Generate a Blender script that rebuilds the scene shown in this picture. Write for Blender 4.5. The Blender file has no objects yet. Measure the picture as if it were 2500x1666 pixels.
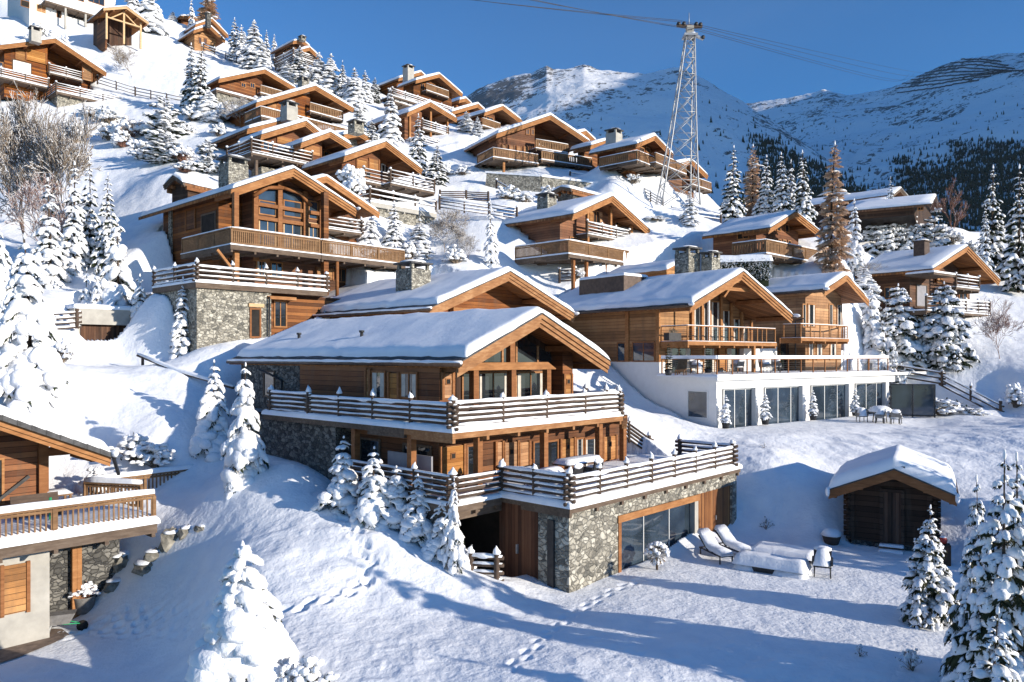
import bpy, math, random
import numpy as np
from mathutils import Vector, Matrix

SC = bpy.context.scene
COL = SC.collection
F, CX, HY = 1850.0, 1250.0, 870.0          # photo geometry: focal length, centre column, horizon row
R = math.radians
PI = math.pi
SUN_AZ, SUN_EL = R(-27), R(14.0)             # azimuth from +X towards +Y

def P(px, py, Y):
    """The point at depth Y seen at photo column px, row py (camera at the origin looking along +Y)."""
    return Vector(((px - CX) / F * Y, Y, (HY - py) / F * Y))

# ------------------------------------------------------------------ materials
class NT:
    def __init__(s, name):
        s.m = bpy.data.materials.new(name); s.m.use_nodes = True
        s.t = s.m.node_tree; s.n = s.t.nodes; s.n.clear()
        s.out = s.n.new('ShaderNodeOutputMaterial'); s.b = s.n.new('ShaderNodeBsdfPrincipled')
        s.l(s.b.outputs[0], s.out.inputs[0])
        s.tc = None
    def l(s, a, b): s.t.links.new(a, b)
    def obj(s):
        if s.tc is None: s.tc = s.n.new('ShaderNodeTexCoord')
        return s.tc.outputs['Object']
    def mapping(s, v, scale=(1, 1, 1), rot=(0, 0, 0)):
        n = s.n.new('ShaderNodeMapping'); s.l(v, n.inputs[0]); n.inputs['Scale'].default_value = scale
        n.inputs['Rotation'].default_value = rot; return n.outputs[0]
    def noise(s, v, scale, detail=3, rough=.55):
        n = s.n.new('ShaderNodeTexNoise'); s.l(v, n.inputs['Vector'])
        n.inputs['Scale'].default_value = scale; n.inputs['Detail'].default_value = detail
        n.inputs['Roughness'].default_value = rough
        return n.outputs['Fac']
    def math(s, op, a, b=None, c=None):
        n = s.n.new('ShaderNodeMath'); n.operation = op
        for i, x in enumerate((a, b, c)):
            if x is None: continue
            if isinstance(x, (int, float)): n.inputs[i].default_value = x
            else: s.l(x, n.inputs[i])
        return n.outputs[0]
    def ramp(s, f, stops):
        n = s.n.new('ShaderNodeValToRGB'); s.l(f, n.inputs[0]); e = n.color_ramp.elements
        while len(e) < len(stops): e.new(.5)
        for i, (p, c) in enumerate(stops):
            e[i].position = p; e[i].color = (*c, 1) if len(c) == 3 else c
        return n.outputs[0]
    def mix(s, f, a, b, mode='MIX'):
        n = s.n.new('ShaderNodeMix'); n.data_type = 'RGBA'; n.blend_type = mode
        for i, x in ((0, f), (6, a), (7, b)):
            if isinstance(x, (int, float)): n.inputs[i].default_value = x
            elif isinstance(x, tuple): n.inputs[i].default_value = (*x, 1)
            else: s.l(x, n.inputs[i])
        return n.outputs[2]
    def col(s, c):
        if isinstance(c, tuple): s.b.inputs['Base Color'].default_value = (*c, 1)
        else: s.l(c, s.b.inputs['Base Color'])
    def rough(s, r, spec=None):
        if isinstance(r, (int, float)): s.b.inputs['Roughness'].default_value = r
        else: s.l(r, s.b.inputs['Roughness'])
        if spec is not None: s.b.inputs['Specular IOR Level'].default_value = spec
    def bump(s, h, strength=.4, dist=.02):
        n = s.n.new('ShaderNodeBump'); n.inputs['Strength'].default_value = strength
        n.inputs['Distance'].default_value = dist; s.l(h, n.inputs['Height'])
        s.l(n.outputs[0], s.b.inputs['Normal'])
    def xyz(s, v):
        n = s.n.new('ShaderNodeSeparateXYZ'); s.l(v, n.inputs[0]); return n.outputs
    def white(s, w):
        n = s.n.new('ShaderNodeTexWhiteNoise'); n.noise_dimensions = '1D'; s.l(w, n.inputs['W']); return n.outputs[0]

def snow_mat(name, bs=.35, sc=(2.2, 14), c0=(.80, .83, .88), c1=(.90, .915, .94)):
    t = NT(name); v = t.obj()
    a = t.noise(v, sc[0], 4); b = t.noise(v, sc[1], 3)
    t.col(t.ramp(a, [(.3, c0), (.65, c1)])); t.rough(.75, .25)
    t.bump(t.math('MULTIPLY_ADD', b, .3, a), bs, .12)
    return t.m

def plank_mat(name, c0, c1, c2, period=.23, axis='z', gap=.085, rough=.75, bump=.5):
    """Boards: a colour of its own per board, long grain, dark joints, weather streaks."""
    t = NT(name); v = t.obj(); x, y, z = t.xyz(v)
    h = z if axis == 'z' else t.math('ADD', x, y)
    k = t.math('DIVIDE', h, period); fl = t.math('FLOOR', k); fr = t.math('FRACT', k)
    rnd = t.white(fl)
    sc = (1.3, 1.3, 22) if axis == 'z' else (22, 22, 1.3)
    g = t.noise(t.mapping(v, sc), 1.0, 5, .65)
    w = t.noise(v, .55, 4, .6)
    f = t.math('ADD', t.math('MULTIPLY', rnd, .62), t.math('ADD', t.math('MULTIPLY', g, .6), t.math('MULTIPLY_ADD', w, .6, -.46)))
    c = t.ramp(f, [(.12, c0), (.45, c1), (.85, c2)])
    e = t.math('LESS_THAN', fr, gap)
    c = t.mix(e, c, tuple(q * .35 for q in c0))
    oi = t.n.new('ShaderNodeObjectInfo'); hs = t.n.new('ShaderNodeHueSaturation'); t.l(c, hs.inputs['Color'])
    t.l(t.math('MULTIPLY_ADD', oi.outputs['Random'], .45, .82), hs.inputs['Value']); t.l(t.math('MULTIPLY_ADD', t.math('FRACT', t.math('MULTIPLY', oi.outputs['Random'], 7.3)), .26, .86), hs.inputs['Saturation'])
    st = t.noise(t.mapping(v, (1.6, 1.6, .28)), 1.0, 4, .7); c = t.mix(t.math('MULTIPLY', t.ramp(st, [(.5, (0, 0, 0)), (.72, (1, 1, 1))]), .45), hs.outputs[0], (.10, .072, .052))
    t.col(c); t.rough(rough, .25)
    t.bump(t.math('SUBTRACT', t.math('MULTIPLY', g, .4), e), bump, .02)
    return t.m

def beam_mat(name, c0, c1, c2, sc=6):
    t = NT(name); v = t.obj()
    g = t.noise(t.mapping(v, (sc * .25, sc, sc * 1.6)), 1.0, 5, .65); w = t.noise(v, 1.1, 4, .6)
    f = t.math('ADD', t.math('MULTIPLY', g, .6), t.math('MULTIPLY', w, .4))
    t.col(t.ramp(f, [(.28, c0), (.5, c1), (.75, c2)])); t.rough(.75, .25); t.bump(g, .4, .02)
    return t.m

def stone_mat(name, sc=4.0, cols=((.10, .10, .09), (.24, .225, .19), (.40, .38, .32), (.55, .53, .46)), mort=(.20, .19, .165), flat=1.5):
    t = NT(name); v = t.obj()
    d = t.n.new('ShaderNodeTexNoise'); t.l(v, d.inputs['Vector']); d.inputs['Scale'].default_value = 2.5
    mv = t.n.new('ShaderNodeVectorMath'); mv.operation = 'MULTIPLY_ADD'
    t.l(d.outputs['Color'], mv.inputs[0]); mv.inputs[1].default_value = (.42, .42, .30); t.l(v, mv.inputs[2])
    mp = t.mapping(mv.outputs[0], (1, 1, flat))
    a = t.n.new('ShaderNodeTexVoronoi'); a.inputs['Scale'].default_value = sc; t.l(mp, a.inputs['Vector'])
    e = t.n.new('ShaderNodeTexVoronoi'); e.feature = 'DISTANCE_TO_EDGE'; e.inputs['Scale'].default_value = sc; t.l(mp, e.inputs['Vector'])
    r = t.xyz(a.outputs['Color'])[0]
    g = t.noise(v, 9, 4, .65)
    f = t.math('ADD', t.math('MULTIPLY', r, .75), t.math('MULTIPLY_ADD', g, .5, -.12))
    c = t.ramp(f, [(.1, cols[0]), (.35, cols[1]), (.65, cols[2]), (.95, cols[3])])
    k = t.math('LESS_THAN', e.outputs[0], .04)
    c = t.mix(k, c, mort)
    t.col(c); t.rough(.9, .2)
    h = t.math('MINIMUM', e.outputs[0], .16)
    t.bump(t.math('MULTIPLY_ADD', g, .06, h), .9, .35)
    return t.m

def plain_mat(name, c, rough=.6, metal=0, noise=.12, sc=5, spec=.3):
    t = NT(name); v = t.obj(); a = t.noise(v, sc, 4, .6)
    lo = tuple(q * (1 - noise * 1.6) for q in c); hi = tuple(min(1, q * (1 + noise)) for q in c)
    t.col(t.ramp(a, [(.3, lo), (.7, hi)])); t.rough(rough, spec); t.b.inputs['Metallic'].default_value = metal
    t.bump(a, .15, .02)
    return t.m

def glass_mat(name, c=(.012, .015, .018), rough=.04):
    t = NT(name); v = t.obj(); a = t.noise(v, .7, 2)
    t.col(t.ramp(a, [(.35, c), (.7, tuple(q * 2.2 for q in c))])); t.rough(rough, .8)
    t.b.inputs['IOR'].default_value = 1.6
    t.bump(a, .03, .05)
    return t.m

def needle_mat(name, c0, c1):
    t = NT(name); v = t.obj(); a = t.noise(v, 3.5, 3)
    t.col(t.ramp(a, [(.3, c0), (.7, c1)])); t.rough(.85, .15)
    return t.m

M = {}
M['snow'] = snow_mat('snow')
M['ground_snow'] = snow_mat('ground_snow', .75, (1.3, 7))
M['roof_snow'] = snow_mat('roof_snow', .28, (.8, 6))
M['tree_snow'] = snow_mat('tree_snow', .6, (3.0, 11), (.80, .82, .86), (.90, .91, .93))
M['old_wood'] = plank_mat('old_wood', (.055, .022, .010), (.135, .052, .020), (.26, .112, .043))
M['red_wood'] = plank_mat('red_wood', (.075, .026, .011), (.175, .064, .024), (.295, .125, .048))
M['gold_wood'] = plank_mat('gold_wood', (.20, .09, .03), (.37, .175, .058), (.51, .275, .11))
M['log_wall'] = plank_mat('log_wall', (.022, .012, .008), (.045, .024, .015), (.080, .045, .028), .24, 'z', .1)
M['board'] = plank_mat('board', (.11, .045, .020), (.22, .098, .042), (.36, .18, .080), .14, 'x', .07)
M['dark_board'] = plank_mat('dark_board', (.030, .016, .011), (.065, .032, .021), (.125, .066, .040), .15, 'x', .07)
M['shutter'] = plank_mat('shutter', (.24, .108, .045), (.37, .185, .080), (.50, .29, .14), .15, 'z', .05)
M['barge'] = beam_mat('barge', (.18, .075, .026), (.32, .145, .054), (.49, .265, .12))
M['old_barge'] = beam_mat('old_barge', (.15, .066, .028), (.29, .140, .060), (.48, .285, .145))
M['beam'] = beam_mat('beam', (.13, .050, .019), (.235, .097, .036), (.37, .175, .075))
M['grey_wood'] = beam_mat('grey_wood', (.055, .038, .028), (.115, .082, .060), (.215, .165, .125))
M['rail_wood'] = beam_mat('rail_wood', (.040, .027, .021), (.080, .055, .041), (.155, .112, .085))
M['slat_wood'] = beam_mat('slat_wood', (.10, .055, .027), (.20, .112, .055), (.34, .21, .11))
M['soffit'] = plank_mat('soffit', (.13, .055, .022), (.23, .10, .040), (.33, .16, .066), .16, 'x', .05)
M['slate'] = plain_mat('slate', (.075, .075, .078), .7, 0, .35, 4)
M['stone'] = stone_mat('stone')
M['chimney_stone'] = stone_mat('chimney_stone', 5.0)
M['rubble'] = stone_mat('rubble', 1.3, ((.13, .12, .10), (.25, .235, .20), (.36, .34, .29), (.46, .43, .36)), (.1, .095, .085), 1.2)
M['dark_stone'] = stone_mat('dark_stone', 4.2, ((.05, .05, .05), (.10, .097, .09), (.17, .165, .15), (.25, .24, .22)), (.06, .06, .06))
M['render'] = plain_mat('render', (.78, .77, .75), .85, 0, .03, 2)
M['concrete'] = plain_mat('concrete', (.40, .385, .35), .9, 0, .12, 1.6)
M['steel'] = plain_mat('steel', (.40, .41, .42), .5, .5, .12, 3)
M['dark_metal'] = plain_mat('dark_metal', (.045, .045, .048), .5, .4, .2, 5)
M['copper'] = plain_mat('copper', (.085, .060, .048), .5, .3, .25, 4)
M['white_frame'] = plain_mat('white_frame', (.72, .72, .70), .5, 0, .04, 4)
M['light_frame'] = beam_mat('light_frame', (.42, .26, .13), (.56, .38, .21), (.66, .48, .30))
M['glass'] = glass_mat('glass')
M['glass_blue'] = glass_mat('glass_blue', (.02, .03, .042), .03)
M['curtain'] = plain_mat('curtain', (.55, .50, .44), .9, 0, .15, 3)
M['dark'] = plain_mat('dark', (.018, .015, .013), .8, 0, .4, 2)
M['door_wood'] = plank_mat('door_wood', (.06, .022, .011), (.13, .046, .020), (.22, .088, .036), .17, 'x', .06)
M['needles'] = needle_mat('needles', (.014, .022, .012), (.042, .056, .028))
M['needles_warm'] = needle_mat('needles_warm', (.022, .026, .012), (.066, .068, .032))
M['bark'] = plain_mat('bark', (.085, .060, .045), .95, 0, .35, 8)
M['larch'] = needle_mat('larch', (.56, .38, .26), (.78, .60, .45))
M['twig'] = plain_mat('twig', (.26, .205, .155), .95, 0, .25, 3)
M['red_twig'] = plain_mat('red_twig', (.27, .14, .10), .95, 0, .25, 3)
M['rock'] = plain_mat('rock', (.24, .225, .19), .9, 0, .45, 2.5)
M['paving'] = plain_mat('paving', (.22, .165, .13), .95, 0, .25, 4)
M['grey_fabric'] = plain_mat('grey_fabric', (.20, .19, .18), .9, 0, .2, 6)
M['red'] = plain_mat('red', (.45, .05, .035), .5, 0, .15, 5)
M['green'] = plain_mat('green', (.03, .30, .13), .5, 0, .1, 5)
M['table_grey'] = plain_mat('table_grey', (.26, .26, .29), .7, 0, .08, 2)
M['lamp_white'] = plain_mat('lamp_white', (.7, .68, .62), .4, 0, .03, 4)

# ------------------------------------------------------------------ mesh building
class MB:
    """Collects boxes, bars, tubes and lumps and links them as one mesh object."""
    def __init__(s): s.v = []; s.f = []; s.k = []; s.mats = []; s.sm = []
    def mi(s, m):
        m = M[m] if isinstance(m, str) else m
        if m not in s.mats: s.mats.append(m)
        return s.mats.index(m)
    def add(s, verts, faces, m, smooth=False):
        o = len(s.v); i = s.mi(m); s.v.extend([tuple(v) for v in verts])
        for f in faces: s.f.append(tuple(q + o for q in f)); s.k.append(i); s.sm.append(smooth)
    def box(s, x0, x1, y0, y1, z0, z1, m):
        x0, x1 = min(x0, x1), max(x0, x1); y0, y1 = min(y0, y1), max(y0, y1); z0, z1 = min(z0, z1), max(z0, z1)
        v = [(x, y, z) for z in (z0, z1) for y in (y0, y1) for x in (x0, x1)]
        s.add(v, [(0, 2, 3, 1), (4, 5, 7, 6), (0, 1, 5, 4), (2, 6, 7, 3), (0, 4, 6, 2), (1, 3, 7, 5)], m)
    def prism(s, poly, axis, a, b, m):
        """poly: 2-D outline; axis 'y' -> (x,z) extruded over y, 'x' -> (y,z) over x, 'z' -> (x,y) over z."""
        n = len(poly)
        area = sum(poly[i][0] * poly[(i + 1) % n][1] - poly[(i + 1) % n][0] * poly[i][1] for i in range(n))
        if (area < 0) == (axis != 'y'): poly = poly[::-1]
        mk = {'y': lambda p, t: (p[0], t, p[1]), 'x': lambda p, t: (t, p[0], p[1]), 'z': lambda p, t: (p[0], p[1], t)}[axis]
        a, b = min(a, b), max(a, b)
        v = [mk(p, a) for p in poly] + [mk(p, b) for p in poly]
        f = [tuple(range(n))[::-1], tuple(range(n, 2 * n))] + [(i, (i + 1) % n, n + (i + 1) % n, n + i) for i in range(n)]
        s.add(v, f, m)
    def bar(s, p, q, w, h, m, up=(0, 0, 1)):
        p, q = Vector(p), Vector(q); d = (q - p)
        if d.length < 1e-6: return
        d.normalize(); u = Vector(up)
        if abs(d.dot(u)) > .98: u = Vector((1, 0, 0))
        a = d.cross(u).normalized() * (w / 2); b = a.cross(d).normalized() * (h / 2)
        v = []
        for c in (p, q): v += [c - a - b, c + a - b, c + a + b, c - a + b]
        s.add(v, [(0, 1, 2, 3), (7, 6, 5, 4), (0, 4, 5, 1), (1, 5, 6, 2), (2, 6, 7, 3), (3, 7, 4, 0)], m)
    def tube(s, pts, r, m, n=6, cap=True, smooth=True):
        pts = [Vector(p) for p in pts]; rs = r if isinstance(r, (list, tuple)) else [r] * len(pts)
        rings = []; v = []
        for i, p in enumerate(pts):
            d = (pts[min(i + 1, len(pts) - 1)] - pts[max(i - 1, 0)])
            d = d.normalized() if d.length > 1e-9 else Vector((0, 0, 1))
            u = Vector((0, 0, 1)) if abs(d.z) < .95 else Vector((1, 0, 0))
            a = d.cross(u).normalized(); b = a.cross(d)
            v += [p + (a * math.cos(2 * PI * j / n) + b * math.sin(2 * PI * j / n)) * rs[i] for j in range(n)]
        f = []
        for i in range(len(pts) - 1):
            for j in range(n):
                f.append((i * n + j, i * n + (j + 1) % n, (i + 1) * n + (j + 1) % n, (i + 1) * n + j))
        if cap: f += [tuple(range(n))[::-1], tuple(range((len(pts) - 1) * n, len(pts) * n))]
        s.add(v, f, m, smooth)
    def lump(s, c, r, m, rng=None, seg=8, rings=5, flat=0, rot=0, jit=.12):
        """A lumpy ellipsoid; flat>0 trims its underside."""
        c = Vector(c); r = Vector(r) if not isinstance(r, (int, float)) else Vector((r, r, r)); rng = rng or random
        v = [(0, 0, 1)]
        for i in range(1, rings):
            th = PI * i / rings
            for j in range(seg):
                a = 2 * PI * (j + .5 * (i % 2)) / seg; q = 1 + rng.uniform(-jit, jit)
                v.append((math.sin(th) * math.cos(a) * q, math.sin(th) * math.sin(a) * q, math.cos(th) * q))
        v.append((0, 0, -1))
        cr, sr = math.cos(rot), math.sin(rot); w = []
        for x, y, z in v:
            z = max(z, -1 + flat); x, y, z = x * r.x, y * r.y, z * r.z
            w.append((c.x + x * cr - y * sr, c.y + x * sr + y * cr, c.z + z))
        f = [(0, 1 + j, 1 + (j + 1) % seg) for j in range(seg)]
        for i in range(rings - 2):
            for j in range(seg):
                a, b = 1 + i * seg + j, 1 + i * seg + (j + 1) % seg
                f.append((a, a + seg, b + seg, b))
        e = len(v) - 1; o = 1 + (rings - 2) * seg
        f += [(e, o + (j + 1) % seg, o + j) for j in range(seg)]
        s.add(w, f, m, True)
    def mesh(s, name):
        me = bpy.data.meshes.new(name); me.from_pydata(s.v, [], s.f)
        for m in s.mats: me.materials.append(m)
        me.polygons.foreach_set('material_index', s.k); me.polygons.foreach_set('use_smooth', s.sm)
        me.update(); return me
    def build(s, name, parent=None, label=None):
        if not s.f: return None
        o = bpy.data.objects.new(name, s.mesh(name)); COL.objects.link(o); o.parent = parent
        if label: o['label'] = label
        return o

def tag(o, label, cat, group=None, kind=None):
    if label: o['label'] = label
    if cat: o['category'] = cat
    if group: o['group'] = group
    if kind: o['kind'] = kind
    return o
def thing(name, label, cat, loc=(0, 0, 0), rz=0, group=None):
    o = bpy.data.objects.new(name, None); COL.objects.link(o); o.location = loc; o.rotation_euler = (0, 0, rz)
    o.empty_display_size = .3
    return tag(o, label, cat, group)
def copy_thing(root, loc, rz, scale, label, group=None):
    """A copy of a thing with copies of its parts and sub-parts (mesh data shared)."""
    r = root.copy(); COL.objects.link(r); r.location = loc; r.rotation_euler = (0, 0, rz); r.scale = scale
    r['label'] = label
    if group: r['group'] = group
    for ch in list(root.children):
        c = ch.copy(); COL.objects.link(c); c.parent = r
        for g in ch.children:
            d = g.copy(); COL.objects.link(d); d.parent = c
    return r

# ------------------------------------------------------------------ value noise (numpy)
def vnoise(x, y, seed=0):
    x = np.asarray(x, float); y = np.asarray(y, float)
    xi = np.floor(x).astype(np.int64); yi = np.floor(y).astype(np.int64); fx = x - xi; fy = y - yi
    fx = fx * fx * (3 - 2 * fx); fy = fy * fy * (3 - 2 * fy)
    def h(a, b):
        n = (a * 374761393 + b * 668265263 + seed * 974711) & 0x7fffffff
        n = ((n ^ (n >> 13)) * 1274126177) & 0x7fffffff
        return ((n ^ (n >> 16)) & 0xffff) / 65535.0
    return ((h(xi, yi) * (1 - fx) + h(xi + 1, yi) * fx) * (1 - fy) + (h(xi, yi + 1) * (1 - fx) + h(xi + 1, yi + 1) * fx) * fy) * 2 - 1
def fbm(x, y, oct=4, seed=0, gain=.5):
    s = 0; a = 1; t = 0
    for i in range(oct):
        s = s + a * vnoise(x * 2 ** i + 17.3 * i, y * 2 ** i - 9.1 * i, seed + i); t += a; a *= gain
    return s / t
# ------------------------------------------------------------------ terrain
CTRL = """-400,1640,26 0,1666,24.5 200,1645,25 430,1666,23.3 60,1560,27.3 130,1540,28 250,1500,28.5 360,1450,29 390,1320,31 460,1290,31.5
520,1205,32.5 600,1150,33.5 480,1218,33.5 560,1400,26.5 480,1490,26 700,1300,28.5 700,1450,25 620,1600,22 800,1600,21.5 800,1205,31.5 720,1130,33.5
900,1270,29.6 968,1290,29.3 1020,1318,28.7 1086,1335,28.0 1128,1362,27.2 1185,1425,26.3 940,1262,30.2 900,1420,26 1050,1445,25.7 1150,1445,26.5 1250,1475,25.8 1390,1460,27 1000,1560,22.5 1250,1666,19.5 1600,1666,19.6
1600,1480,25.8 1550,1400,29.5 1700,1370,31.2 1900,1330,33.8 2100,1350,32.5 2000,1450,27 2200,1450,27 2000,1666,19.8 2300,1640,20.5 2500,1560,23 2800,1500,25
640,1050,42 740,1100,38 800,1165,35 900,1235,32.5 1000,1330,30.2 1100,1430,28
1540,1060,40 1500,1000,43 1570,1005,47 1560,1000,50 1760,1045,46 2000,1035,50.5 1850,1055,45 2100,1030,52 2300,1022,54.8 2480,1015,57 2160,1028,57 2030,1040,54
1700,1110,41.5 1850,1130,39 1815,1195,38.5 1850,1215,37.5 1920,1195,37.5 2000,1262,35.5 1900,1300,36.3 2040,1318,34.8 1790,1320,36 2000,1130,40 2200,1085,43 2400,1100,41 2500,1080,42
2350,1200,36.5 2420,1280,33.5 2350,1335,33 1530,1125,37 1590,1115,38.5 1720,1105,41
2185,915,64 2300,950,61 2430,1005,58 2450,965,60 2400,850,66 2500,920,60 2300,870,66 2190,885,66 2150,850,70 2450,790,70 2500,730,78 2280,775,70 2120,650,86 2150,600,92 2400,600,98
2500,640,92 2000,600,86 1800,655,67 1950,655,68 1850,690,62 2029,662,66 2090,690,70 1965,560,84 2087,610,74 2150,525,100 2350,565,100 2500,565,105 2000,570,92 1780,550,85 1900,565,84 1900,640,112 1900,760,160
1700,455,118 1640,482,113 1600,432,110 1720,560,85 1650,508,81 1600,520,84 1650,600,70 1600,565,74 1690,650,62 1300,700,63.5 1200,630,65 1100,660,62 1050,622,67 980,592,67 900,605,65 1150,760,56
1010,535,73 1150,545,70 1180,490,76 1240,472,83.3 1330,476,82.4 1450,468,83.6 1250,497,75 1300,424,87.5 1420,428,88 1100,475,78 1060,442,87 1500,428,90 1460,410,85.5 1545,412,86.5 1610,420,87 1490,440,82 1560,475,90 1550,435,98 1180,436,87 1380,360,112
560,440,72 760,475,70 880,500,67 1000,475,76 430,405,72 520,500,56 385,668,51 330,655,52 402,632,53 440,645,51.5 362,648,53.5 470,860,45.5 650,840,48 560,865,44.5
280,745,50 200,700,53 100,745,46 0,765,45 60,885,41 130,925,39 300,890,45.5 250,893,44.5 200,891,44.5 340,893,46 395,890,47 420,884,44 350,960,40 500,935,42 560,995,41 400,1050,37 250,1100,36.5 150,1005,38 0,900,40.5 330,1168,35 450,1132,36
0,700,50 0,500,70 150,560,66 230,600,60 350,560,62 280,480,72 450,475,67 400,350,88 250,400,82 250,335,92 200,275,97 0,265,95 0,380,84 330,260,100 430,250,100 480,300,93 330,190,110 450,170,115
250,120,118 100,112,118 300,88,126 0,45,125 150,70,125 410,112,128 480,122,130 560,155,128 660,310,94 850,310,96 600,250,108 700,180,125 780,205,120 880,255,112 900,205,135
1020,335,98 890,335,97 960,285,112 960,400,84 950,255,122 1150,305,115 1240,305,112 1130,350,98 500,70,150 640,150,150 300,30,160 0,-40,170 800,190,150 1000,240,150
600,330,190 1000,400,190 200,250,200 1250,440,150 1450,520,150 2200,800,160 2600,800,160 1700,600,150 1900,760,210 2600,900,250 -300,300,150 -500,600,70 -500,900,38 -500,1300,30 2900,1000,45 2900,700,80 2900,1250,33"""
_cp = []
for line in CTRL.split():
    a, b, c = (float(q) for q in line.split(','))
    _cp.append(tuple(P(a, b, c)))
_cp = np.array(_cp)
def _kern(d): return np.sqrt(d * d + 2.2)
def _fit():
    n = len(_cp); D = np.hypot(_cp[:, 0][:, None] - _cp[:, 0][None], _cp[:, 1][:, None] - _cp[:, 1][None])
    A = np.zeros((n + 3, n + 3)); A[:n, :n] = _kern(D) - np.eye(n) * .12
    A[:n, n] = 1; A[:n, n + 1] = _cp[:, 0]; A[:n, n + 2] = _cp[:, 1]; A[n:, :n] = A[:n, n:].T
    return np.linalg.solve(A, np.concatenate([_cp[:, 2], np.zeros(3)]))
_w = _fit()
CUTS = []      # (x0, y0, cos, sin, ax, bx, ay, by, z, soft): dig for buildings
FLATS = []     # the same, levelled both ways
TRACKS = []    # (polyline, width, depth)
def _rect_d(x, y, c):
    ox, oy, cs, sn, ax, bx, ay, by, z, soft = c
    u = (x - ox) * cs + (y - oy) * sn; v = -(x - ox) * sn + (y - oy) * cs
    return np.hypot(np.maximum(np.maximum(ax - u, u - bx), 0), np.maximum(np.maximum(ay - v, v - by), 0))
def ground(x, y, detail=False):
    x = np.atleast_1d(np.asarray(x, float)); y = np.atleast_1d(np.asarray(y, float)); z = np.empty_like(x)
    for i in range(0, len(x), 20000):
        a, b = x[i:i + 20000], y[i:i + 20000]
        k = _kern(np.hypot(a[:, None] - _cp[:, 0][None], b[:, None] - _cp[:, 1][None]))
        z[i:i + 20000] = k @ _w[:-3] + _w[-3] + _w[-2] * a + _w[-1] * b
    if detail:
        far = np.clip((y - 20) / 60, 0, 1)
        keep = np.ones_like(x)
        for c in FLATS: keep *= np.clip(_rect_d(x, y, c) / 3, .12, 1)
        z = z + keep * ((1 - far) * .05 * np.clip(vnoise(x / .33, y / .33, 57) - .5, 0, 1) * np.clip(.4 + fbm(x / 4, y / 4, 2, 58), 0, 1) * 2 + (.10 + .25 * far) * fbm(x / 5, y / 5, 3, 3) + (.03 + .09 * far) * fbm(x / .9 + .3 * y, y / 1.6, 3, 11) + .012 * fbm(x / .3, y / .3, 2, 23))
        # wind-blown hollows on the steep banks
        s = np.clip((y - 36) / 4, 0, 1) * np.clip((50 - y) / 5, 0, 1) * np.clip((x - 4) / 4, 0, 1)
        z = z + s * keep * .11 * fbm((x + y) / 1.1, (x - y) / 3.0, 3, 31)
        s = np.exp(-(((x + 6) / 6) ** 2 + ((y - 28) / 4) ** 2))
        z = z + s * .10 * fbm((x + .5 * y) / 1.5, (y - .3 * x) / .8, 3, 37)
    for c in FLATS:
        t = np.clip(1 - _rect_d(x, y, c) / c[9], 0, 1); t = t * t * (3 - 2 * t)
        z = z * (1 - t) + (c[8] + (z - c[8]) * .05) * t
    for c in CUTS:
        d = _rect_d(x, y, c); z = np.minimum(z, c[8] + np.maximum(d - c[9], 0) * 40)
    if detail:
        for pts, w, dep in TRACKS:
            best = np.full_like(x, 9.); al = np.zeros_like(x); L = 0
            for (ax, ay), (bx, by) in zip(pts[:-1], pts[1:]):
                lo, hi = min(ax, bx) - 1, max(ax, bx) + 1; m = (x > lo) & (x < hi) & (y > min(ay, by) - 1) & (y < max(ay, by) + 1)
                dx, dy = bx - ax, by - ay; ll = math.hypot(dx, dy)
                if m.any() and ll > 0:
                    t = np.clip(((x[m] - ax) * dx + (y[m] - ay) * dy) / ll ** 2, 0, 1)
                    sd = ((x[m] - ax) * dy - (y[m] - ay) * dx) / ll
                    wob = .13 * np.sign(np.sin((L + t * ll) * PI / .42))
                    d = np.hypot(x[m] - ax - t * dx, y[m] - ay - t * dy); d = np.where((t > 0) & (t < 1), np.abs(sd - wob), d)
                    step = .55 + .45 * np.abs(np.sin((L + t * ll) * PI / .42))
                    q = d / step; bm = best[m]; best[m] = np.minimum(bm, q)
                L += ll
            z = z - dep * np.exp(-(best / w) ** 2) + dep * .3 * np.exp(-((best - 1.9 * w) / (w * .6)) ** 2)
    return z
def gz(x, y): return float(ground([x], [y])[0])
def hit(px, py, y0=14, y1=240):
    """Where the sight line through a photo point meets the snow."""
    Y = np.exp(np.linspace(math.log(y0), math.log(y1), 700)); X = (px - CX) / F * Y; Z = (HY - py) / F * Y
    g = ground(X, Y); k = np.argmax(g > Z)
    return Vector((X[k], Y[k], g[k]))
def build_terrain():
    cols = np.concatenate([np.linspace(-700, -40, 50, endpoint=False), np.linspace(-40, 2540, 560), np.linspace(2545, 3300, 50)])
    rows = np.exp(np.concatenate([np.linspace(math.log(7), math.log(17), 24, endpoint=False), np.linspace(math.log(17), math.log(60), 430, endpoint=False), np.linspace(math.log(60), math.log(270), 170)]))
    YY, PX = np.meshgrid(rows, cols, indexing='ij'); XX = (PX - CX) / F * YY
    Z = ground(XX.ravel(), YY.ravel(), True)
    nr, nc = YY.shape
    co = np.column_stack([XX.ravel(), YY.ravel(), Z]).astype(np.float32)
    i = np.arange(nr - 1)[:, None] * nc + np.arange(nc - 1)[None]; i = i.ravel()
    q = np.column_stack([i, i + 1, i + nc + 1, i + nc]).astype(np.int32)
    grid_object('snow_ground', co, q, M['ground_snow'], 'structure')
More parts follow.
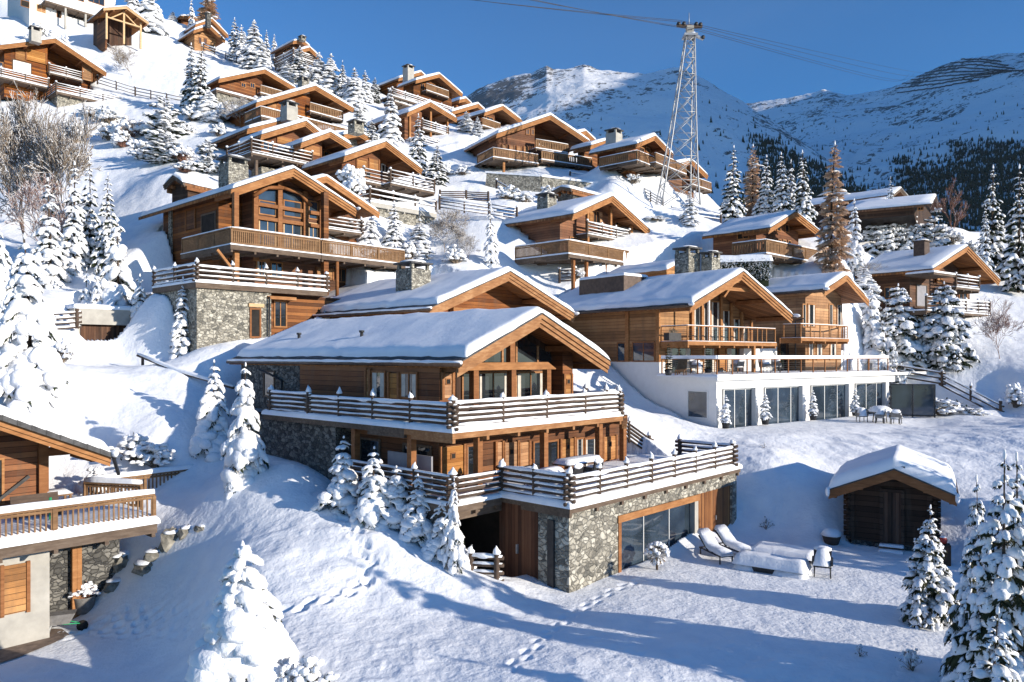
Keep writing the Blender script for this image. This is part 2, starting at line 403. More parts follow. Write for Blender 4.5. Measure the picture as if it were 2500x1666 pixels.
def grid_object(name, co, q, mat, kind):
    me = bpy.data.meshes.new(name); n = len(q)
    me.vertices.add(len(co)); me.vertices.foreach_set('co', co.ravel())
    me.loops.add(n * 4); me.loops.foreach_set('vertex_index', q.ravel())
    me.polygons.add(n); me.polygons.foreach_set('loop_start', np.arange(0, n * 4, 4, dtype=np.int32))
    me.polygons.foreach_set('loop_total', np.full(n, 4, np.int32)); me.polygons.foreach_set('use_smooth', np.ones(n, bool))
    me.materials.append(mat); me.update(calc_edges=True); me.validate()
    o = bpy.data.objects.new(name, me); COL.objects.link(o); o['kind'] = kind
    return o

# ------------------------------------------------------------------ mountains
def mountain_mat():
    t = NT('mountain_snow'); v = t.obj()
    geo = t.n.new('ShaderNodeNewGeometry'); nz = t.xyz(geo.outputs['Normal'])[2]; hz = t.xyz(v)[2]
    a = t.noise(t.mapping(v, (1, .6, 1.4)), .016, 5, .7); b = t.noise(v, .06, 5, .68); c = t.noise(v, .0028, 3)
    f = t.math('ADD', t.math('MULTIPLY', a, .70), t.math('ADD', t.math('MULTIPLY', b, .74), t.math('MULTIPLY', c, .55)))
    f = t.math('ADD', f, t.math('MULTIPLY_ADD', hz, .00011, t.math('MULTIPLY', nz, -.30)))
    f = t.math('ADD', f, t.math('MULTIPLY', t.math('SMOOTH_MIN', t.math('MAXIMUM', t.math('MULTIPLY_ADD', t.xyz(v)[0], -.0007, .25), 0.0), .35, .2), .30))
    rock = t.ramp(f, [(.0, (0, 0, 0)), (.915, (0, 0, 0)), (.945, (1, 1, 1))])
    snow = t.ramp(b, [(.3, (.86, .875, .90)), (.7, (.93, .94, .95))])
    rk = t.ramp(a, [(.3, (.075, .075, .078)), (.7, (.20, .195, .19))])
    t.col(t.mix(rock, snow, rk)); t.rough(.85, .15); t.bump(b, .5, 10)
    return t.m
RIDGE = {
 'west': dict(px=[300, 900, 1000, 1090, 1150, 1190, 1220, 1255, 1300, 1335, 1350, 1400, 1425, 1460, 1530, 1570, 1610, 1660, 1700, 1745, 1790, 1850, 1900, 1960, 2030, 2110, 2200, 2300, 2500],
              py=[480, 345, 300, 262, 230, 208, 198, 186, 178, 160, 168, 166, 159, 167, 178, 180, 172, 165, 182, 207, 235, 272, 300, 345, 400, 452, 505, 560, 640], y0=3300, y1=1750, p0=900, p1=2300, base=780, foot=640, seed=5),
 'east': dict(px=[1500, 1700, 1860, 1920, 1990, 2010, 2040, 2060, 2110, 2170, 2200, 2240, 2300, 2345, 2400, 2440, 2500, 2700, 3300],
              py=[330, 280, 246, 240, 227, 219, 226, 232, 229, 214, 204, 184, 160, 146, 138, 130, 128, 100, 40], y0=4300, y1=2700, p0=1800, p1=2600, base=1000, foot=640, seed=9)}
def _ridge(d, px):
    pr = np.interp(px, d['px'], d['py']); yr = np.interp(px, [d['p0'], d['p1']], [d['y0'], d['y1']]); return pr, yr
def mountain_z(d, px, f):
    """f 0 (foot) .. 1 (crest) .. 1.3 (far side): depth and height."""
    pr, yr = _ridge(d, px); fc = np.minimum(f, 1)
    q = np.arange(-600, 4200, 20.); sm = np.convolve(np.interp(q, d['px'], d['py']), np.hanning(27) / np.hanning(27).sum(), 'same')
    pr = pr + (np.interp(px, q, sm) - pr) * (1 - fc ** 4)
    Y = d['base'] + (yr - d['base']) * f
    py = pr + (d['foot'] - pr) * (1 - fc) ** 1.15
    x = (px - CX) / F * Y
    z = (HY - py) / F * Y - np.maximum(f - 1, 0) * 1500
    s = d['seed']
    u = (x * .8 + Y * .6); w = (-x * .6 + Y * .8)
    r = 1 - np.abs(fbm(u / 420, w / 1100, 4, s)) * 2
    n = fbm(x / 160, Y / 220, 5, s + 20, .55)
    env = np.clip(np.sin(np.clip(fc, 0, 1) * PI), 0, 1)
    z = z + env * (r * 55 * (yr / 3000)) + (n * 22) * (.35 + .65 * env) * np.clip(fc * 3, 0, 1)
    z = z + 7 * fbm(x / 34, Y / 60, 4, s + 40, .62) * np.exp(-((f - 1) / .05) ** 2)
    return x, Y, z
def build_mountains():
    mm = mountain_mat()
    for name, d in RIDGE.items():
        lo, hi = (250, 2500) if name == 'west' else (1500, 3300)
        cols = np.linspace(lo, hi, int((hi - lo) / 3)); fs = np.concatenate([np.linspace(0, .9, 150, endpoint=False), np.linspace(.9, 1.0, 26), [1.05, 1.12, 1.25]])
        FF, PX = np.meshgrid(fs, cols, indexing='ij')
        x, Y, z = mountain_z(d, PX.ravel(), FF.ravel()); nr, nc = FF.shape
        i = (np.arange(nr - 1)[:, None] * nc + np.arange(nc - 1)[None]).ravel()
        grid_object('snowy_mountain', np.column_stack([x, Y, z]).astype(np.float32), np.column_stack([i, i + 1, i + nc + 1, i + nc]).astype(np.int32), mm, 'structure')
    build_shade_ridge()
    # valley floor between the village slope and the mountain feet
    c = np.linspace(-1500, 4500, 60); yv = np.linspace(240, 1300, 30)
    YY, PX = np.meshgrid(yv, c, indexing='ij'); XX = (PX - CX) / F * YY
    Z = -60 + np.clip((YY - 500) / 700, 0, 1) * 150 + 10 * fbm(XX / 100, YY / 100, 3, 77)
    nr, nc = YY.shape; i = (np.arange(nr - 1)[:, None] * nc + np.arange(nc - 1)[None]).ravel()
    grid_object('valley_ground', np.column_stack([XX.ravel(), YY.ravel(), Z.ravel()]).astype(np.float32), np.column_stack([i, i + 1, i + nc + 1, i + nc]).astype(np.int32), M['ground_snow'], 'structure')
def build_shade_ridge():
    # added unseen ridge beyond the right edge, crest shaped to shade the far massifs
    n, k = 90, 24; co = []
    for i in range(n):
        t = i / (n - 1); bx, by = 2600 + 1650 * t, -250 + 3970 * t
        cz = float(np.interp(t, [0, .06, .15, .25, .36, .48, .65, 1], [900, 1140, 1365, 1590, 1800, 1970, 2050, 1880])) + 70 * float(fbm(t * 9, 2.0, 4, 61))
        for j in range(k):
            w = (j / (k - 1) - .5) * 2; off = w * 800
            nz = 60 * float(fbm((bx + off) / 200, by / 200, 4, 63))
            co.append((bx + off * .91, by - off * .41, cz - abs(w) ** 1.1 * (cz - 150) + nz * (1 - abs(w))))
    i = (np.arange(n - 1)[:, None] * k + np.arange(k - 1)[None]).ravel()
    grid_object('snowy_mountain', np.array(co, np.float32), np.column_stack([i, i + 1, i + k + 1, i + k]).astype(np.int32), bpy.data.materials['mountain_snow'], 'structure')
def on_mountain(d, px, py):
    """Point of a massif seen at a photo point (None above its crest)."""
    f = np.linspace(.02, 1, 240); x, Y, z = mountain_z(d, np.full_like(f, px), f); row = HY - z / Y * F
    k = np.argmax(row <= py)
    return None if row[k] > py else Vector((x[k], Y[k], z[k]))

# ------------------------------------------------------------------ light, air, camera
def build_haze():
    m = bpy.data.materials.new('haze'); m.use_nodes = True; n = m.node_tree.nodes; n.clear(); o = n.new('ShaderNodeOutputMaterial'); v = n.new('ShaderNodeVolumePrincipled')
    v.inputs['Color'].default_value = (.72, .86, 1.0, 1); v.inputs['Density'].default_value = HAZE; v.inputs['Anisotropy'].default_value = .2
    m.node_tree.links.new(v.outputs[0], o.inputs['Volume']); M['haze'] = m
    b = MB(); b.box(-3500, 6500, -900, 5600, -420, 2350, 'haze'); h = b.build('haze'); h['kind'] = 'stuff'; h['label'] = 'thin blue air between the village and the far mountains'
def build_world():
    w = bpy.data.worlds.new('World'); SC.world = w; w.use_nodes = True
    n = w.node_tree.nodes; n.clear(); out = n.new('ShaderNodeOutputWorld'); bg = n.new('ShaderNodeBackground')
    sk = n.new('ShaderNodeTexSky'); sk.sky_type = 'NISHITA'; sk.sun_disc = False
    sk.sun_elevation = SUN_EL; sk.sun_rotation = PI / 2 - SUN_AZ
    sk.altitude = 1800; sk.air_density = 1.0; sk.dust_density = .05; sk.ozone_density = 5.0
    hs = n.new('ShaderNodeHueSaturation'); hs.inputs['Saturation'].default_value = 1.12; w.node_tree.links.new(sk.outputs[0], hs.inputs['Color']); w.node_tree.links.new(hs.outputs[0], bg.inputs[0]); w.node_tree.links.new(bg.outputs[0], out.inputs[0])
    bg.inputs[1].default_value = .136
    s = bpy.data.lights.new('sun', 'SUN'); s.energy = 5.0; s.angle = R(.53); s.color = (1.0, .90, .76)
    o = bpy.data.objects.new('sun', s); COL.objects.link(o)
    d = Vector((math.cos(SUN_AZ) * math.cos(SUN_EL), math.sin(SUN_AZ) * math.cos(SUN_EL), math.sin(SUN_EL)))
    o.rotation_euler = d.to_track_quat('Z', 'Y').to_euler(); o.location = d * 300
    cam = bpy.data.cameras.new('camera'); co = bpy.data.objects.new('camera', cam); COL.objects.link(co)
    co.rotation_euler = (R(90), 0, 0); cam.sensor_width = 36; cam.lens = 36 * F / 2500
    cam.shift_y = (HY - 833) / 2500; cam.clip_end = 20000; cam.clip_start = .2
    SC.camera = co
    SC.view_settings.view_transform = 'Standard'; SC.view_settings.look = 'None'
    SC.view_settings.exposure = .48; SC.view_settings.gamma = 1
    SC.cycles.max_bounces = 6; SC.cycles.diffuse_bounces = 3; SC.cycles.glossy_bounces = 3; SC.cycles.transmission_bounces = 2
    SC.cycles.caustics_reflective = False; SC.cycles.caustics_refractive = False
# ------------------------------------------------------------------ houses
RNG = random.Random(7)
SPANS = [(0,), (.05,), (.16,), (.35,)]
class House:
    """Local frame: x along the gable, y back along the ridge from the front barge boards, z up from the base."""
    def __init__(s, name, label, A, L, Rt, Y, phi=47.4, zb=-3, cat='chalet', group=None):
        s.phi = R(phi); s.c, s.s = math.cos(s.phi), math.sin(s.phi); s.o = P(A[0], A[1], Y); s.zb = s.o.z + zb
        s.root = thing(name, label, cat, (s.o.x, s.o.y, s.zb), s.phi, group)
        s.za = -zb; 
        if L: s.xl = s.sx(L[0]); s.zl = s.z(L[1], s.xl, 0)
        if Rt: s.xr = s.sx(Rt[0]); s.zr = s.z(Rt[1], s.xr, 0)
        if not L: s.xl, s.zl = -s.xr, s.zr
        if not Rt: s.xr, s.zr = -s.xl, s.zl
        s.roofs = []
    def sx(s, px, y=0):
        d = (px - CX) / F; return (d * (s.o.y + y * s.c) - s.o.x + y * s.s) / (s.c - d * s.s)
    def sy(s, px, x):
        d = (px - CX) / F; return (s.o.x + x * s.c - d * (s.o.y + x * s.s)) / (s.s + d * s.c)
    def z(s, py, x, y): return (HY - py) / F * (s.o.y + x * s.s + y * s.c) - s.zb
    def w(s, x, y, z): return Vector((s.o.x + x * s.c - y * s.s, s.o.y + x * s.s + y * s.c, s.zb + z))
    def roofz(s, x):
        if x < 0: return s.za + (s.zl - s.za) * (x / s.xl)
        return s.za + (s.zr - s.za) * (x / s.xr)
    def cut(s, x0, x1, y0, y1, z, soft=.3): CUTS.append((s.o.x, s.o.y, s.c, s.s, x0, x1, y0, y1, s.zb + z, soft))

    def roof(s, length, snow=.3, th=.2, inset=0., insetr=0., barge='barge', boards=2, bh=.30, gutter=False, soffit='soffit', snow_seed=1, y0=0, purlins=True, rough=1., name='roof'):
        xl, xr, zl, zr, za = s.xl, s.xr, s.zl, s.zr, s.za; y1 = y0 + length; s.len = length
        m = MB(); m.prism([(xl, zl), (0, za), (xr, zr), (xr, zr - th), (0, za - th), (xl, zl - th)], 'y', y0, y1, soffit)
        e = .035
        for (xa, a, xb, b) in ((xl, zl, 0, za), (0, za, xr, zr)):
            m.prism([(xa, a + .005), (xb, b + .005), (xb, b + .06), (xa, a + .06)], 'y', y0 - .04, y1 + .04, 'slate')
        rf = m.build(name, s.root)
        for (xa, a, xb, b) in ((xl, zl, 0, za), (0, za, xr, zr)):
            bb = MB(); boards = 3 if bh > .4 else boards; h = bh / boards * 1.15
            for i in range(boards):
                t0, yo = i * h * .93, .20 - .075 * i
                if i == 0: bb.prism([(xa, a - .0), (xb, b - .0), (xb, b + .05), (xa, a + .05)], 'y', y0 - .24, y0 - .045, 'slate')
                bb.prism([(xa, a - t0 - .01), (xb, b - t0 - .01), (xb, b - t0 - h), (xa, a - t0 - h)], 'y', y0 - yo, y0 - .002 * (i + 1), barge)
            bb.build('barge_board', rf)
        if purlins:
            n = 0
            for fx in (.02, .52, .93):
                for sg in ((xl, xr) if fx > .05 else (xr,)):
                    x = sg * fx; zt = s.roofz(x) - th - .02
                    p = MB(); p.box(x - .11, x + .11, y0 + .12, y0 + 2.6, zt - .30, zt - .04, 'beam'); p.build('purlin', rf)
        if gutter:
            g = MB()
            g.tube([(xl - .06, y0 - .32, zl - .07), (xl - .06, y1 + .1, zl - .07)], .085, 'copper', 8)
            k = int(length / .45); pts = []
            for i in range(k + 1):
                t = i / k; pts.append((xl - .05 + RNG.uniform(-.01, .01), y0 - .33 + t * (length + .4), zl + .015 + RNG.uniform(-.012, .02)))
            g.tube(pts, [.075] + [.075 + RNG.uniform(-.012, .02) for _ in pts[1:-1]] + [.05], 'roof_snow', 8)
            g.build('gutter', rf)
        if snow: s.snow_slab(rf, snow, inset, insetr, y0 - .2, y1 + .05, snow_seed, rough)
        s.roofs.append(rf); return rf

    def snow_slab(s, parent, th, inset, insetr, y0, y1, seed, rough=1., xl=None, xr=None, zf=None):
        zf = zf or (lambda x: s.roofz(x) + .06); xl = (s.xl if xl is None else xl) + inset; xr = (s.xr if xr is None else xr) - insetr
        near = s.o.y < 60
        ex = [0, .02, .07, .15, .26, .42] if near else [0, .05, .2]; w = xr - xl; ln = y1 - y0
        nx = max(6, int(w / (.45 if near else 1.1))); ny = max(4, int(ln / (.4 if near else 1.2)))
        a = ex + [ex[-1] + (w - 2 * ex[-1]) * i / nx for i in range(1, nx)] + [w - q for q in ex[::-1]]
        b = ex + [ex[-1] + (ln - 2 * ex[-1]) * i / ny for i in range(1, ny)] + [ln - q for q in ex[::-1]]
        if zf(xl + .5 * w) and xl < 0 < xr: a = sorted(a + [-xl - .12, -xl, -xl + .12])
        A_, B_ = np.meshgrid(np.array(a), np.array(b), indexing='ij'); sh = A_.shape
        X = xl + A_; Yv = y0 + B_
        dx = np.minimum(A_, w - A_); dy = np.minimum(B_, ln - B_); r = min(th * 1.05, .27)
        hx = np.sqrt(np.clip(1 - (1 - np.minimum(dx / r, 1)) ** 2, 0, 1)); hy = np.sqrt(np.clip(1 - (1 - np.minimum(dy / r, 1)) ** 2, 0, 1))
        nz = fbm(X / 1.3 + seed * 7, Yv / 1.3, 3, seed); n2 = fbm(X / .5 + seed * 3, Yv / .5, 2, seed + 9)
        h = th * hx * hy * (1 + rough * (.16 * nz + .08 * n2))
        en = rough * .15 * fbm(Yv / .55 + seed, X * 0, 3, seed + 2); X = X + np.where(A_ < 1, en * (1 - A_), 0) - np.where(w - A_ < 1, en * (1 - w + A_), 0)
        en = rough * .075 * fbm(X / .6 + seed, Yv * 0, 2, seed + 5); Yv = Yv + np.where(B_ < 1, en * (1 - B_), 0)
        kink = np.exp(-(X / .35) ** 2) * (.05 if th < .5 else .0)
        Z = np.vectorize(zf)(X) + h - kink * (h > .02)
        v = [(float(X[i, j]), float(Yv[i, j]), float(Z[i, j])) for i in range(sh[0]) for j in range(sh[1])]; n = sh[1]
        f = [(i * n + j, (i + 1) * n + j, (i + 1) * n + j + 1, i * n + j + 1) for i in range(sh[0] - 1) for j in range(n - 1)]
        m = MB(); m.add(v, f, 'roof_snow', True); return m.build('snow_cover', parent)

    def body(s, x0, x1, y0, y1, z0, mat, z1=None, name='wall', drop=.21, label=None):
        m = MB()
        if z1 is not None: m.box(x0, x1, y0, y1, z0, z1, mat)
        else:
            p = [(x0, z0), (x1, z0), (x1, s.roofz(x1) - drop)] + ([(0, s.za - drop)] if x0 < 0 < x1 else []) + [(x0, s.roofz(x0) - drop)]
            m.prism(p, 'y', y0, y1, mat)
        return m.build(name, s.root, label)
    def box(s, name, x0, x1, y0, y1, z0, z1, mat, parent=None):
        m = MB(); m.box(x0, x1, y0, y1, z0, z1, mat); return m.build(name, parent or s.root)

    def window(s, face, a0, a1, z0, z1, at, nv=1, nh=0, frame='beam', pane='glass', shut=None, fw=.09, out=.06, sill=False, name='window', curtain=0):
        """face 'f': on the plane y=at, spanning x; 'l': on the plane x=at, spanning y (outside is -x); 'r': outside +x."""
        a0, a1 = min(a0, a1), max(a0, a1); z0, z1 = min(z0, z1), max(z0, z1)
        def bx(m, p, q, r, t, d0, d1, mat):
            if face == 'f': m.box(p, q, at - d1, at - d0, r, t, mat)
            elif face == 'l': m.box(at - d1, at - d0, p, q, r, t, mat)
            else: m.box(at + d0, at + d1, p, q, r, t, mat)
        fr = MB()
        bx(fr, a0, a0 + fw, z0, z1, .004, out, frame); bx(fr, a1 - fw, a1, z0, z1, .004, out, frame)
        bx(fr, a0 + fw, a1 - fw, z0, z0 + fw, .004, out, frame); bx(fr, a0 + fw, a1 - fw, z1 - fw, z1, .004, out, frame)
        for i in range(1, nv + 1 if nv > 1 else 1):
            if i < nv:
                x = a0 + (a1 - a0) * i / nv; bx(fr, x - fw * .32, x + fw * .32, z0 + fw, z1 - fw, .004, out * .8, frame)
        for i in range(1, nh + 1):
            z = z0 + (z1 - z0) * i / (nh + 1); bx(fr, a0 + fw, a1 - fw, z - fw * .25, z + fw * .25, .004, out * .7, frame)
        if sill: bx(fr, a0 - .08, a1 + .08, z0 - .07, z0 - .004, .004, out + .09, 'snow')
        o = fr.build(name, s.root)
        p = MB(); bx(p, a0 + fw * .5, a1 - fw * .5, z0 + fw * .5, z1 - fw * .5, .002, out * .35, pane); p.build('pane', o)
        if curtain:
            w = (a1 - a0)
            for q0, q1 in ((.08, .08 + curtain), (.92 - curtain, .92)): cm = MB(); bx(cm, a0 + w * q0, a0 + w * q1, z0 + .1, z1 - .1, out * .36, out * .55, 'curtain'); cm.build('curtain', o)
        if shut:
            sw = (a1 - a0) * .5
            for sd in ((-1, 1) if shut == 'both' else ((-1,) if shut == 'low' else (1,))):
                q0, q1 = (a0 - sw - .02, a0 - .02) if sd < 0 else (a1 + .02, a1 + sw + .02)
                sm = MB(); bx(sm, q0, q1, z0, z1, .004, .055, 'shutter'); 
                for zz in (z0 + .12, z1 - .2): bx(sm, q0 + .03, q1 - .03, zz, zz + .07, .056, .08, 'shutter')
                sm.build('shutter', o)
        return o
    def win(s, px0, py0, px1, py1, face, at, **k):
        pm, = ((px0 + px1) / 2,)
        if face == 'f':
            a0, a1 = s.sx(px0, at), s.sx(px1, at); xm = (a0 + a1) / 2; return s.window('f', a0, a1, s.z(py1, xm, at), s.z(py0, xm, at), at, **k)
        a0, a1 = s.sy(px0, at), s.sy(px1, at); ym = (a0 + a1) / 2
        return s.window(face, a0, a1, s.z(py1, at, ym), s.z(py0, at, ym), at, **k)
    def panel(s, px0, py0, px1, py1, face, at, mat='shutter', hole=True, out=.07, name='shutter'):
        """A boarded panel on a wall, with a small square opening as on the old chalets."""
        m = MB()
        if face == 'f':
            a0, a1 = s.sx(px0, at), s.sx(px1, at); xm = (a0 + a1) / 2; z1, z0 = s.z(py0, xm, at), s.z(py1, xm, at)
            m.box(a0, a1, at - out, at - .003, z0, z1, mat)
            for q in (a0, a1): m.box(q - .06, q + .06, at - out - .05, at - .002, z0 - .05, z1 + .05, 'beam')
            if hole:
                zc = z1 - (z1 - z0) * .33; m.box(xm - .13, xm + .13, at - out - .035, at - out - .002, zc - .13, zc + .13, 'beam'); m.box(xm - .09, xm + .09, at - out - .045, at - out - .036, zc - .09, zc + .09, 'dark')
        else:
            a0, a1 = s.sy(px0, at), s.sy(px1, at); ym = (a0 + a1) / 2; z1, z0 = s.z(py0, at, ym), s.z(py1, at, ym)
            m.box(at - out, at - .003, a0, a1, z0, z1, mat)
            for q in (a0, a1): m.box(at - out - .05, at - .002, q - .06, q + .06, z0 - .05, z1 + .05, 'beam')
        return m.build(name, s.root)

    def chimney(s, px, x, pytop, w=1.0, d=1.0, mat='chimney_stone', snow=.22, style='slab', zbase=None):
        y = s.sy(px, x); zt = s.z(pytop, x, y); zb = (s.roofz(x) - .4) if zbase is None else zbase; hw, hd = w / 2, d / 2
        m = MB(); m.box(x - hw, x + hw, y - hd, y + hd, zb, zt - snow - (.5 if style == 'slab' else .12), mat)
        z1 = zt - snow - (.5 if style == 'slab' else .12)
        if style == 'slab':
            for a in (-1, 1):
                for b in (-1, 1): m.box(x + a * hw * .8 - .1, x + a * hw * .8 + .1, y + b * hd * .8 - .1, y + b * hd * .8 + .1, z1, z1 + .34, mat)
            m.box(x - hw * .6, x + hw * .6, y - hd * .6, y + hd * .6, z1, z1 + .1, 'dark')
        ch = m.build('chimney', s.roofs[0] if s.roofs else s.root)
        c = MB(); z2 = z1 + (.34 if style == 'slab' else 0); c.box(x - hw - .12, x + hw + .12, y - hd - .12, y + hd + .12, z2, z2 + .12, 'slate' if style != 'plain' else mat); c.build('chimney_cap', s.roofs[0] if s.roofs else s.root)
        k = MB(); k.lump((x, y, z2 + .10), (hw + .16, hd + .16, snow), 'snow', RNG, 10, 6, .95, 0, .06); k.build('chimney_snow', s.roofs[0] if s.roofs else s.root)
        return ch

    def railing(s, pts, kind='log', h=1.0, snow=1., n=4, gap=2.0, detail=True, wood=None, mids=True, name='railing', parent=None, cap=.0):
        return railing(parent or s.root, [Vector(p) for p in pts], kind, h, snow, n, gap, detail, wood, name)

    def deck(s, x0, x1, y0, y1, z, th=.22, wood='grey_wood', snow=.10, lip=.04, name='balcony', edges='fl'):
        """Platform with a fascia and a sheet of snow that laps its edge."""
        x0, x1 = min(x0, x1), max(x0, x1); y0, y1 = min(y0, y1), max(y0, y1)
        m = MB(); m.box(x0, x1, y0, y1, z - th, z, wood)
        nj = max(2, int(abs(x1 - x0) / 1.6))
        for i in range(nj + 1):
            x = x0 + .12 + (x1 - x0 - .24) * i / nj; m.box(x - .07, x + .07, y0 + .05, min(y1, y0 + 2.4), z - th - .16, z - th - .002, wood)
        o = m.build(name, s.root)
        if snow: snow_sheet(o, x0 - lip, x1 + (lip if 'r' in edges else -.02), y0 - lip, y1 - .01, z + .003, snow)
        return o

def snow_sheet(parent, x0, x1, y0, y1, z, th, name='snow_cover', seed=None, mat='snow'):
    seed = seed or RNG.randint(1, 999); w, ln = x1 - x0, y1 - y0
    if w < .15 or ln < .15: return None
    e = [0, .02, .06, .13]; e = [q for q in e if q < min(w, ln) * .4]
    nx, ny = max(2, min(60, int(w / .35))), max(2, min(60, int(ln / .35)))
    a = e + [e[-1] + (w - 2 * e[-1]) * i / nx for i in range(1, nx)] + [w - q for q in e[::-1]]; b = e + [e[-1] + (ln - 2 * e[-1]) * i / ny for i in range(1, ny)] + [ln - q for q in e[::-1]]
    A_, B_ = np.meshgrid(np.array(a), np.array(b), indexing='ij'); r = max(th, .05)
    d = np.minimum(np.minimum(A_, w - A_), np.minimum(B_, ln - B_)); hh = th * np.sqrt(np.clip(1 - (1 - np.minimum(d / r, 1)) ** 2, 0, 1))
    Z = z + hh * (1 + .25 * fbm(A_ / .8 + seed, B_ / .8, 3, seed)) - .03 * (d < 1e-6)
    n = A_.shape[1]; v = [(x0 + float(A_[i, j]), y0 + float(B_[i, j]), float(Z[i, j])) for i in range(A_.shape[0]) for j in range(n)]
    f = [(i * n + j, (i + 1) * n + j, (i + 1) * n + j + 1, i * n + j + 1) for i in range(A_.shape[0] - 1) for j in range(n - 1)]
    m = MB(); m.add(v, f, mat, True); return m.build(name, parent)

def seg_points(pts, gap):
    """Post positions along a polyline: (point, is_corner)."""
    out = []
    for a, b in zip(pts[:-1], pts[1:]):
        n = max(1, round((b - a).length / gap))
        for i in range(n): out.append((a.lerp(b, i / n), i == 0))
    out.append((pts[-1], True)); return out

def railing(parent, pts, kind='log', h=1.0, snow=1., n=4, gap=2.0, detail=True, wood=None, name='railing'):
    wood = wood or {'log': 'rail_wood', 'slat': 'slat_wood', 'cable': 'beam', 'bar': 'slat_wood'}[kind]
    rails = MB(); sn = MB(); posts = []; caps = []
    sg = 8 if detail else 5
    up = Vector((0, 0, 1))
    if kind == 'log':
        r = .074 if detail else .06
        for si, (a, b) in enumerate(zip(pts[:-1], pts[1:])):
            d = (b - a).normalized(); ext = .26 if detail else .1; sd = Vector((-d.y, d.x, 0)).normalized()
            L = (b - a).length; k = max(2, int(L / .5)) if detail else max(1, int(L / 2))
            for i in range(n):
                zz = h * (.13 + .87 * i / (n - 1)) - r * .5 if n > 1 else h
                if detail and len(pts) > 2 and si % 2: zz -= h * .36 / (n - 1)
                j = RNG.uniform(-.012, .012) if detail else 0
                rails.tube([a - d * ext + up * (zz + j), a.lerp(b, .5) + up * (zz + j), b + d * ext + up * (zz - j)], r * (1 + RNG.uniform(-.08, .08)), wood, sg)
                if snow:
                    q = []; rr = []
                    for t in range(k + 1):
                        f = t / k; dip = RNG.uniform(-.018, .022)
                        q.append(a - d * ext * .8 + (b - a + d * ext * 1.6) * f + up * (zz + r * .62 + dip * .6)); rr.append(max(.018, (r * .86 + (.03 if i == n - 1 else .006)) * snow * (1 + RNG.uniform(-.18, .14))))
                    rr[0] *= .6; rr[-1] *= .6
                    sn.tube(q, rr, 'snow', 6)
        for p, corner in seg_points(pts, gap):
            m = MB(); pr = .085 if not corner else .11
            m.tube([p - up * .12, p + up * (h + .14)], pr, wood, sg); posts.append(m)
            if snow:
                if detail:
                    q = RNG.uniform(.55, 1.15); k0 = RNG.uniform(1.15, 1.5); sn.tube([p + up * (h + .10), p + up * (h + .15), p + Vector((RNG.uniform(-.03, .03), RNG.uniform(-.03, .03), h + .16 + .09 * q)), p + Vector((RNG.uniform(-.05, .05), RNG.uniform(-.05, .05), h + .17 + .21 * q))], [pr * k0, pr * k0 * 1.1, pr * .85, .015], 'snow', 8)
                else: sn.lump(p + up * (h + .15), (pr * 1.4, pr * 1.4, .12), 'snow', RNG, 6, 4)
    elif kind in ('slat', 'bar'):
        for a, b in zip(pts[:-1], pts[1:]):
            d = (b - a).normalized(); L = (b - a).length
            tw = .16 if kind == 'slat' else .2
            rails.bar(a + up * (h - .04), b + up * (h - .04), tw, .08, wood); rails.bar(a + up * (h - .16), b + up * (h - .16), .07, .09, wood); rails.bar(a + up * .1, b + up * .1, .07, .1, wood)
            st = (.135 if kind == 'slat' else .17) * (1 if detail else 1.8); k = max(2, int(L / st)); w = .092 if kind == 'slat' else .05
            if not detail: w *= 1.7
            for i in range(k):
                c = a + d * L * (i + .5) / k; rails.bar(c + up * .05, c + up * (h - .1), w if kind == 'slat' else .05, .03 if kind == 'slat' else .05, wood, up=(d.x, d.y, 0)) if False else rails.bar(c - d * w / 2 + up * (h * .47), c + d * w / 2 + up * (h * .47), .03 if kind == 'slat' else .05, h * .86, wood)
            if snow:
                kk = max(2, int(L / (.5 if detail else 2))); q = []; rr = []
                sn_h = .07 * snow; zt = h + .0
                for j in range(kk):
                    f0, f1 = j / kk, (j + 1) / kk; 
                vv = []; prof = [(-tw * .52, 0), (-tw * .46, sn_h * .75), (-tw * .2, sn_h * 1.1), (tw * .2, sn_h * 1.1), (tw * .46, sn_h * .75), (tw * .52, 0)]
                sd = Vector((-d.y, d.x, 0)).normalized()
                for j in range(kk + 1):
                    q_ = 1 + RNG.uniform(-.12, .12)
                    if j in (0, kk): q_ *= .8
                    for (o_, z_) in prof: vv.append(a + (b - a) * (j / kk) + sd * o_ * (.5 + .5 * q_) + up * (zt + .001 + z_ * q_))
                ff = [(j * 6 + i, (j + 1) * 6 + i, (j + 1) * 6 + i + 1, j * 6 + i + 1) for j in range(kk) for i in range(5)] + [(0, 1, 2, 3, 4, 5), tuple(kk * 6 + i for i in (5, 4, 3, 2, 1, 0))]
                sn.add(vv, ff, 'snow', True)
        for p, corner in seg_points(pts, gap):
            m = MB(); m.box(p.x - .06, p.x + .06, p.y - .06, p.y + .06, p.z - .25, p.z + h - .085, wood); posts.append(m)
    else:
        for a, b in zip(pts[:-1], pts[1:]):
            d = (b - a).normalized(); rails.bar(a + up * h, b + up * h, .07, .05, wood)
            for i in range(6): rails.bar(a + up * (.1 + .13 * i), b + up * (.1 + .13 * i), .014, .014, 'dark_metal')
            if snow: rails_s = sn.bar(a + up * (h + .03 + .05 * snow), b + up * (h + .03 + .05 * snow), .09 * max(1, snow * .9), .10 * snow, 'snow')
        for p, corner in seg_points(pts, gap):
            m = MB(); m.box(p.x - .035, p.x + .035, p.y - .035, p.y + .035, p.z - .2, p.z + h - .026, wood); posts.append(m)
    if not detail:
        for p in posts: rails.v, rails.f, rails.k, rails.sm, rails.mats = merge(rails, p)
        posts = []
    o = rails.build(name, parent)
    for m in posts: m.build('post', o)
    sn.build('snow_cap', o)
    return o
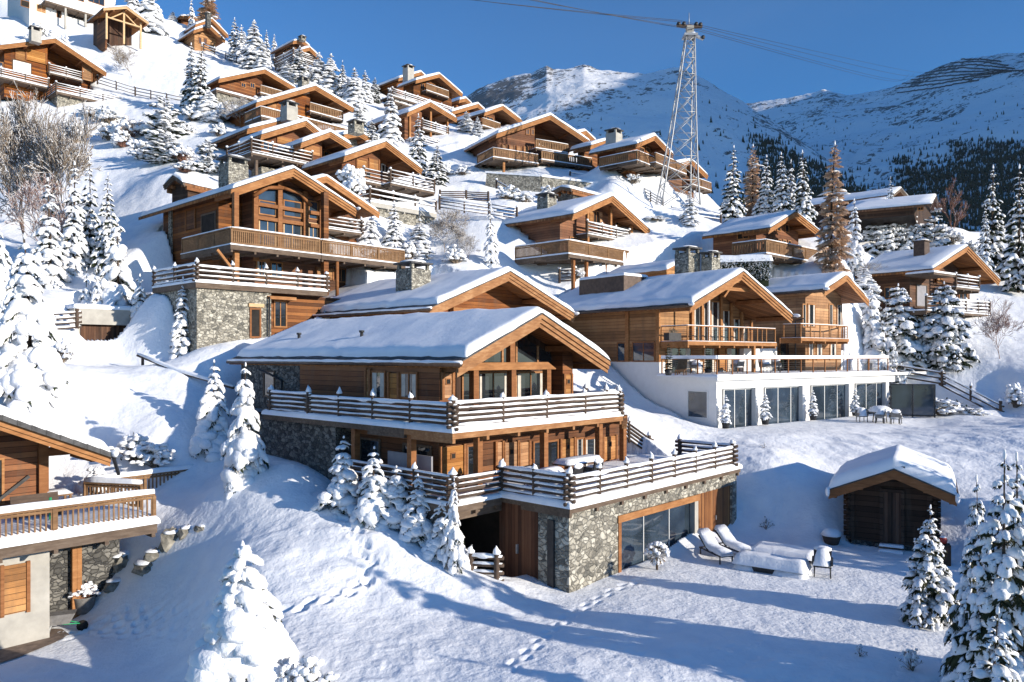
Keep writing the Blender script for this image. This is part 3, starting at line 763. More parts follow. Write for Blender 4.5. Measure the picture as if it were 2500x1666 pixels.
def merge(a, b):
    o = len(a.v); a.v += b.v; mp = [a.mi(m) for m in b.mats]
    a.f += [tuple(q + o for q in f) for f in b.f]; a.k += [mp[k] for k in b.k]; a.sm += b.sm
    return a.v, a.f, a.k, a.sm, a.mats
# ------------------------------------------------------------------ the chalet in the middle
def build_main():
    h = House('wooden_chalet', 'large old-wood chalet with two tiers of log balconies above a stone base, in the middle', (1315, 767), (1114, 886), (1482, 883), 32.6, 47.4, -11.0)
    tb = h.sy(560, h.xl)
    h.roof(tb, .34, inset=.42, insetr=.02, barge='old_barge', bh=.52, gutter=True, soffit='soffit', snow_seed=3)
    rf = h.roofs[0]
    # notch line of slates under the snow edge
    xw, yw = -4.8, 1.0
    z1 = h.z(1052, -6, -1); z0 = h.z(1236, -6, -1); zb = 1.6            # upper floor, lower floor, ground
    zr = h.z(1450, -3.2, -4.2)
    # upper storey
    xr = h.sx(1398, 1.0)
    ys_ = h.sy(732, xw); h.body(xw, h.sx(1112, yw), yw, ys_, z1, 'red_wood', name='wall')
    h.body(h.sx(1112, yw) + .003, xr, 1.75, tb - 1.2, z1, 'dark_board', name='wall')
    h.body(h.sx(1374, 1.0), xr + .003, 1.0, 1.747, z1, 'red_wood', name='wall')
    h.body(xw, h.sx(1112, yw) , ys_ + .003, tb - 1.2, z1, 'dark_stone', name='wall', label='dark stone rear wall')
    h.panel(1078, 912, 1103, 972, 'f', yw); h.panel(1375, 915, 1393, 966, 'f', 1.0)
    # gable glazing
    yg = 1.75
    for a, b in ((1126, 1150),): h.win(a, 908, b, 985, 'f', yg, frame='old_barge', pane='glass')
    h.win(1164, 907, 1241, 985, 'f', yg, nv=2, frame='old_barge', pane='glass', curtain=.06); h.win(1257, 907, 1330, 985, 'f', yg, nv=2, frame='old_barge', pane='glass', curtain=.1)
    h.win(1342, 915, 1368, 985, 'f', yg, frame='old_barge', pane='glass')
    m = MB()
    def glz(x):
        return h.roofz(x) - .55
    for a, b in ((1170, 1222), (1226, 1240), (1258, 1308), (1312, 1345)):
        xa, xb = h.sx(a, yg), h.sx(b, yg); zz = h.z(888, (xa + xb) / 2, yg)
        m.prism([(xa, zz), (xb, zz), (xb, max(zz + .1, glz(xb))), (xa, max(zz + .1, glz(xa)))], 'y', yg - .05, yg - .004, 'glass')
    o = m.build('gable_window', h.root)
    f = MB()
    for q in (1168, 1224, 1258, 1310): 
        x = h.sx(q, yg); f.box(x - .06, x + .06, yg - .09, yg - .052, h.z(888, x, yg), glz(x), 'old_barge')
    f.build('mullion', o)
    # tie beam and posts carrying the gable
    xa, xb = h.sx(1132, .75), h.sx(1352, .75); za, zc = h.z(886, xa, .75), h.z(905, xa, .75)
    m = MB(); m.prism([(xa, za), (xb - .55, za), (xb, zc + .02), (xb, zc - .02), (xa, zc)], 'y', .62, .95, 'barge'); m.build('tie_beam', h.root)
    m = MB(); x = h.sx(1247, .78); m.box(x - .15, x + .15, .66, .92, za + .003, h.roofz(x) - .52, 'beam'); m.build('king_post', h.root)
    for q in (1157, 1249, 1335):
        x = h.sx(q, .8); m = MB(); m.box(x - .14, x + .14, .66, .94, z1 + .0, zc - .003, 'beam'); m.build('post', h.root)
    m = MB(); x = .0; m.box(x - .16, x + .16, .15, 1.7, h.za - .62, h.za - .30, 'grey_wood'); m.build('ridge_beam', h.root)
    # side wall openings
    h.win(978, 908, 1021, 975, 'l', xw, nv=2, frame='beam', curtain=.22); h.win(907, 905, 943, 975, 'l', xw, nv=1, frame='beam', curtain=.3)
    h.panel(952, 912, 976, 972, 'l', xw, 'gold_wood'); h.panel(896, 903, 906, 972, 'l', xw, 'shutter')
    h.win(644, 905, 672, 970, 'l', xw, frame='grey_wood')
    m = MB(); ya, yb = h.sy(668, xw), h.sy(692, xw)
    m.tube([(xw - .5, ya + .5, h.z(903, xw, ya)), (xw - .15, ya, h.z(915, xw, ya)), (xw - .1, yb, h.z(930, xw, yb)), (xw - .1, yb, z1)], .06, 'dark_metal', 8); m.build('downpipe', h.root)
    # upper balcony
    bx0, by0 = -6.0, -1.03; bx1 = h.sx(1521, by0); byb = h.sy(640, bx0)
    h.deck(bx0, bx1, by0, 1.72, z1 - .06, .26, 'old_barge', .24, lip=.07)
    h.deck(bx0, xw - .003, 1.723, byb, z1 - .06, .26, 'grey_wood', .22, lip=.07)
    # outer log rails of the upper balcony
    kink = h.sy(748, bx0)
    h.railing([(bx0 + .12, byb - .6, z1 + .05), (bx0 + .12, kink, z1 + .05), (bx0 + .12, by0 + .12, z1 + .05), (bx1 - .15, by0 + .12, z1 + .05), (bx1 - .15, 2.6, z1 + .05)], 'log', .95, 1.0, 5, 2.55)
    h.deck(bx1 - .02, bx1 + 1.1, -.1, 2.0, z1 - .02, .2, 'grey_wood', .1, name='landing')
    h.railing([(bx1 + .1, .0, z1 + .05), (bx1 + 1.0, .0, z1 + .05), (bx1 + 1.0, 1.9, z1 + .05)], 'log', .95, 1.1, 5, 2)
    # snowed planters behind the rail
    # lower storey
    lx0, ly = -4.8, 1.0; lx1 = h.sx(1519, ly)
    h.body(lx0, lx1, ly, tb - 2, z0, 'old_wood', z1 - .27, name='wall')
    h.panel(1074, 1090, 1131, 1160, 'f', ly); 
    for a, b in ((1208, 1225), (1227, 1262), (1264, 1290)): h.panel(a, 1080, b, 1150, 'f', ly, hole=(b == 1262))
    h.panel(1366, 1072, 1400, 1128, 'f', ly); h.panel(1470, 1066, 1502, 1122, 'f', ly)
    h.win(1137, 1085, 1160, 1168, 'f', ly, nv=1, nh=0, frame='beam', curtain=.15); h.win(1300, 1076, 1322, 1150, 'f', ly, frame='beam'); h.win(1333, 1074, 1362, 1145, 'f', ly, nv=1, frame='beam')
    h.win(1405, 1068, 1424, 1132, 'f', ly, frame='beam', curtain=.2); h.win(1426, 1068, 1456, 1130, 'f', ly, frame='beam', curtain=.15)
    h.win(985, 1085, 1055, 1180, 'l', lx0, nv=2, frame='grey_wood', pane='glass'); h.win(880, 1070, 930, 1150, 'l', lx0, nv=1, frame='grey_wood', pane='glass')
    for q in (1167, 1328, 1462):
        x = h.sx(q, -.55); m = MB(); m.box(x - .13, x + .13, -.68, -.42, z0, z1 - .28, 'beam'); m.build('post', h.root)
    for q in (1005, 868):
        y = h.sy(q, -5.7); m = MB(); m.box(-5.83, -5.57, y - .13, y + .13, z0, z1 - .28, 'beam'); m.build('post', h.root)
    x, = (h.sx(1522, .2),); m = MB(); m.box(x - .13, x + .13, .1, .36, z0, z1 - .28, 'beam'); m.build('post', h.root)
    m = MB(); m.bar((lx1 - 2.6, -.9, z1 - .62), (lx1 - .3, .6, z1 - .36), .22, .2, 'old_barge'); m.build('bracket', h.root)
    # gallery and terrace
    tx0, ty0 = -3.4, -4.38; tx1 = h.sx(1808, ty0)
    gy1 = h.sy(845, bx0)
    h.deck(bx0, tx0 + .0, by0, ly - .003, z0, .30, 'grey_wood', .12, lip=.06, name='gallery')
    h.deck(bx0, lx0 - .003, ly, gy1, z0, .30, 'grey_wood', .02, name='gallery')
    h.deck(tx0 + .003, tx1, ty0, ly - .004, z0, .22, 'grey_wood', .24, lip=.09, name='terrace', edges='flr')
    h.deck(lx1 + .004, tx1, ly, 5.5, z0, .22, 'concrete', .16, name='terrace', edges='r')
    h.railing([(bx0 + .12, gy1, z0 + .05), (bx0 + .12, by0 + .12, z0 + .05), (tx0 + .12, by0 + .12, z0 + .05)], 'log', .98, .75, 5, 2.3)
    h.railing([(tx0 + .14, by0 + .12, z0 + .12), (tx0 + .14, ty0 + .14, z0 + .12), (tx1 - .55, ty0 + .14, z0 + .12), (tx1 - .55, h.sy(1660, tx1 - .55), z0 + .12)], 'log', 1.0, 1.05, 5, 1.95)
    # stone base
    sx0, sy0 = tx0 + .16, ty0 + .16; sx1 = tx1 - .1; zt = z0 - .23
    wx0, wx1 = h.sx(1509, sy0), h.sx(1703, sy0); dx0, dx1 = h.sx(1706, sy0), h.sx(1788, sy0)
    wz = h.z(1277, wx0, sy0)
    m = MB(); m.box(sx0, wx0, sy0, sy0 + .5, zr - .9, zt, 'stone'); m.box(wx0, sx1, sy0, sy0 + .5, wz + .28, zt, 'stone'); m.box(dx1, sx1, sy0, sy0 + .5, zr - .9, wz + .28, 'stone')
    m.box(sx1 - .5, sx1, sy0 + .5, 4.5, zr - .9, zt, 'stone')
    yp = h.sy(1314, sx0)
    m.box(sx0, sx0 + .5, sy0 + .5, yp, zr - .9, zt, 'stone'); m.build('stone_base', h.root)
    m = MB(); m.box(sx0 - .10, sx0 - .005, h.sy(1354, sx0) - .02, h.sy(1340, sx0), zr - .5, zt - .35, 'dark_metal'); m.build('downpipe', h.root)
    m = MB(); m.box(wx0 - .05, wx1 + .1, sy0 - .06, sy0 + .3, wz, wz + .275, 'barge'); m.build('lintel', h.root)
    m = MB(); m.box(wx0 + .003, wx0 + .2, sy0 - .03, sy0 + .25, zr - .9, wz - .003, 'beam'); m.build('door_post', h.root)
    o = h.window('f', wx0 + .2, wx1, zr - .5, wz - .003, sy0 + .3, nv=3, frame='white_frame', pane='glass_blue', fw=.06, name='patio_window')
    m = MB(); m.box(dx0 - .32, dx0 - .004, sy0 + .02, sy0 + .45, zr - .9, wz + .27, 'concrete'); m.build('pillar', h.root)
    m = MB(); m.box(dx0, (dx0 + dx1) / 2 - .004, sy0 + .12, sy0 + .3, zr - .6, wz + .27, 'board'); m.build('door', h.root)
    m = MB(); m.box((dx0 + dx1) / 2 + .004, dx1 - .004, sy0 + .12, sy0 + .3, zr - .6, wz + .27, 'board'); m.box((dx0 + dx1) / 2 + .1, (dx0 + dx1) / 2 + .14, sy0 + .05, sy0 + .1, zr + .9, zr + 1.1, 'steel'); m.build('door', h.root)
    ys = h.sy(1214, sx0)
    m = MB(); m.box(sx0 + .12, sx0 + .3, yp + .004, ys, zr - .9, zt, 'door_wood'); m.build('door', h.root)
    m = MB(); m.box(sx0 + .02, sx0 + .11, yp + 1.1, yp + 1.16, zr + 1.0, zr + 1.35, 'steel'); m.build('handle', h.root)
    # open bay under the gallery
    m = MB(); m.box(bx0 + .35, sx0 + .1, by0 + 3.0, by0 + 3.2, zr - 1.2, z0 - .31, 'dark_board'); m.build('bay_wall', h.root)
    m = MB(); m.box(bx0 + .2, sx0 + .1, by0 + .25, by0 + .55, z0 - .62, z0 - .302, 'grey_wood'); m.build('bay_beam', h.root)
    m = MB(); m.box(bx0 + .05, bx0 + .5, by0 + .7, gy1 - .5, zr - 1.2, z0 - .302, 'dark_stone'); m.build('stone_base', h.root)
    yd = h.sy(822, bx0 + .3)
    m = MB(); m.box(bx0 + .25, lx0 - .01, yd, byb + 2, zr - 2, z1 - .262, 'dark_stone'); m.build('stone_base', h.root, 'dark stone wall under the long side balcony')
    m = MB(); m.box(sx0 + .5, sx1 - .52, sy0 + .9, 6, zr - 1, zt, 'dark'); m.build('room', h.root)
    # roof vents
    for px, py in ((730, 835), (883, 832)):
        x = -2.9; y = h.sy(px, x); zz = h.roofz(x); m = MB(); m.tube([(x, y, zz), (x, y, zz + .58)], .08, 'dark_metal', 8); m.tube([(x, y, zz + .56), (x, y, zz + .66)], .13, 'dark_metal', 8); m.build('vent', rf)
    # outside stair on the uphill end
    st = MB(); a = Vector((tx1 - 2.0, 1.4, z0 + .2)); 
    p0, p1 = (h.sx(1535, 2.2), 2.2), (h.sx(1590, 1.2), 1.2)
    h.railing([(lx1 + .25, 3.3, z1 - .3), (lx1 + 2.4, .9, z0 + .15)], 'log', .95, .9, 5, 1.5, name='stair_railing')
    h.cut(sx0 + .25, sx1 - .25, sy0 + .25, 4.2, zr - .5, .05); h.cut(bx0 + .5, sx0 + .3, by0 + .3, tb - 3, zr - .1, .05); h.cut(-4.5, 7.5, 4, tb - 3, z0 - 1, .05); h.cut(bx0 + 1.9, sx0 + .3, by0 - .5, by0 + .4, zr, .5)
    FLATS.append((0, 0, 1, 0, 4.5, 15, 24.5, 31.5, -8.48, 3.)); h.zr, h.z0, h.z1, h.tx1, h.ty0, h.tx0 = h.zr, z0, z1, tx1, ty0, tx0; h.zg = zr
    return h

def build_rear():
    h = House('wooden_chalet', 'snow-roofed chalet with a thick stone chimney, directly behind the chalet with log balconies', (1240.6, 664), (1045, 753), (1400, 768), 49.1, 47.4, -9.5)
    tb = h.sy(728, h.xl)
    h.roof(tb, .36, inset=.55, barge='old_barge', bh=.55, gutter=True, snow_seed=11)
    rf = h.roofs[0]
    h.body(h.xl + 1.3, h.xr - 1.2, 1.9, tb - 1, 0, 'red_wood')
    m = MB(); m.box(-.18, .18, .2, 2.2, h.za - .68, h.za - .32, 'grey_wood'); m.build('ridge_beam', rf)
    m = MB(); xa, xb = h.sx(1105, 1.6), h.sx(1300, 1.6); zz = h.z(757, xa, 1.6); m.box(xa, xb, 1.5, 1.85, zz - .2, zz + .16, 'barge'); m.build('tie_beam', h.root)
    # lower wing carried on behind, its eave a little higher
    xl, zl = h.xl, h.zl
    w1 = h.sy(645, xl + .3)
    m = MB(); m.prism([(xl + .35, zl + .15), (0, h.za - .05), (0, h.za - .27), (xl + .35, zl - .07)], 'y', tb + .05, w1, 'soffit'); m.prism([(xl + .34, zl + .155), (0, h.za - .045), (0, h.za - .01), (xl + .34, zl + .20)], 'y', tb + .05, w1 + .03, 'slate')
    o = m.build('roof', h.root)
    h.snow_slab(o, .34, .4, 0, tb + .02, w1 + .05, 17, 1, xl + .35, 0.3, lambda x: h.roofz(x) - (.02 if x > 0 else 0) + .01)
    g = MB(); g.tube([(xl + .3, tb - .1, zl + .08), (xl + .3, w1 + .1, zl + .08)], .09, 'copper', 8); g.tube([(xl + .3, tb - .1, zl + .17), (xl + .3, w1 + .1, zl + .17)], .08, 'roof_snow', 8); g.build('gutter', o)
    h.body(xl + 1.6, 1, tb - .99, w1 - 1, 0, 'old_wood', zl + .3)
    h.win(676, 778, 696, 818, 'l', xl + 1.6, nv=2, nh=1, frame='barge', shut='both')
    h.win(760, 783, 800, 800, 'l', xl + 1.3, nv=2); h.win(990, 783, 1030, 800, 'l', xl + 1.3, nv=2)
    h.chimney(1009, -3.2, 632, 1.65, 1.65, 'chimney_stone', .26)
    h.cut(h.xl + 1, h.xr - 1, 2, tb, -1)
    x = h.xr - .1; m = MB(); m.tube([(x + .05, -.35, h.zr - .06), (x + .05, tb, h.zr - .06)], .085, 'copper', 8); m.lump((x + .05, -.2, h.zr + .06), (.13, .35, .13), 'roof_snow', RNG, 8, 5); m.build('gutter', rf)
    return h

def build_white():
    h = House('modern_chalet', 'wide chalet with white rendered base, tall glass doors and two golden timber gables', (1809, 664), (1682, 744.5), (1931.6, 772), 51, 38, -10.6)
    tb = 15.5
    h.roof(tb, .32, inset=.12, insetr=0, barge='barge', bh=.5, gutter=False, snow_seed=21)
    rf = h.roofs[0]
    g = MB(); g.tube([(h.xl - .08, -.3, h.zl - .08), (h.xl - .08, tb, h.zl - .08)], .075, 'copper', 8); g.lump((h.xl - .08, -.25, h.zl + .04), (.12, .25, .12), 'roof_snow', RNG, 8, 5); g.build('gutter', rf)
    x = h.xr + .06; m = MB(); m.tube([(x, -.4, h.zr - .1), (x, 6, h.zr - .1)], .08, 'copper', 8); m.lump((x, -.3, h.zr + .02), (.14, .4, .14), 'roof_snow', RNG, 8, 5); m.build('gutter', rf)
    xw = -4.45; yw = h.sy(1610, xw); ty = h.sy(1751, xw); zt = h.z(921, xw, ty); zgr = h.z(1047, xw, ty)
    xe = h.sx(2166, ty); zbal = h.z(833, xw, .9); ya = yw
    zwh = h.z(884, xw, yw + 2)
    # upper storeys
    m = MB(); x1 = h.xr - 1.0
    h.body(xw, x1, yw, tb - .8, zwh, 'gold_wood'); 
    h.body(xw + .004, x1, yw + .004, tb - .8, -1, 'render', zwh - .003, name='wall', label='white rendered lower wall')
    for q in (1531, 1606):
        y = h.sy(q, xw - .08); m = MB(); m.box(xw - .13, xw - .004, y - .15, y + .15, zwh, h.zl + .25, 'barge'); m.build('post', h.root)
    h.win(1507, 836, 1528, 884, 'l', xw, frame='beam', pane='glass_blue'); h.win(1544, 834, 1600, 884, 'l', xw, nv=2, frame='beam', pane='glass_blue')
    h.win(1560, 722 + 58, 1580, 795, 'l', xw, frame='beam') if False else None
    # glazed gable wall behind the balcony
    for a, b, c in ((1692, 1712, 1), (1716, 1730, 1), (1734, 1757, 1), (1762, 1783, 1), (1788, 1808, 1), (1812, 1832, 1)):
        xa, xb = h.sx(a, yw), h.sx(b, yw); xm = (xa + xb) / 2; h.window('f', xa, xb, zbal + .05, min(h.roofz(xa), h.roofz(xb)) - .75, yw, frame='barge', pane='glass', curtain=.2, name='balcony_window')
    for a in (1690, 1714, 1732, 1760, 1785, 1810, 1834):
        x = h.sx(a, yw - .12); m = MB(); m.box(x - .1, x + .1, yw - .2, yw - .065, zbal, h.roofz(x) - .3, 'barge'); m.build('post', h.root)
    m = MB(); x = h.sx(1729, 1.2); m.box(x - .06, x + .06, 1.1, 1.25, zbal, h.roofz(x) - .3, 'white_frame'); m.build('column', h.root)
    m = MB(); m.box(-.15, .15, .2, yw, h.za - .72, h.za - .35, 'barge'); m.bar((-1.6, .5, h.za - 1.15), (1.6, .5, h.za - 1.15), .2, .22, 'barge'); m.bar((-1.2, .5, h.za - 1.7), (0, .5, h.za - .6), .14, .14, 'barge'); m.build('truss', h.root)
    # balcony
    bxe = h.sx(1897, .9)
    h.deck(xw + .02, bxe, .9, yw - .003, zbal, .26, 'barge', .035, lip=.0)
    h.railing([(xw + .1, yw - .1, zbal), (xw + .1, 1.0, zbal), (bxe - .1, 1.0, zbal), (bxe - .1, yw - .1, zbal)], 'cable', 1.0, .35, gap=1.15, wood='barge')
    # terrace storey
    m = MB(); m.box(xw - .3, h.sx(2185, yw), ty - .25, yw - .006, zt - .22, zt, 'render'); o = m.build('terrace', h.root)
    snow_sheet(o, xw - .33, h.sx(2168, ty), ty - .28, yw - .02, zt + .002, .16)
    h.railing([(xw - .1, yw - .3, zt + .1), (xw - .1, ty - .05, zt + .1), (xe, ty - .05, zt + .1), (xe, ty + 3, zt + .1)], 'cable', 1.0, 2.2, gap=1.62, wood='beam')
    # rooms behind the terrace
    for a, b, k in ((1625, 1688, 2), (1716, 1745, 1), (1772, 1828, 2)):
        h.win(a, 848, b, 915, 'f', yw, nv=k, frame='barge', pane='glass', curtain=.15, name='terrace_door')
    h.panel(1752, 842, 1770, 905, 'f', yw, 'shutter', False)
    m = MB(); xa, xb = h.sx(1840, yw - .5), h.sx(1897, yw - .5); m.box(xa, xb, yw - .5, yw - .01, zt, zbal - .262, 'render'); m.build('pillar', h.root)
    x = h.sx(1836, 1.1); m = MB(); m.bar((x, .98, zt), (x, .98, zbal - .264), .22, .22, 'barge'); m.build('post', h.root)
    m = MB(); m.box(x1 - .6, x1 + .4, yw - .4, yw + 3, -.5, zbal - .3, 'render'); m.build('pillar', h.root)
    h.win(1902, 826, 1938, 910, 'f', yw, nv=2, frame='beam', pane='glass', name='terrace_door')
    m = MB(); x = h.sx(1942, 1.8); m.tube([(x, 1.8, zt), (x, 1.8, h.zr - .2), (x - .5, .8, h.zr - .05)], .05, 'dark_metal', 8); m.build('downpipe', h.root)
    # glass pavilion under the terrace
    yb = ty + .05; zc = zt - .23
    m = MB(); zl = h.z(951, xw, ty); m.box(xw + .02, h.sx(2185, yb), yb, yb + .3, zl, zc, 'render'); m.build('fascia', h.root)
    m = MB(); m.box(xw - .001, xw + .3, yb + .004, tb - 2, -1, zc, 'render'); m.build('wall', h.root, 'white wall along the slope')
    for a, b in ((1752, 1763), (1845, 1864), (1960, 1978), (2073, 2086), (2163, 2170)):
        xa, xb = h.sx(a, yb), h.sx(b, yb); m = MB(); m.box(xa, xb, yb + .003, yb + .5, -1, zl - .003, 'render'); m.build('column', h.root)
    for a, b, n in ((1764, 1844, 3), (1865, 1959, 3), (1979, 2072, 3), (2087, 2162, 3)):
        xa, xb = h.sx(a, yb + .35), h.sx(b, yb + .35); h.window('f', xa, xb, zgr - .3, zl - .004, yb + .35, nv=n, frame='white_frame', pane='glass_blue', fw=.09, out=.08, name='glass_door')
    h.win(1678, 953, 1729, 1022, 'l', xw - .002, nv=1, frame='white_frame', pane='glass_blue', out=.03)
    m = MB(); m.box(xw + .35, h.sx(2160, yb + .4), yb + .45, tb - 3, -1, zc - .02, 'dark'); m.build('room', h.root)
    # second gable
    ax = h.sx(2065); az = h.z(671.5, ax, 0); lx = h.sx(2011); lz = h.z(708, lx, 0); rx = h.sx(2119.5); rz = h.z(733, rx, 0)
    sub = MB(); th = .2
    sub.prism([(lx, lz), (ax, az), (rx, rz), (rx, rz - th), (ax, az - th), (lx, lz - th)], 'y', 0, 13, 'soffit')
    for (p, q, r_, t_) in ((lx, lz, ax, az), (ax, az, rx, rz)): sub.prism([(p, q + .004), (r_, t_ + .004), (r_, t_ + .05), (p, q + .05)], 'y', -.04, 13.04, 'slate')
    o = sub.build('roof', h.root)
    for (p, q, r_, t_) in ((lx, lz, ax, az), (ax, az, rx, rz)):
        b = MB()
        for i in range(2): b.prism([(p, q - .25 * i - .01), (r_, t_ - .25 * i - .01), (r_, t_ - .25 * i - .27), (p, q - .25 * i - .27)], 'y', -.09 + .04 * i, -.003, 'barge')
        b.build('barge_board', o)
    zf = lambda x: (lz + (az - lz) * (x - lx) / (ax - lx) if x < ax else az + (rz - az) * (x - ax) / (rx - ax)) + .055
    h.snow_slab(o, .32, .1, 0, -.06, 13.05, 31, 1, lx, rx, zf)
    m = MB(); m.tube([(lx - .05, -.3, lz - .06), (lx - .05, 9, lz - .06)], .075, 'copper', 8); m.lump((lx - .05, -.25, lz + .06), (.12, .25, .12), 'roof_snow', RNG, 8, 5); m.build('gutter', o)
    wl, wr = lx + .5, rx - .9
    m = MB(); m.prism([(wl, zbal - .3), (wr, zbal - .3), (wr, zf(wr) - .28), (ax, az - .22), (wl, zf(wl) - .28)], 'y', 1.8, 12, 'gold_wood'); m.build('wall', h.root)
    m = MB(); m.box(wl + .01, wr, 1.81, 12, -1, zbal - .304, 'gold_wood'); m.build('wall', h.root)
    zb2 = h.z(825, h.sx(1960, .3), .3)
    for a, b in ((1958, 1968), (1971, 1990), (2023, 2033), (2042, 2055)): h.win(a, 742, b, 800, 'f', 1.8, frame='barge', pane='glass', curtain=.2)
    for a, b in ((1972, 1986), (1992, 2008), (2025, 2042)): h.win(a, 832, b, 880, 'f', 1.81, frame='barge', pane='glass', curtain=.25, name='terrace_door')
    xa, xb = h.sx(1956, .1), h.sx(2073, .1)
    h.deck(xa, xb, .1, 1.79, zb2, .24, 'barge', .03, lip=0)
    h.railing([(xa + .1, 1.6, zb2), (xa + .1, .2, zb2), (xb - .1, .2, zb2), (xb + 1.6, 1.5, zb2)], 'cable', 1.0, .4, gap=1.3, wood='barge')
    m = MB(); m.prism([(1.8, -1), (8, -1), (8, zbal - .6), (1.8, zbal - .5)], 'x', wr + .0, wr + .35, 'render'); m.build('wall', h.root)
    m = MB(); xs = wr + .36; m.prism([(xs, zt - .3), (xs + 3.6, zt - .3), (xs + .2, zbal - .1), (xs, zbal - .1)], 'y', 2.2, 2.5, 'render'); m.build('garden_wall', h.root)
    m = MB(); m.bar((xs - .05, 2.35, zbal - .03), (xs + 3.7, 2.35, zt - .2), .4, .14, 'snow'); m.build('wall_snow', h.root)
    # boxy dormer and chimneys on the long roof
    x = h.xl * .52; ya_, yb_ = h.sy(1523, x), h.sy(1414, x); z0_, z1_ = h.roofz(x) - .1, h.z(684, x, yb_)
    m = MB(); m.box(x, x + 2.4, ya_, yb_, z0_, z1_, 'copper'); d = m.build('dormer', rf); 
    snow_sheet(d, x - .02, x + 2.6, ya_ - .05, yb_ + .02, z1_ + .003, .2)
    m = MB(); xp = h.xl * .35; yp = h.sy(1521, xp); m.tube([(xp, yp, h.roofz(xp)), (xp, yp, h.roofz(xp) + .75)], .09, 'dark_metal', 8); m.tube([(xp, yp, h.roofz(xp) + .72), (xp, yp, h.roofz(xp) + .85)], .16, 'dark_metal', 8); m.build('vent', rf)
    xp = h.xl * .3; yp = h.sy(1495, xp); m = MB(); m.tube([(xp, yp, h.roofz(xp)), (xp, yp, h.roofz(xp) + .6)], .05, 'dark_metal', 8); m.build('vent', rf)
    h.chimney(1678, 1.2, 598, 1.3, 1.3, 'chimney_stone', .2); h.chimney(1735, 2.2, 610, .95, .95, 'chimney_stone', .14)
    # small rear gable
    gx = h.sx(1661, 8.5); gzt = h.z(640, gx, 8.5); gl = h.sx(1627, 8.5); gzl = h.z(659, gl, 8.5); gr = h.sx(1694, 8.5); gzr = h.z(656, gr, 8.5)
    m = MB(); m.prism([(gl, gzl), (gx, gzt), (gr, gzr), (gr, gzr - .2), (gx, gzt - .2), (gl, gzl - .2)], 'y', 8.5, 15, 'barge'); m.prism([(gl + .5, gzl - 1), (gr - .4, gzl - 1), (gr - .4, gzr - .1), (gx, gzt - .22), (gl + .5, gzl - .1)], 'y', 8.9, 15, 'gold_wood'); o = m.build('rear_gable', h.root)
    zf2 = lambda x: (gzl + (gzt - gzl) * (x - gl) / (gx - gl) if x < gx else gzt + (gzr - gzt) * (x - gx) / (gr - gx)) + .01
    h.snow_slab(o, .34, 0, 0, 8.4, 15, 37, 1, gl, gr, zf2)
    h.cut(xw + .1, wr, ty + .3, tb, zgr - .4); FLATS.append((h.o.x, h.o.y, h.c, h.s, xw + 1.0, 21, ty - 3.2, ty + 1, h.zb + zgr - .05, 3.0)); h.zt, h.zgr, h.xw, h.ty, h.yw = zt, zgr, xw, ty, yw
    return h

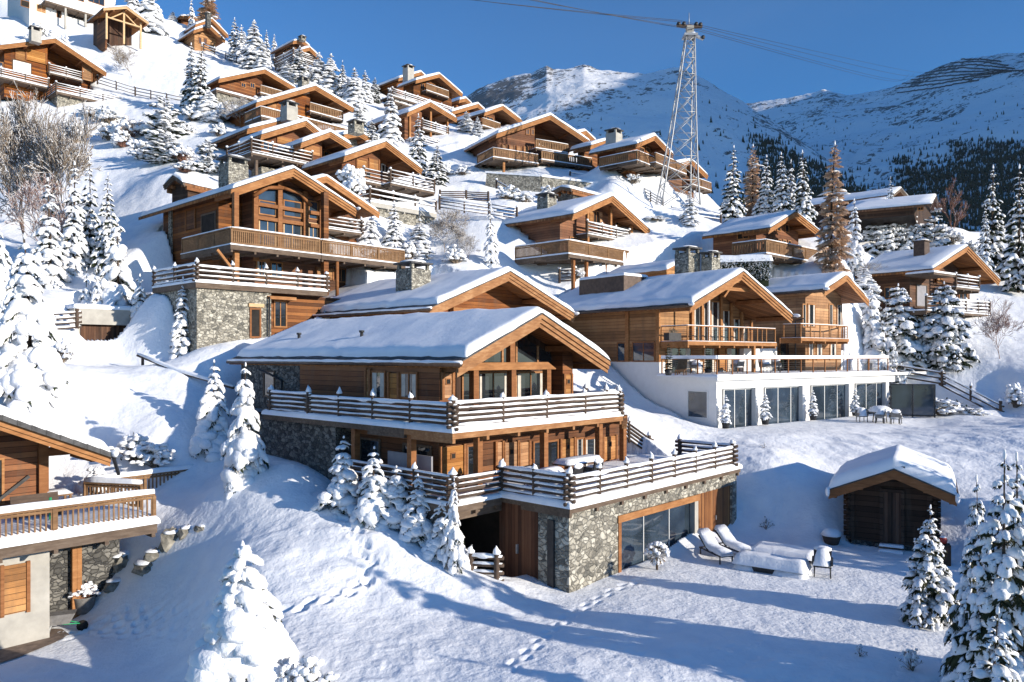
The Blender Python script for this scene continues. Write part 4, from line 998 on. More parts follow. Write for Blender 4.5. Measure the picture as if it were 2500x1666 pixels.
def build_upper():
    """The chalet with the big glazed gable on the left."""
    h = House('wooden_chalet', 'chalet with a tall glazed gable and long slatted balconies over a stone storey', (714.5, 413), (561, 464), (867.6, 512), 53.7, 47.4, -14)
    tb = h.sy(338, h.xl)
    h.roof(tb, .28, inset=.1, barge='barge', bh=.5, gutter=False, snow_seed=41)
    rf = h.roofs[0]
    g = MB(); x = h.xr + .05; g.tube([(x, -.3, h.zr - .06), (x, 6, h.zr - .06)], .08, 'copper', 8); g.lump((x, -.2, h.zr + .05), (.13, .35, .12), 'roof_snow', RNG, 8, 5); g.build('gutter', rf)
    bx0 = h.sx(563, -1.2); by0 = -1.2
    zf = h.z(596, bx0, by0); zl = h.z(689, h.sx(480, -3.2), -3.2)
    xw = -5.6 if h.sx(420) < -9 else h.xl + 1.0
    xw = h.xl + .9; yw = 1.6; x1 = h.sx(852, yw)
    h.body(xw, h.sx(628, yw), yw + 1.8, tb - 2.5, zl, 'old_wood')
    h.body(h.sx(622, yw), h.sx(795, yw), yw, tb - 3, zl, 'red_wood')
    h.body(h.sx(795, yw) + .003, h.xr - 1.0, yw + 2.2, tb - 3, zl, 'old_wood')
    # big window
    yg = yw
    for a, b in ((631, 674), (691, 736), (752, 776)):
        xa, xb = h.sx(a, yg), h.sx(b, yg); xm = (xa + xb) / 2
        top = (lambda x: h.roofz(x) - .95)
        zc, zd = h.z(524, xm, yg), h.z(491, xm, yg)
        h.window('f', xa, xb, h.z(527 + (a - 631) * .08, xm, yg), zd, yg, frame='barge', pane='glass_blue', name='window'); h.window('f', xa, xb, zf + .05, h.z(535 + (a - 631) * .08, xm, yg), yg, nv=2, frame='light_frame', pane='glass_blue', name='balcony_window')
        m = MB(); zq = zd + .03; m.prism([(xa, zq), (xb, zq), (xb, max(zq + .05, top(xb))), (xa, max(zq + .05, top(xa)))], 'y', yg - .05, yg - .004, 'glass_blue'); m.build('gable_window', h.root)
    for a in (623, 682, 744, 783):
        x = h.sx(a, yg - .15); m = MB(); m.box(x - .17, x + .17, yg - .3, yg - .062, zf, h.roofz(x) - .35, 'beam'); m.build('post', h.root)
    for py in (531, 498):
        xa, xb = h.sx(625, yg), h.sx(787, yg); zz = h.z(py, xa, yg); 
        m = MB(); m.box(xa, xb, yg - .26, yg - .064, zz - .16, zz + .1, 'beam'); m.build('cross_beam', h.root)
    m = MB(); m.box(-.18, .18, .15, yg, h.za - .66, h.za - .34, 'beam'); m.build('ridge_beam', rf)
    for sg in (-1, 1):
        m = MB(); m.tube([(sg * 2.3, yg - .35, h.za - 2.1), (sg * 1.3, yg - .45, h.za - 1.35), (0, yg - .35, h.za - 1.15)], .14, 'beam', 8); m.build('brace', rf)
    x = h.sx(575, -.4); m = MB(); m.box(x - .16, x + .16, -.56, -.24, zf, h.roofz(x) - .3, 'beam'); m.build('post', h.root)
    x = h.sx(793, -.2); m = MB(); m.box(x - .2, x + .2, -.4, 0, zl, h.roofz(x) - .3, 'old_wood'); m.build('post', h.root)
    # side wall
    h.win(492, 520, 528, 575, 'l', xw, frame='grey_wood', pane='dark', fw=.12); h.panel(456, 515, 478, 560, 'l', xw, 'old_wood')
    y = h.sy(416, xw); m = MB(); m.box(xw - .12, xw + .5, y - .4, y + .1, 0, h.zl + .3, 'chimney_stone'); m.build('pillar', h.root)
    # balconies with slats
    yb = h.sy(441, bx0); bx1 = h.sx(784, by0)
    h.deck(bx0, bx1, by0, yw - .004, zf, .34, 'grey_wood', .07); h.deck(bx0, xw - .004, yw, yb, zf, .34, 'grey_wood', .05)
    h.railing([(bx0 + .1, yb - .1, zf + .04), (bx0 + .1, by0 + .08, zf + .04), (bx1 - .1, by0 + .08, zf + .04)], 'slat', 1.05, 1.1, gap=2.6)
    cx0, cx1 = h.sx(785, -.7), h.sx(990, -.7); zc = h.z(622, cx0, -.7)
    h.deck(cx0, cx1, -.7, 3, zc, .34, 'grey_wood', .08); h.railing([(cx0 + .1, 1.5, zc + .04), (cx0 + .1, -.62, zc + .04), (cx1 - .1, -.62, zc + .04), (cx1 - .1, 3, zc + .04)], 'slat', 1.05, 1.4, gap=2.6)
    h.body(h.sx(793, yw), h.sx(985, 3), 3.0, tb - 6, zl, 'old_wood', zc - .345)
    h.win(820, 655, 845, 690, 'f', 3.0, nv=2, frame='barge'); h.win(870, 655, 900, 680, 'f', 3.0, nv=2, frame='barge', shut='both')
    x = h.sx(823, -.5); m = MB(); m.tube([(x, -.5, zl), (x, -.5, zc - .35)], .13, 'beam', 8); m.build('post', h.root)
    # under the front balcony
    h.win(625, 628, 652, 680, 'f', yw, nv=2, frame='barge', curtain=.2); h.win(660, 640, 690, 682, 'f', yw, nv=2, frame='barge'); h.panel(772, 655, 812, 682, 'f', yw - .02, 'gold_wood', False)
    m = MB(); xa, xb = h.sx(618, yw - .1), h.sx(656, yw - .1); zz = h.z(632, xa, yw - .1); m.box(xa, xb, yw - .3, yw - .07, zz - .15, zz + .15, 'barge'); m.build('lintel', h.root)
    x = h.sx(577, -.6); m = MB(); m.box(x - .16, x + .16, -.7, -.4, zl, zf - .345, 'barge'); m.bar((x - .1, -.55, zl + 1.1), (x - 1.3, -.55, zf - .36), .16, .16, 'barge'); m.build('post', h.root)
    # terrace on the stone storey
    tx0 = h.sx(478, -3.4); ty0 = -3.4; tx1 = h.sx(800, ty0); tyb = h.sy(372, tx0)
    m = MB(); m.box(tx0, tx1, ty0, yw - .01, zl - .35, zl, 'grey_wood'); m.box(tx0, xw + .0, yw - .008, tyb, zl - .35, zl, 'grey_wood'); o = m.build('terrace', h.root)
    snow_sheet(o, tx0 - .05, tx1, ty0 - .05, yw - .02, zl + .002, .18); snow_sheet(o, tx0 - .05, xw - .02, yw, tyb, zl + .002, .18)
    h.railing([(tx0 + .12, tyb, zl + .1), (tx0 + .12, ty0 + .12, zl + .1), (tx1, ty0 + .12, zl + .1)], 'log', 1.0, 1.1, 4, 2.45)
    zg = -1
    m = MB(); m.box(tx0 + .15, h.sx(662, ty0 + .2), ty0 + .2, 6, zg, zl - .352, 'stone'); m.build('stone_base', h.root)
    m = MB(); m.box(h.sx(662, ty0 + .2) + .003, tx1 + 3, ty0 + .9, 6, zg, zl - .352, 'old_wood'); m.build('wall', h.root)
    h.win(609, 752, 637, 826, 'f', ty0 + .2, frame='beam', pane='dark', fw=.12, name='side_door')
    xa, xb = h.sx(606, ty0 + .2), h.sx(643, ty0 + .2); zz = h.z(749, xa, ty0); m = MB(); m.box(xa, xb, ty0 + .08, ty0 + .197, zz, zz + .22, 'light_frame'); m.build('lintel', h.root)
    h.win(668, 735, 700, 800, 'f', ty0 + .9, nv=2, frame='barge', name='window')
    x = h.sx(664, ty0 - .3); m = MB(); m.tube([(x, ty0 + .02, zg), (x, ty0 + .02, zl - .6)], .06, 'dark_metal', 8); m.build('downpipe', h.root)
    m = MB(); xa, xb = h.sx(660, ty0 - .2), h.sx(730, ty0 - .2); zz = h.z(722, xa, ty0); m.box(xa, xb, ty0 + .1, ty0 + .89, zz - .2, zz, 'barge'); m.build('porch_roof', h.root)
    # second, set-back gable at the back right
    ax = h.sx(796, 4.0); az = h.z(430, ax, 4.0); rx = h.sx(925, 4.0); rz = h.z(519, rx, 4.0); lx = ax - (rx - ax); lz = rz
    m = MB(); m.prism([(lx, lz), (ax, az), (rx, rz), (rx, rz - .22), (ax, az - .22), (lx, lz - .22)], 'y', 4, tb - 2, 'soffit'); o = m.build('roof', h.root)
    for (p, q, r_, t_) in ((lx, lz, ax, az), (ax, az, rx, rz)):
        b = MB()
        for i in range(2): b.prism([(p, q - .26 * i - .01), (r_, t_ - .26 * i - .01), (r_, t_ - .26 * i - .28), (p, q - .26 * i - .28)], 'y', 3.9 + .04 * i, 3.997, 'barge')
        b.build('barge_board', o)
    zf2 = lambda x: (lz + (az - lz) * (x - lx) / (ax - lx) if x < ax else az + (rz - az) * (x - ax) / (rx - ax)) + .01
    h.snow_slab(o, .28, 0, 0, 3.94, tb - 2, 47, 1, lx, rx, zf2)
    m = MB(); w0, w1 = lx + 1.2, rx - 1.2; m.prism([(w0, zl), (w1, zl), (w1, zf2(w1) - .25), (ax, az - .24), (w0, zf2(w0) - .25)], 'y', 5.5, tb - 3, 'old_wood'); m.build('wall', h.root)
    xa, xb = h.sx(798, 3.9), h.sx(884, 3.9); zz = h.z(557, xa, 3.9); h.deck(xa, xb, 3.9, 5.49, zz, .2, 'grey_wood', .06, name='balcony'); h.railing([(xa, 4.0, zz), (xb, 4.0, zz), (xb, 5.4, zz)], 'log', 1.0, .9, 4, 2.3)
    # chimneys
    h.chimney(570, -2.6, 378, 1.5, 1.5, 'chimney_stone', .25, 'slab')
    h.cut(tx0 + .3, tx1 - .3, ty0 + .3, 5, zl - 3.4, .1); h.cut(xw, h.xr, 2, tb - 2, zl - .8, .1); h.cut(.3, h.xr + 1, -2.6, 3, zl - 2, .1)
    FLATS.append((h.o.x, h.o.y, h.c, h.s, tx0 + .6, xw + .8, 1.0, 8.5, h.zb + zl - .15, 3.2)); h.zl_ = zl; return h

def build_corner():
    """The chalet cut by the frame at the lower left."""
    h = House('wooden_chalet', 'amber timber chalet cut by the picture edge, with baluster-railed deck and concrete base', (-330, 905), (-700, 1010), (268, 1108), 24.6, 47.4, -7)
    tb = 10.5
    h.roof(tb, .36, barge='barge', bh=.46, snow_seed=51, gutter=False)
    rf = h.roofs[0]
    e = MB()
    n = 16
    for i in range(n):
        for k in range(1):
            t0, t1 = i / n, (i + 1) / n; x0, x1 = h.xr * t0, h.xr * t1
            e.prism([(x0 + .01, h.roofz(x0) - .14), (x1, h.roofz(x1) - .14), (x1, h.roofz(x1) + .05), (x0 + .01, h.roofz(x0) + .07)], 'y', -.31, -.25, 'slate')
    e.build('slate_edge', rf)
    x = h.xr + .06; m = MB(); m.tube([(x, -.35, h.zr - .08), (x, 8, h.zr - .08)], .09, 'dark_metal', 8); m.lump((x, -.3, h.zr + .03), (.14, .3, .15), 'roof_snow', RNG, 8, 5); m.bar((x, -.2, h.zr - .12), (x + .35, .2, h.zr - .9), .1, .1, 'dark_metal'); m.build('gutter', rf)
    yw = 2.2; x1 = h.sx(112, yw); zd = h.z(1345, h.sx(0, -2.2), -2.2) + .12
    h.body(h.xl + 1.2, x1, yw, tb - 1, zd - .3, 'red_wood')
    x = x1 - .12; m = MB(); m.box(x - .17, x + .17, yw - .2, yw + .14, zd, h.roofz(x) - .3, 'beam'); m.bar((x - .5, yw - .12, zd + 1.7), (x - 2.3, yw - .12, zd + .3), .12, .12, 'dark_metal'); m.build('post', h.root)
    m = MB(); m.box(x - .2, x + 1.9, yw + .0, yw + .35, h.roofz(x) - .95, h.roofz(x) - .62, 'beam'); m.build('purlin', h.root)
    h.win(-60, 1120, 10, 1235, 'f', yw, nv=2, frame='barge')
    # deck
    dy = -2.2; dx0, dx1 = h.sx(-160, dy), h.sx(384, dy)
    h.deck(dx0, dx1, dy, yw - .006, zd, .40, 'grey_wood', .36, lip=.1, edges='fr', name='deck')
    xb1 = h.sx(478, 2.6)
    h.deck(x1 + .01, dx1 + .6, yw - .003, 6.2, zd, .3, 'old_barge', .2, name='deck')
    h.railing([(dx0, dy + .12, zd + .12), (h.sx(376, dy + .12), dy + .12, zd + .12)], 'bar', 1.0, 2.7, gap=3.3)
    xk = h.sx(208, 3.2); 
    h.railing([(h.sx(345, .6), .6, zd + .1), (h.sx(208, 3.0), 3.0, zd + .1), (h.sx(484, 3.4), 3.4, zd + .1)], 'bar', 1.0, 2.7, gap=3.3)

    # base
    zg = h.z(1562, h.sx(60, .4), .4) - 1.2
    yb = dy + 2.0
    m = MB(); m.box(h.sx(-150, yb), h.sx(121, yb), yb, 6, zg, zd - .41, 'concrete'); m.build('wall', h.root, 'bare concrete garage wall')
    h.panel(4, 1378, 68, 1497, 'f', yb, 'gold_wood', False, .05, 'garage_door')
    m = MB(); xa = h.sx(122, yb); m.box(xa + .05, xa + 3.0, yb + 1.5, yb + 1.7, zg, zd - .41, 'dark_stone'); m.build('bay_wall', h.root)
    for q in (181, 192):
        x = h.sx(q, yb + 1.3); m = MB(); m.box(x - .09, x + .09, yb + 1.2, yb + 1.38, zg, zd - .41, 'barge'); m.build('post', h.root)
    h.cut(h.sx(-150, yb), xa + .6, yb + .1, 5.5, h.z(1545, h.sx(60, yb), yb) - .1, .1); h.cut(x1 - .3, dx1 - .4, dy + .3, 6, zd - .45, .05)
    FLATS.append((h.o.x, h.o.y, h.c, h.s, h.sx(-300, yb), h.sx(165, yb), -5.5, yb + 1.4, h.zb + h.z(1562, h.sx(60, .4), .4), 4.2)); h.zd, h.yb, h.zgr = zd, yb, h.z(1562, h.sx(60, .4), .4); return h

def build_shed():
    h = House('log_cabin', 'small dark log cabin with thick pillow of snow on its roof, on the level yard', (2183, 1146), (2024, 1196), (2336, 1212), 32.6, -29, -5.0)
    th = .12; tb = 5.4
    h.roof(tb, .50, .13, barge='beam', boards=1, bh=.34, gutter=False, snow_seed=61, rough=.6)
    rf = h.roofs[0]
    m = MB(); m.box(-.42, .42, -.16, .5, h.za + .02, h.za + .16, 'copper'); m.build('ridge_cap', rf)
    for x in (h.xl - .03, h.xr + .03):
        z = h.zl if x < 0 else h.zr; m = MB(); m.tube([(x, -.3, z - .05), (x, tb, z - .05)], .07, 'copper', 8); m.lump((x, -.22, z - .06), (.1, .16, .22), 'roof_snow', RNG, 8, 6); m.build('gutter', rf)
    yw = .95; xa, xb = h.sx(2072, yw), h.sx(2283, yw); zg = h.z(1332, xa, yw); zf = zg + .3
    h.body(xa, xb, yw, tb - .6, zf, 'log_wall', drop=.14)
    h.box('plinth', xa + .1, xb - .1, yw + .1, tb - .7, zg - 1, zf - .003, 'dark_stone')
    for x in (xa, xb):
        m = MB(); z = zf + .12
        while z < h.roofz(xa) - .35:
            m.tube([(x, yw - .22, z), (x, yw + .3, z)], .11, 'log_wall', 8); m.tube([(x - .22, yw + .1, z + .11), (x + .22, yw + .1, z + .11)], .11, 'log_wall', 8); z += .235
        m.build('log_corner', h.root)
    dx0, dx1 = h.sx(2152, yw), h.sx(2204, yw); zt = h.z(1200, dx0, yw)
    m = MB(); m.box(dx0, dx1, yw - .06, yw - .004, zf + .02, zt, 'dark_board'); d = m.build('door', h.root)
    m = MB()
    for x in (dx0, dx1): m.box(x - .07, x + .07, yw - .12, yw - .003, zf, zt + .14, 'log_wall')
    m.box(dx0 + .07, dx1 - .07, yw - .12, yw - .065, zt + .003, zt + .14, 'log_wall'); m.build('door_frame', d)
    m = MB(); m.box((dx0 + dx1) / 2 - .02, (dx0 + dx1) / 2 + .02, yw - .09, yw - .062, zf + .02, zt, 'dark'); m.build('door_gap', d)
    m = MB(); xq = h.sx(2270, yw); m.box(xq - .1, xq + .1, yw - .1, yw - .004, zf, h.roofz(xq) - .3, 'log_wall'); xq = h.sx(2080, yw); m.box(xq - .1, xq + .1, yw - .1, yw - .004, zf, h.roofz(xq) - .3, 'log_wall'); m.build('post', h.root)
    m = MB(); m.box(-.14, .14, .1, 1.2, h.za - .42, h.za - .14, 'log_wall'); m.build('ridge_beam', rf)
    # steps
    for i in range(2):
        m = MB(); x0, x1 = h.sx(2144, yw - .8), h.sx(2206, yw - .8); y0 = yw - .4 - .35 * i; z = zf - .06 - .17 * i
        m.box(x0, x1, y0, y0 + .32, z - .1, z, 'grey_wood'); o = m.build('step', h.root); snow_sheet(o, x0, x1, y0 - .01, y0 + .31, z + .002, .08)
    h.cut(xa + .15, xb - .15, yw + .15, tb - .8, zg - .3, .2); h.zg = zg; return h
# ------------------------------------------------------------------ houses further up the slope
def village(label, A, L, Rt, Y, back=None, length=10., H=7., phi=47.4, snow=.40, front=1.5, side=.9, wall='old_wood', lower='chimney_stone', lowz=None, balc=(), wins=(), panels=(), chims=(), recess=None, name='wooden_chalet', barge='barge', posts=(), extra=None, group='chalets on the slope', bh=.46, dig=True):
    h = House(name, label, A, L, Rt, Y, phi, -H, group=None)
    tb = h.sy(back, h.xl) if back else length
    if not (3 < tb < 24): print('LEN', label, tb); tb = length
    h.roof(tb, snow, inset=.08, barge=barge, bh=bh, gutter=False, snow_seed=RNG.randint(1, 900), purlins=Y < 100)
    xa, xb = h.xl + side, h.xr - side
    lz = 0 if lowz is None else h.z(lowz, h.xl, 0)
    if recess:        # the right part of the gable stands back under the roof
        xr = h.sx(recess, front); h.body(xa, xr, front, tb - .6, lz, wall); h.body(xr + .003, xb, front + 1.7, tb - .6, lz, wall)
    else: h.body(xa, xb, front, tb - .6, lz, wall)
    if lowz is not None: h.body(xa - .05, xb + .05, front - .05, tb - .5, -3, lower, lz - .003, name='stone_base')
    for b in balc:
        px0, py, px1, kind, y0 = b[:5]; o = b[5] if len(b) > 5 else {}
        x0, x1 = h.sx(px0, y0), h.sx(px1, y0); zf = h.z(py, x0, y0)
        h.deck(x0, x1, y0, front + (1.68 if recess else -.01), zf, .22, 'grey_wood', .1)
        pts = [(x0 + .05, y0 + .05, zf + .05), (x1 - .05, y0 + .05, zf + .05)]
        if o.get('left'): 
            yl = h.sy(o['left'], x0); pts = [(x0 + .05, yl, zf + .05)] + pts; h.deck(x0, xa - .005, front, yl, zf, .22, 'grey_wood', .08)
        if o.get('right'): pts.append((x1 - .05, o['right'], zf + .05))
        h.railing(pts, kind, o.get('h', 1.0), 1.2, 4, 2.4, detail=False)
    for w in wins:
        k = dict(nv=2, frame='barge', pane='glass', out=.08); k.update(w[6] if len(w) > 6 else {}); h.win(*w[:4], w[4], w[5] if w[5] is not None else (front if w[4] == 'f' else xa), **k)
    for p in panels:
        at = p[5] if p[5] is not None else (front if p[4] == 'f' else xa); h.panel(*p[:4], p[4], at, p[6] if len(p) > 6 else 'shutter', False)
    for c in chims: h.chimney(*c[:3], **(c[3] if len(c) > 3 else {}))
    for px, y in posts:
        x = h.sx(px, y); m = MB(); m.box(x - .13, x + .13, y - .13, y + .13, lz, h.roofz(x) - .26, 'barge'); m.build('post', h.root)
    if dig: h.cut(xa + .5, xb - .5, front + .6, tb - 1.2, max(.6, lz - 2.6 if lowz is not None else .6), .2)
    if extra: extra(h)
    return h

def rail_line(label, pts, kind='log', h=1.0, snow=1.2, n=3, gap=2.5, detail=False, name='fence', cat='fence', group=None, onground=True, lift=0.):
    """A free-standing fence through photo points (px, py of its foot, depth)."""
    P3 = [P(*p) for p in pts]; b = P3[0].copy()
    t = thing(name, label, cat, b, 0, group)
    o = railing(t, [q - b + Vector((0, 0, lift)) for q in P3], kind, h, snow, n, gap, detail, name='rails')
    return t

def build_village():
    V = {}
    S, G_ = 'slat', 'log'
    d = dict
    V['K'] = village('chalet with stacked gold logs in its gable and log-railed balconies, cut by the picture edge', (134.6, 96), None, (259, 179), 99, None, 11, 8.5, recess=116, wall='red_wood', balc=[(119, 176, 203, G_, 1.0), (-60, 172, 120, G_, -.2)],
        panels=[(38, 121, 62, 147, 'f', None, 'gold_wood'), (201, 157, 224, 197, 'f', 1.0, 'gold_wood'), (64, 125, 112, 152, 'f', 1.4, 'gold_wood')], wins=[(30, 150, 77, 181, 'f', None, d(pane='lamp_white', frame='grey_wood', nv=1)), (-20, 150, 8, 178, 'f', None)], chims=[(86, -2.5, 64, d(w=1.15, d=1.15, mat='concrete'))])
    K = V['K']
    x0, y0 = K.sx(137, -2.8), -2.8; x1 = K.sx(305, -2.8); zf = K.z(222, x0, y0); zc = zf
    K.deck(x0, x1, y0, 1.4, zf, .3, 'grey_wood', .15, name='terrace'); K.railing([(x0, 1.0, zf + .05), (x0, y0, zf + .05), (x1, y0, zf + .05), (x1, 1.2, zf + .05)], 'log', 1.0, 1.2, 4, 2.4, detail=False)
    m = MB(); m.box(x0 + .3, x1 - 1, y0 + .6, 1.3, zf - 2.5, zf - .31, 'chimney_stone'); m.build('stone_base', K.root)
    def white_ext(h):
        pass
    T = House('white_house', 'white house with a long glass-fronted balcony on posts, at the top left corner', (150, -100), None, (300, -42), 126, 47.4, -15)
    T.roof(14, .3, barge='barge'); zf = T.z(14, T.sx(156, -1.5), -1.5); xe = T.sx(276, -1.5)
    T.body(T.sx(72, .5), T.xr - 1, .5, 13, -2, 'render')
    T.deck(T.sx(110, -1.5), xe, -1.5, .49, zf, .3, 'grey_wood', .1); T.box('balcony_front', T.sx(156, -1.5), xe, -1.56, -1.5, zf + .05, zf + 1.05, 'lamp_white'); T.box('balcony_rail', T.sx(110, -1.5), xe, -1.58, -1.45, zf + 1.06, zf + 1.2, 'snow')
    for q in (160, 209, 250): x = T.sx(q, -1.4); T.box('post', x - .14, x + .14, -1.5, -1.2, zf - 5, zf - .31, 'concrete')
    T.win(89, 13, 112, 31, 'f', .5, nv=2, frame='light_frame', pane='shutter'); T.win(50, 2, 72, 18, 'f', .5, pane='dark'); T.win(138, 22, 150, 44, 'f', .5, nv=1, pane='dark')
    T.win(165, 30, 205, 46, 'f', .5, nv=3, pane='glass', frame='grey_wood'); T.win(212, 42, 245, 58, 'f', .5, nv=3, pane='glass', frame='grey_wood')
    T.win(165, -14, 205, 0, 'f', .5, nv=3, pane='glass', frame='barge'); T.win(215, -8, 255, 10, 'f', .5, nv=3, pane='glass', frame='barge')
    # open timber carport
    C = House('timber_carport', 'open carport with a pale timber truss under a small gable roof, beside the white house', (308, 17), None, (362, 56), 117, 47.4, -5, cat='carport')
    C.roof(7, .25, barge='light_frame')
    for x in (C.xl + .8, 0, C.xr - .8): C.box('post', x - .13, x + .13, .8, 1.06, -.5, C.roofz(x) - .3, 'light_frame')
    m = MB(); zz = C.za - 2.1; m.bar((C.xl + .8, .93, zz), (C.xr - .8, .93, zz), .2, .2, 'light_frame')
    m.bar((0, .93, C.za - .6), (C.xr - 1.4, .93, zz), .16, .16, 'light_frame'); m.bar((0, .93, C.za - .6), (C.xl + 1.4, .93, zz), .16, .16, 'light_frame'); m.build('truss', C.root)
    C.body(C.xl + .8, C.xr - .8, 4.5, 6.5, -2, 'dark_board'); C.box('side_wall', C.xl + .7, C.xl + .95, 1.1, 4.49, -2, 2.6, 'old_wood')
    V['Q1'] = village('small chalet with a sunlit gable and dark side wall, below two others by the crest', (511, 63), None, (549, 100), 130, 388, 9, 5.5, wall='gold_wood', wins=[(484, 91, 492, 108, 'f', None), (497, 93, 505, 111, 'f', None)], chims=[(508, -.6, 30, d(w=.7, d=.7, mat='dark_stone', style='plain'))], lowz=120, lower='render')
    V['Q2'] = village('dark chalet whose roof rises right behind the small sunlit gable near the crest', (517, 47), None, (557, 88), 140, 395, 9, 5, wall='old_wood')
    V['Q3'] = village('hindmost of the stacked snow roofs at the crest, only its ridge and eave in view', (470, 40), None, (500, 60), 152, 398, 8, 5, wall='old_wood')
    V['P1'] = village('chalet on the crest half hidden by a snowy spruce, two long rails on its side', (755, 117), None, (779, 140), 125, 674, 9, 6.5, balc=[(716, 136, 772, G_, .4, d(left=669)), (716, 152, 768, G_, .2, d(left=672))])
    V['P2'] = village('highest chalet on the skyline, with a thin stone chimney', (736, 98), None, (757, 116), 133, 656, 9, 5.5, chims=[(738, -.3, 86, d(w=.9, d=.9))], wins=[(690, 118, 710, 126, 'l', None)])
    V['J'] = village('chalet with a long orange gable above a snowed terrace, below the crest spruces', (645.6, 171), (533, 194), (722, 217), 108, None, 10, 6.5, wall='red_wood', recess=640, balc=[(636, 226, 690, S, .6)], wins=[(588, 203, 600, 214, 'f', None), (610, 203, 622, 216, 'f', None)])
    J = V['J']; x0 = J.sx(528, -1.5); x1 = J.sx(660, -1.5); zf = J.z(216, x0, -1.5); J.deck(x0, x1, -1.5, 1.4, zf - .1, .3, 'grey_wood', .3, name='terrace'); m = MB(); m.box(x0 + .2, x1, -1.2, 1.3, zf - 3.5, zf - .41, 'chimney_stone'); m.build('stone_base', J.root)
    V['I'] = village('chalet with a broad deep-eaved gable and snowed deck rails, above the stepped roofs', (768.5, 211), (624, 252), (862, 266), 94, None, 11, 7, wall='red_wood', recess=757, balc=[(757, 271, 838, S, .7)], chims=[(741, -.8, 186, d(w=1.0, d=1.0))], panels=[(700, 242, 720, 266, 'f', None, 'shutter'), (652, 252, 676, 268, 'f', None, 'shutter')])
    I = V['I']; zf = I.z(284, I.sx(640, -2.5), -2.5); x0, x1 = I.sx(638, -2.5), I.sx(860, -2.5); I.deck(x0, x1, -2.5, 1.4, zf, .3, 'grey_wood', .2, name='terrace')
    I.railing([(x0, 1.2, zf + .1), (x0, -2.4, zf + .1), (x1, -2.4, zf + .1)], 'slat', 1.0, 1.6, 4, 2.4, detail=False); I.box('stone_base', x0 + .2, x1 - .2, -2.2, 1.3, zf - 3.5, zf - .31, 'chimney_stone')
    # the stepped chalet group above the glazed gable
    V['H1'] = village('rearmost and longest of the stepped snow roofs above the glazed gable chalet', (719, 288), (602, 316), None, 82, 505, 8, 6, snow=.4, wall='old_wood', chims=[(706, -1.2, 246, d(w=1.3, d=1.3, mat='concrete'))])
    V['H2'] = village('chalet of the stepped group with a white-railed log balcony on posts', (745, 297), (635.5, 330), None, 76, 579, 8, 7.5, snow=.42, wall='red_wood', balc=[(613, 371, 764, G_, -2.2, d(left=553, h=1.15))], panels=[(676, 338, 714, 352, 'f', None, 'gold_wood')], wins=[(640, 345, 668, 368, 'f', None)])
    h = V['H2']; z0 = h.z(398, h.sx(640, -1.4), -1.4)
    for q in (600, 625, 690, 745): x = h.sx(q, -1.8); h.box('post', x - .12, x + .12, -1.95, -1.7, -2, z0, 'grey_wood')
    h.body(h.sx(640, -.6), h.sx(760, -.6), -.5, 1.4, -3, 'chimney_stone', z0 - .1, name='stone_base')
    V['H3'] = village('small gable with a sunlit red corner wall, wedged between two larger stepped roofs', (804.4, 324), (733, 350), (857, 357), 74, None, 8, 7.5, snow=.42, wall='red_wood', recess=786, panels=[(742, 356, 782, 378, 'f', None, 'shutter')], wins=[(790, 372, 815, 392, 'f', 3.2)])
    V['H4'] = village('little stone-walled gable peeping out behind the stepped roofs', (876, 323), (827, 332), (909, 343), 83, None, 6, 5, snow=.35, wall='chimney_stone', chims=[(869, -2.2, 291, d(w=1.2, d=1.2))])
    V['H5'] = village('widest of the stepped chalets, sunlit plank gable above two log-railed terraces', (939.8, 347), (838, 383), (1028, 415), 72, None, 9, 7.5, snow=.42, wall='red_wood', recess=928, panels=[(870, 392, 896, 418, 'f', None, 'shutter'), (900, 390, 924, 416, 'f', None, 'shutter')], wins=[(930, 402, 948, 424, 'f', 3.2, d(frame='white_frame')), (880, 420, 905, 436, 'f', None)], balc=[(888, 441, 950, G_, -.6, d(h=1.1)), (953, 446, 1062, G_, -1.6, d(h=1.15, right=1.2))])
    h = V['H5']; x0, x1 = h.sx(905, -3.2), h.sx(1066, -3.2); zf = h.z(492, x0, -3.2); h.deck(x0, x1, -3.2, .4, zf, .4, 'concrete', .25, name='terrace'); h.railing([(x0, .3, zf + .1), (x0, -3.1, zf + .1), (x1, -3.1, zf + .1)], 'log', 1.05, 1.5, 3, 2.6, detail=False); h.box('stone_base', x0 + .2, x1 - .2, -2.9, 1.4, zf - 3, zf - .42, 'chimney_stone')
    V['L'] = village('narrow tall chalet with a centre post and two log-railed floors', (1049, 251), (993, 276), (1114, 291), 98, 962, 10, 8.5, wall='red_wood', recess=1030, balc=[(1031, 312, 1096, G_, .5)], wins=[(1036, 282, 1048, 308, 'f', 3.2, d(pane='glass_blue')), (1055, 288, 1074, 310, 'f', 3.2, d(pane='glass_blue')), (1032, 318, 1044, 330, 'f', 1.5), (1052, 320, 1068, 334, 'f', 3.2)], posts=[(1051, .7), (1092, .7), (1000, 1.4)])
    h = V['L']; x0, x1 = h.sx(1030, -1.6), h.sx(1108, -1.6); zf = h.z(352, x0, -1.6); h.deck(x0, x1, -1.6, 1.4, zf, .3, 'grey_wood', .15, name='terrace'); h.railing([(x0, 3, zf + .1), (x0, -1.5, zf + .1), (x1, -1.5, zf + .1), (x1, 1, zf + .1)], 'log', 1.0, 1.5, 4, 2.4, detail=False); h.box('stone_base', x0 + .5, x1 - .2, -1.2, 1.4, zf - 3, zf - .31, 'dark_stone')
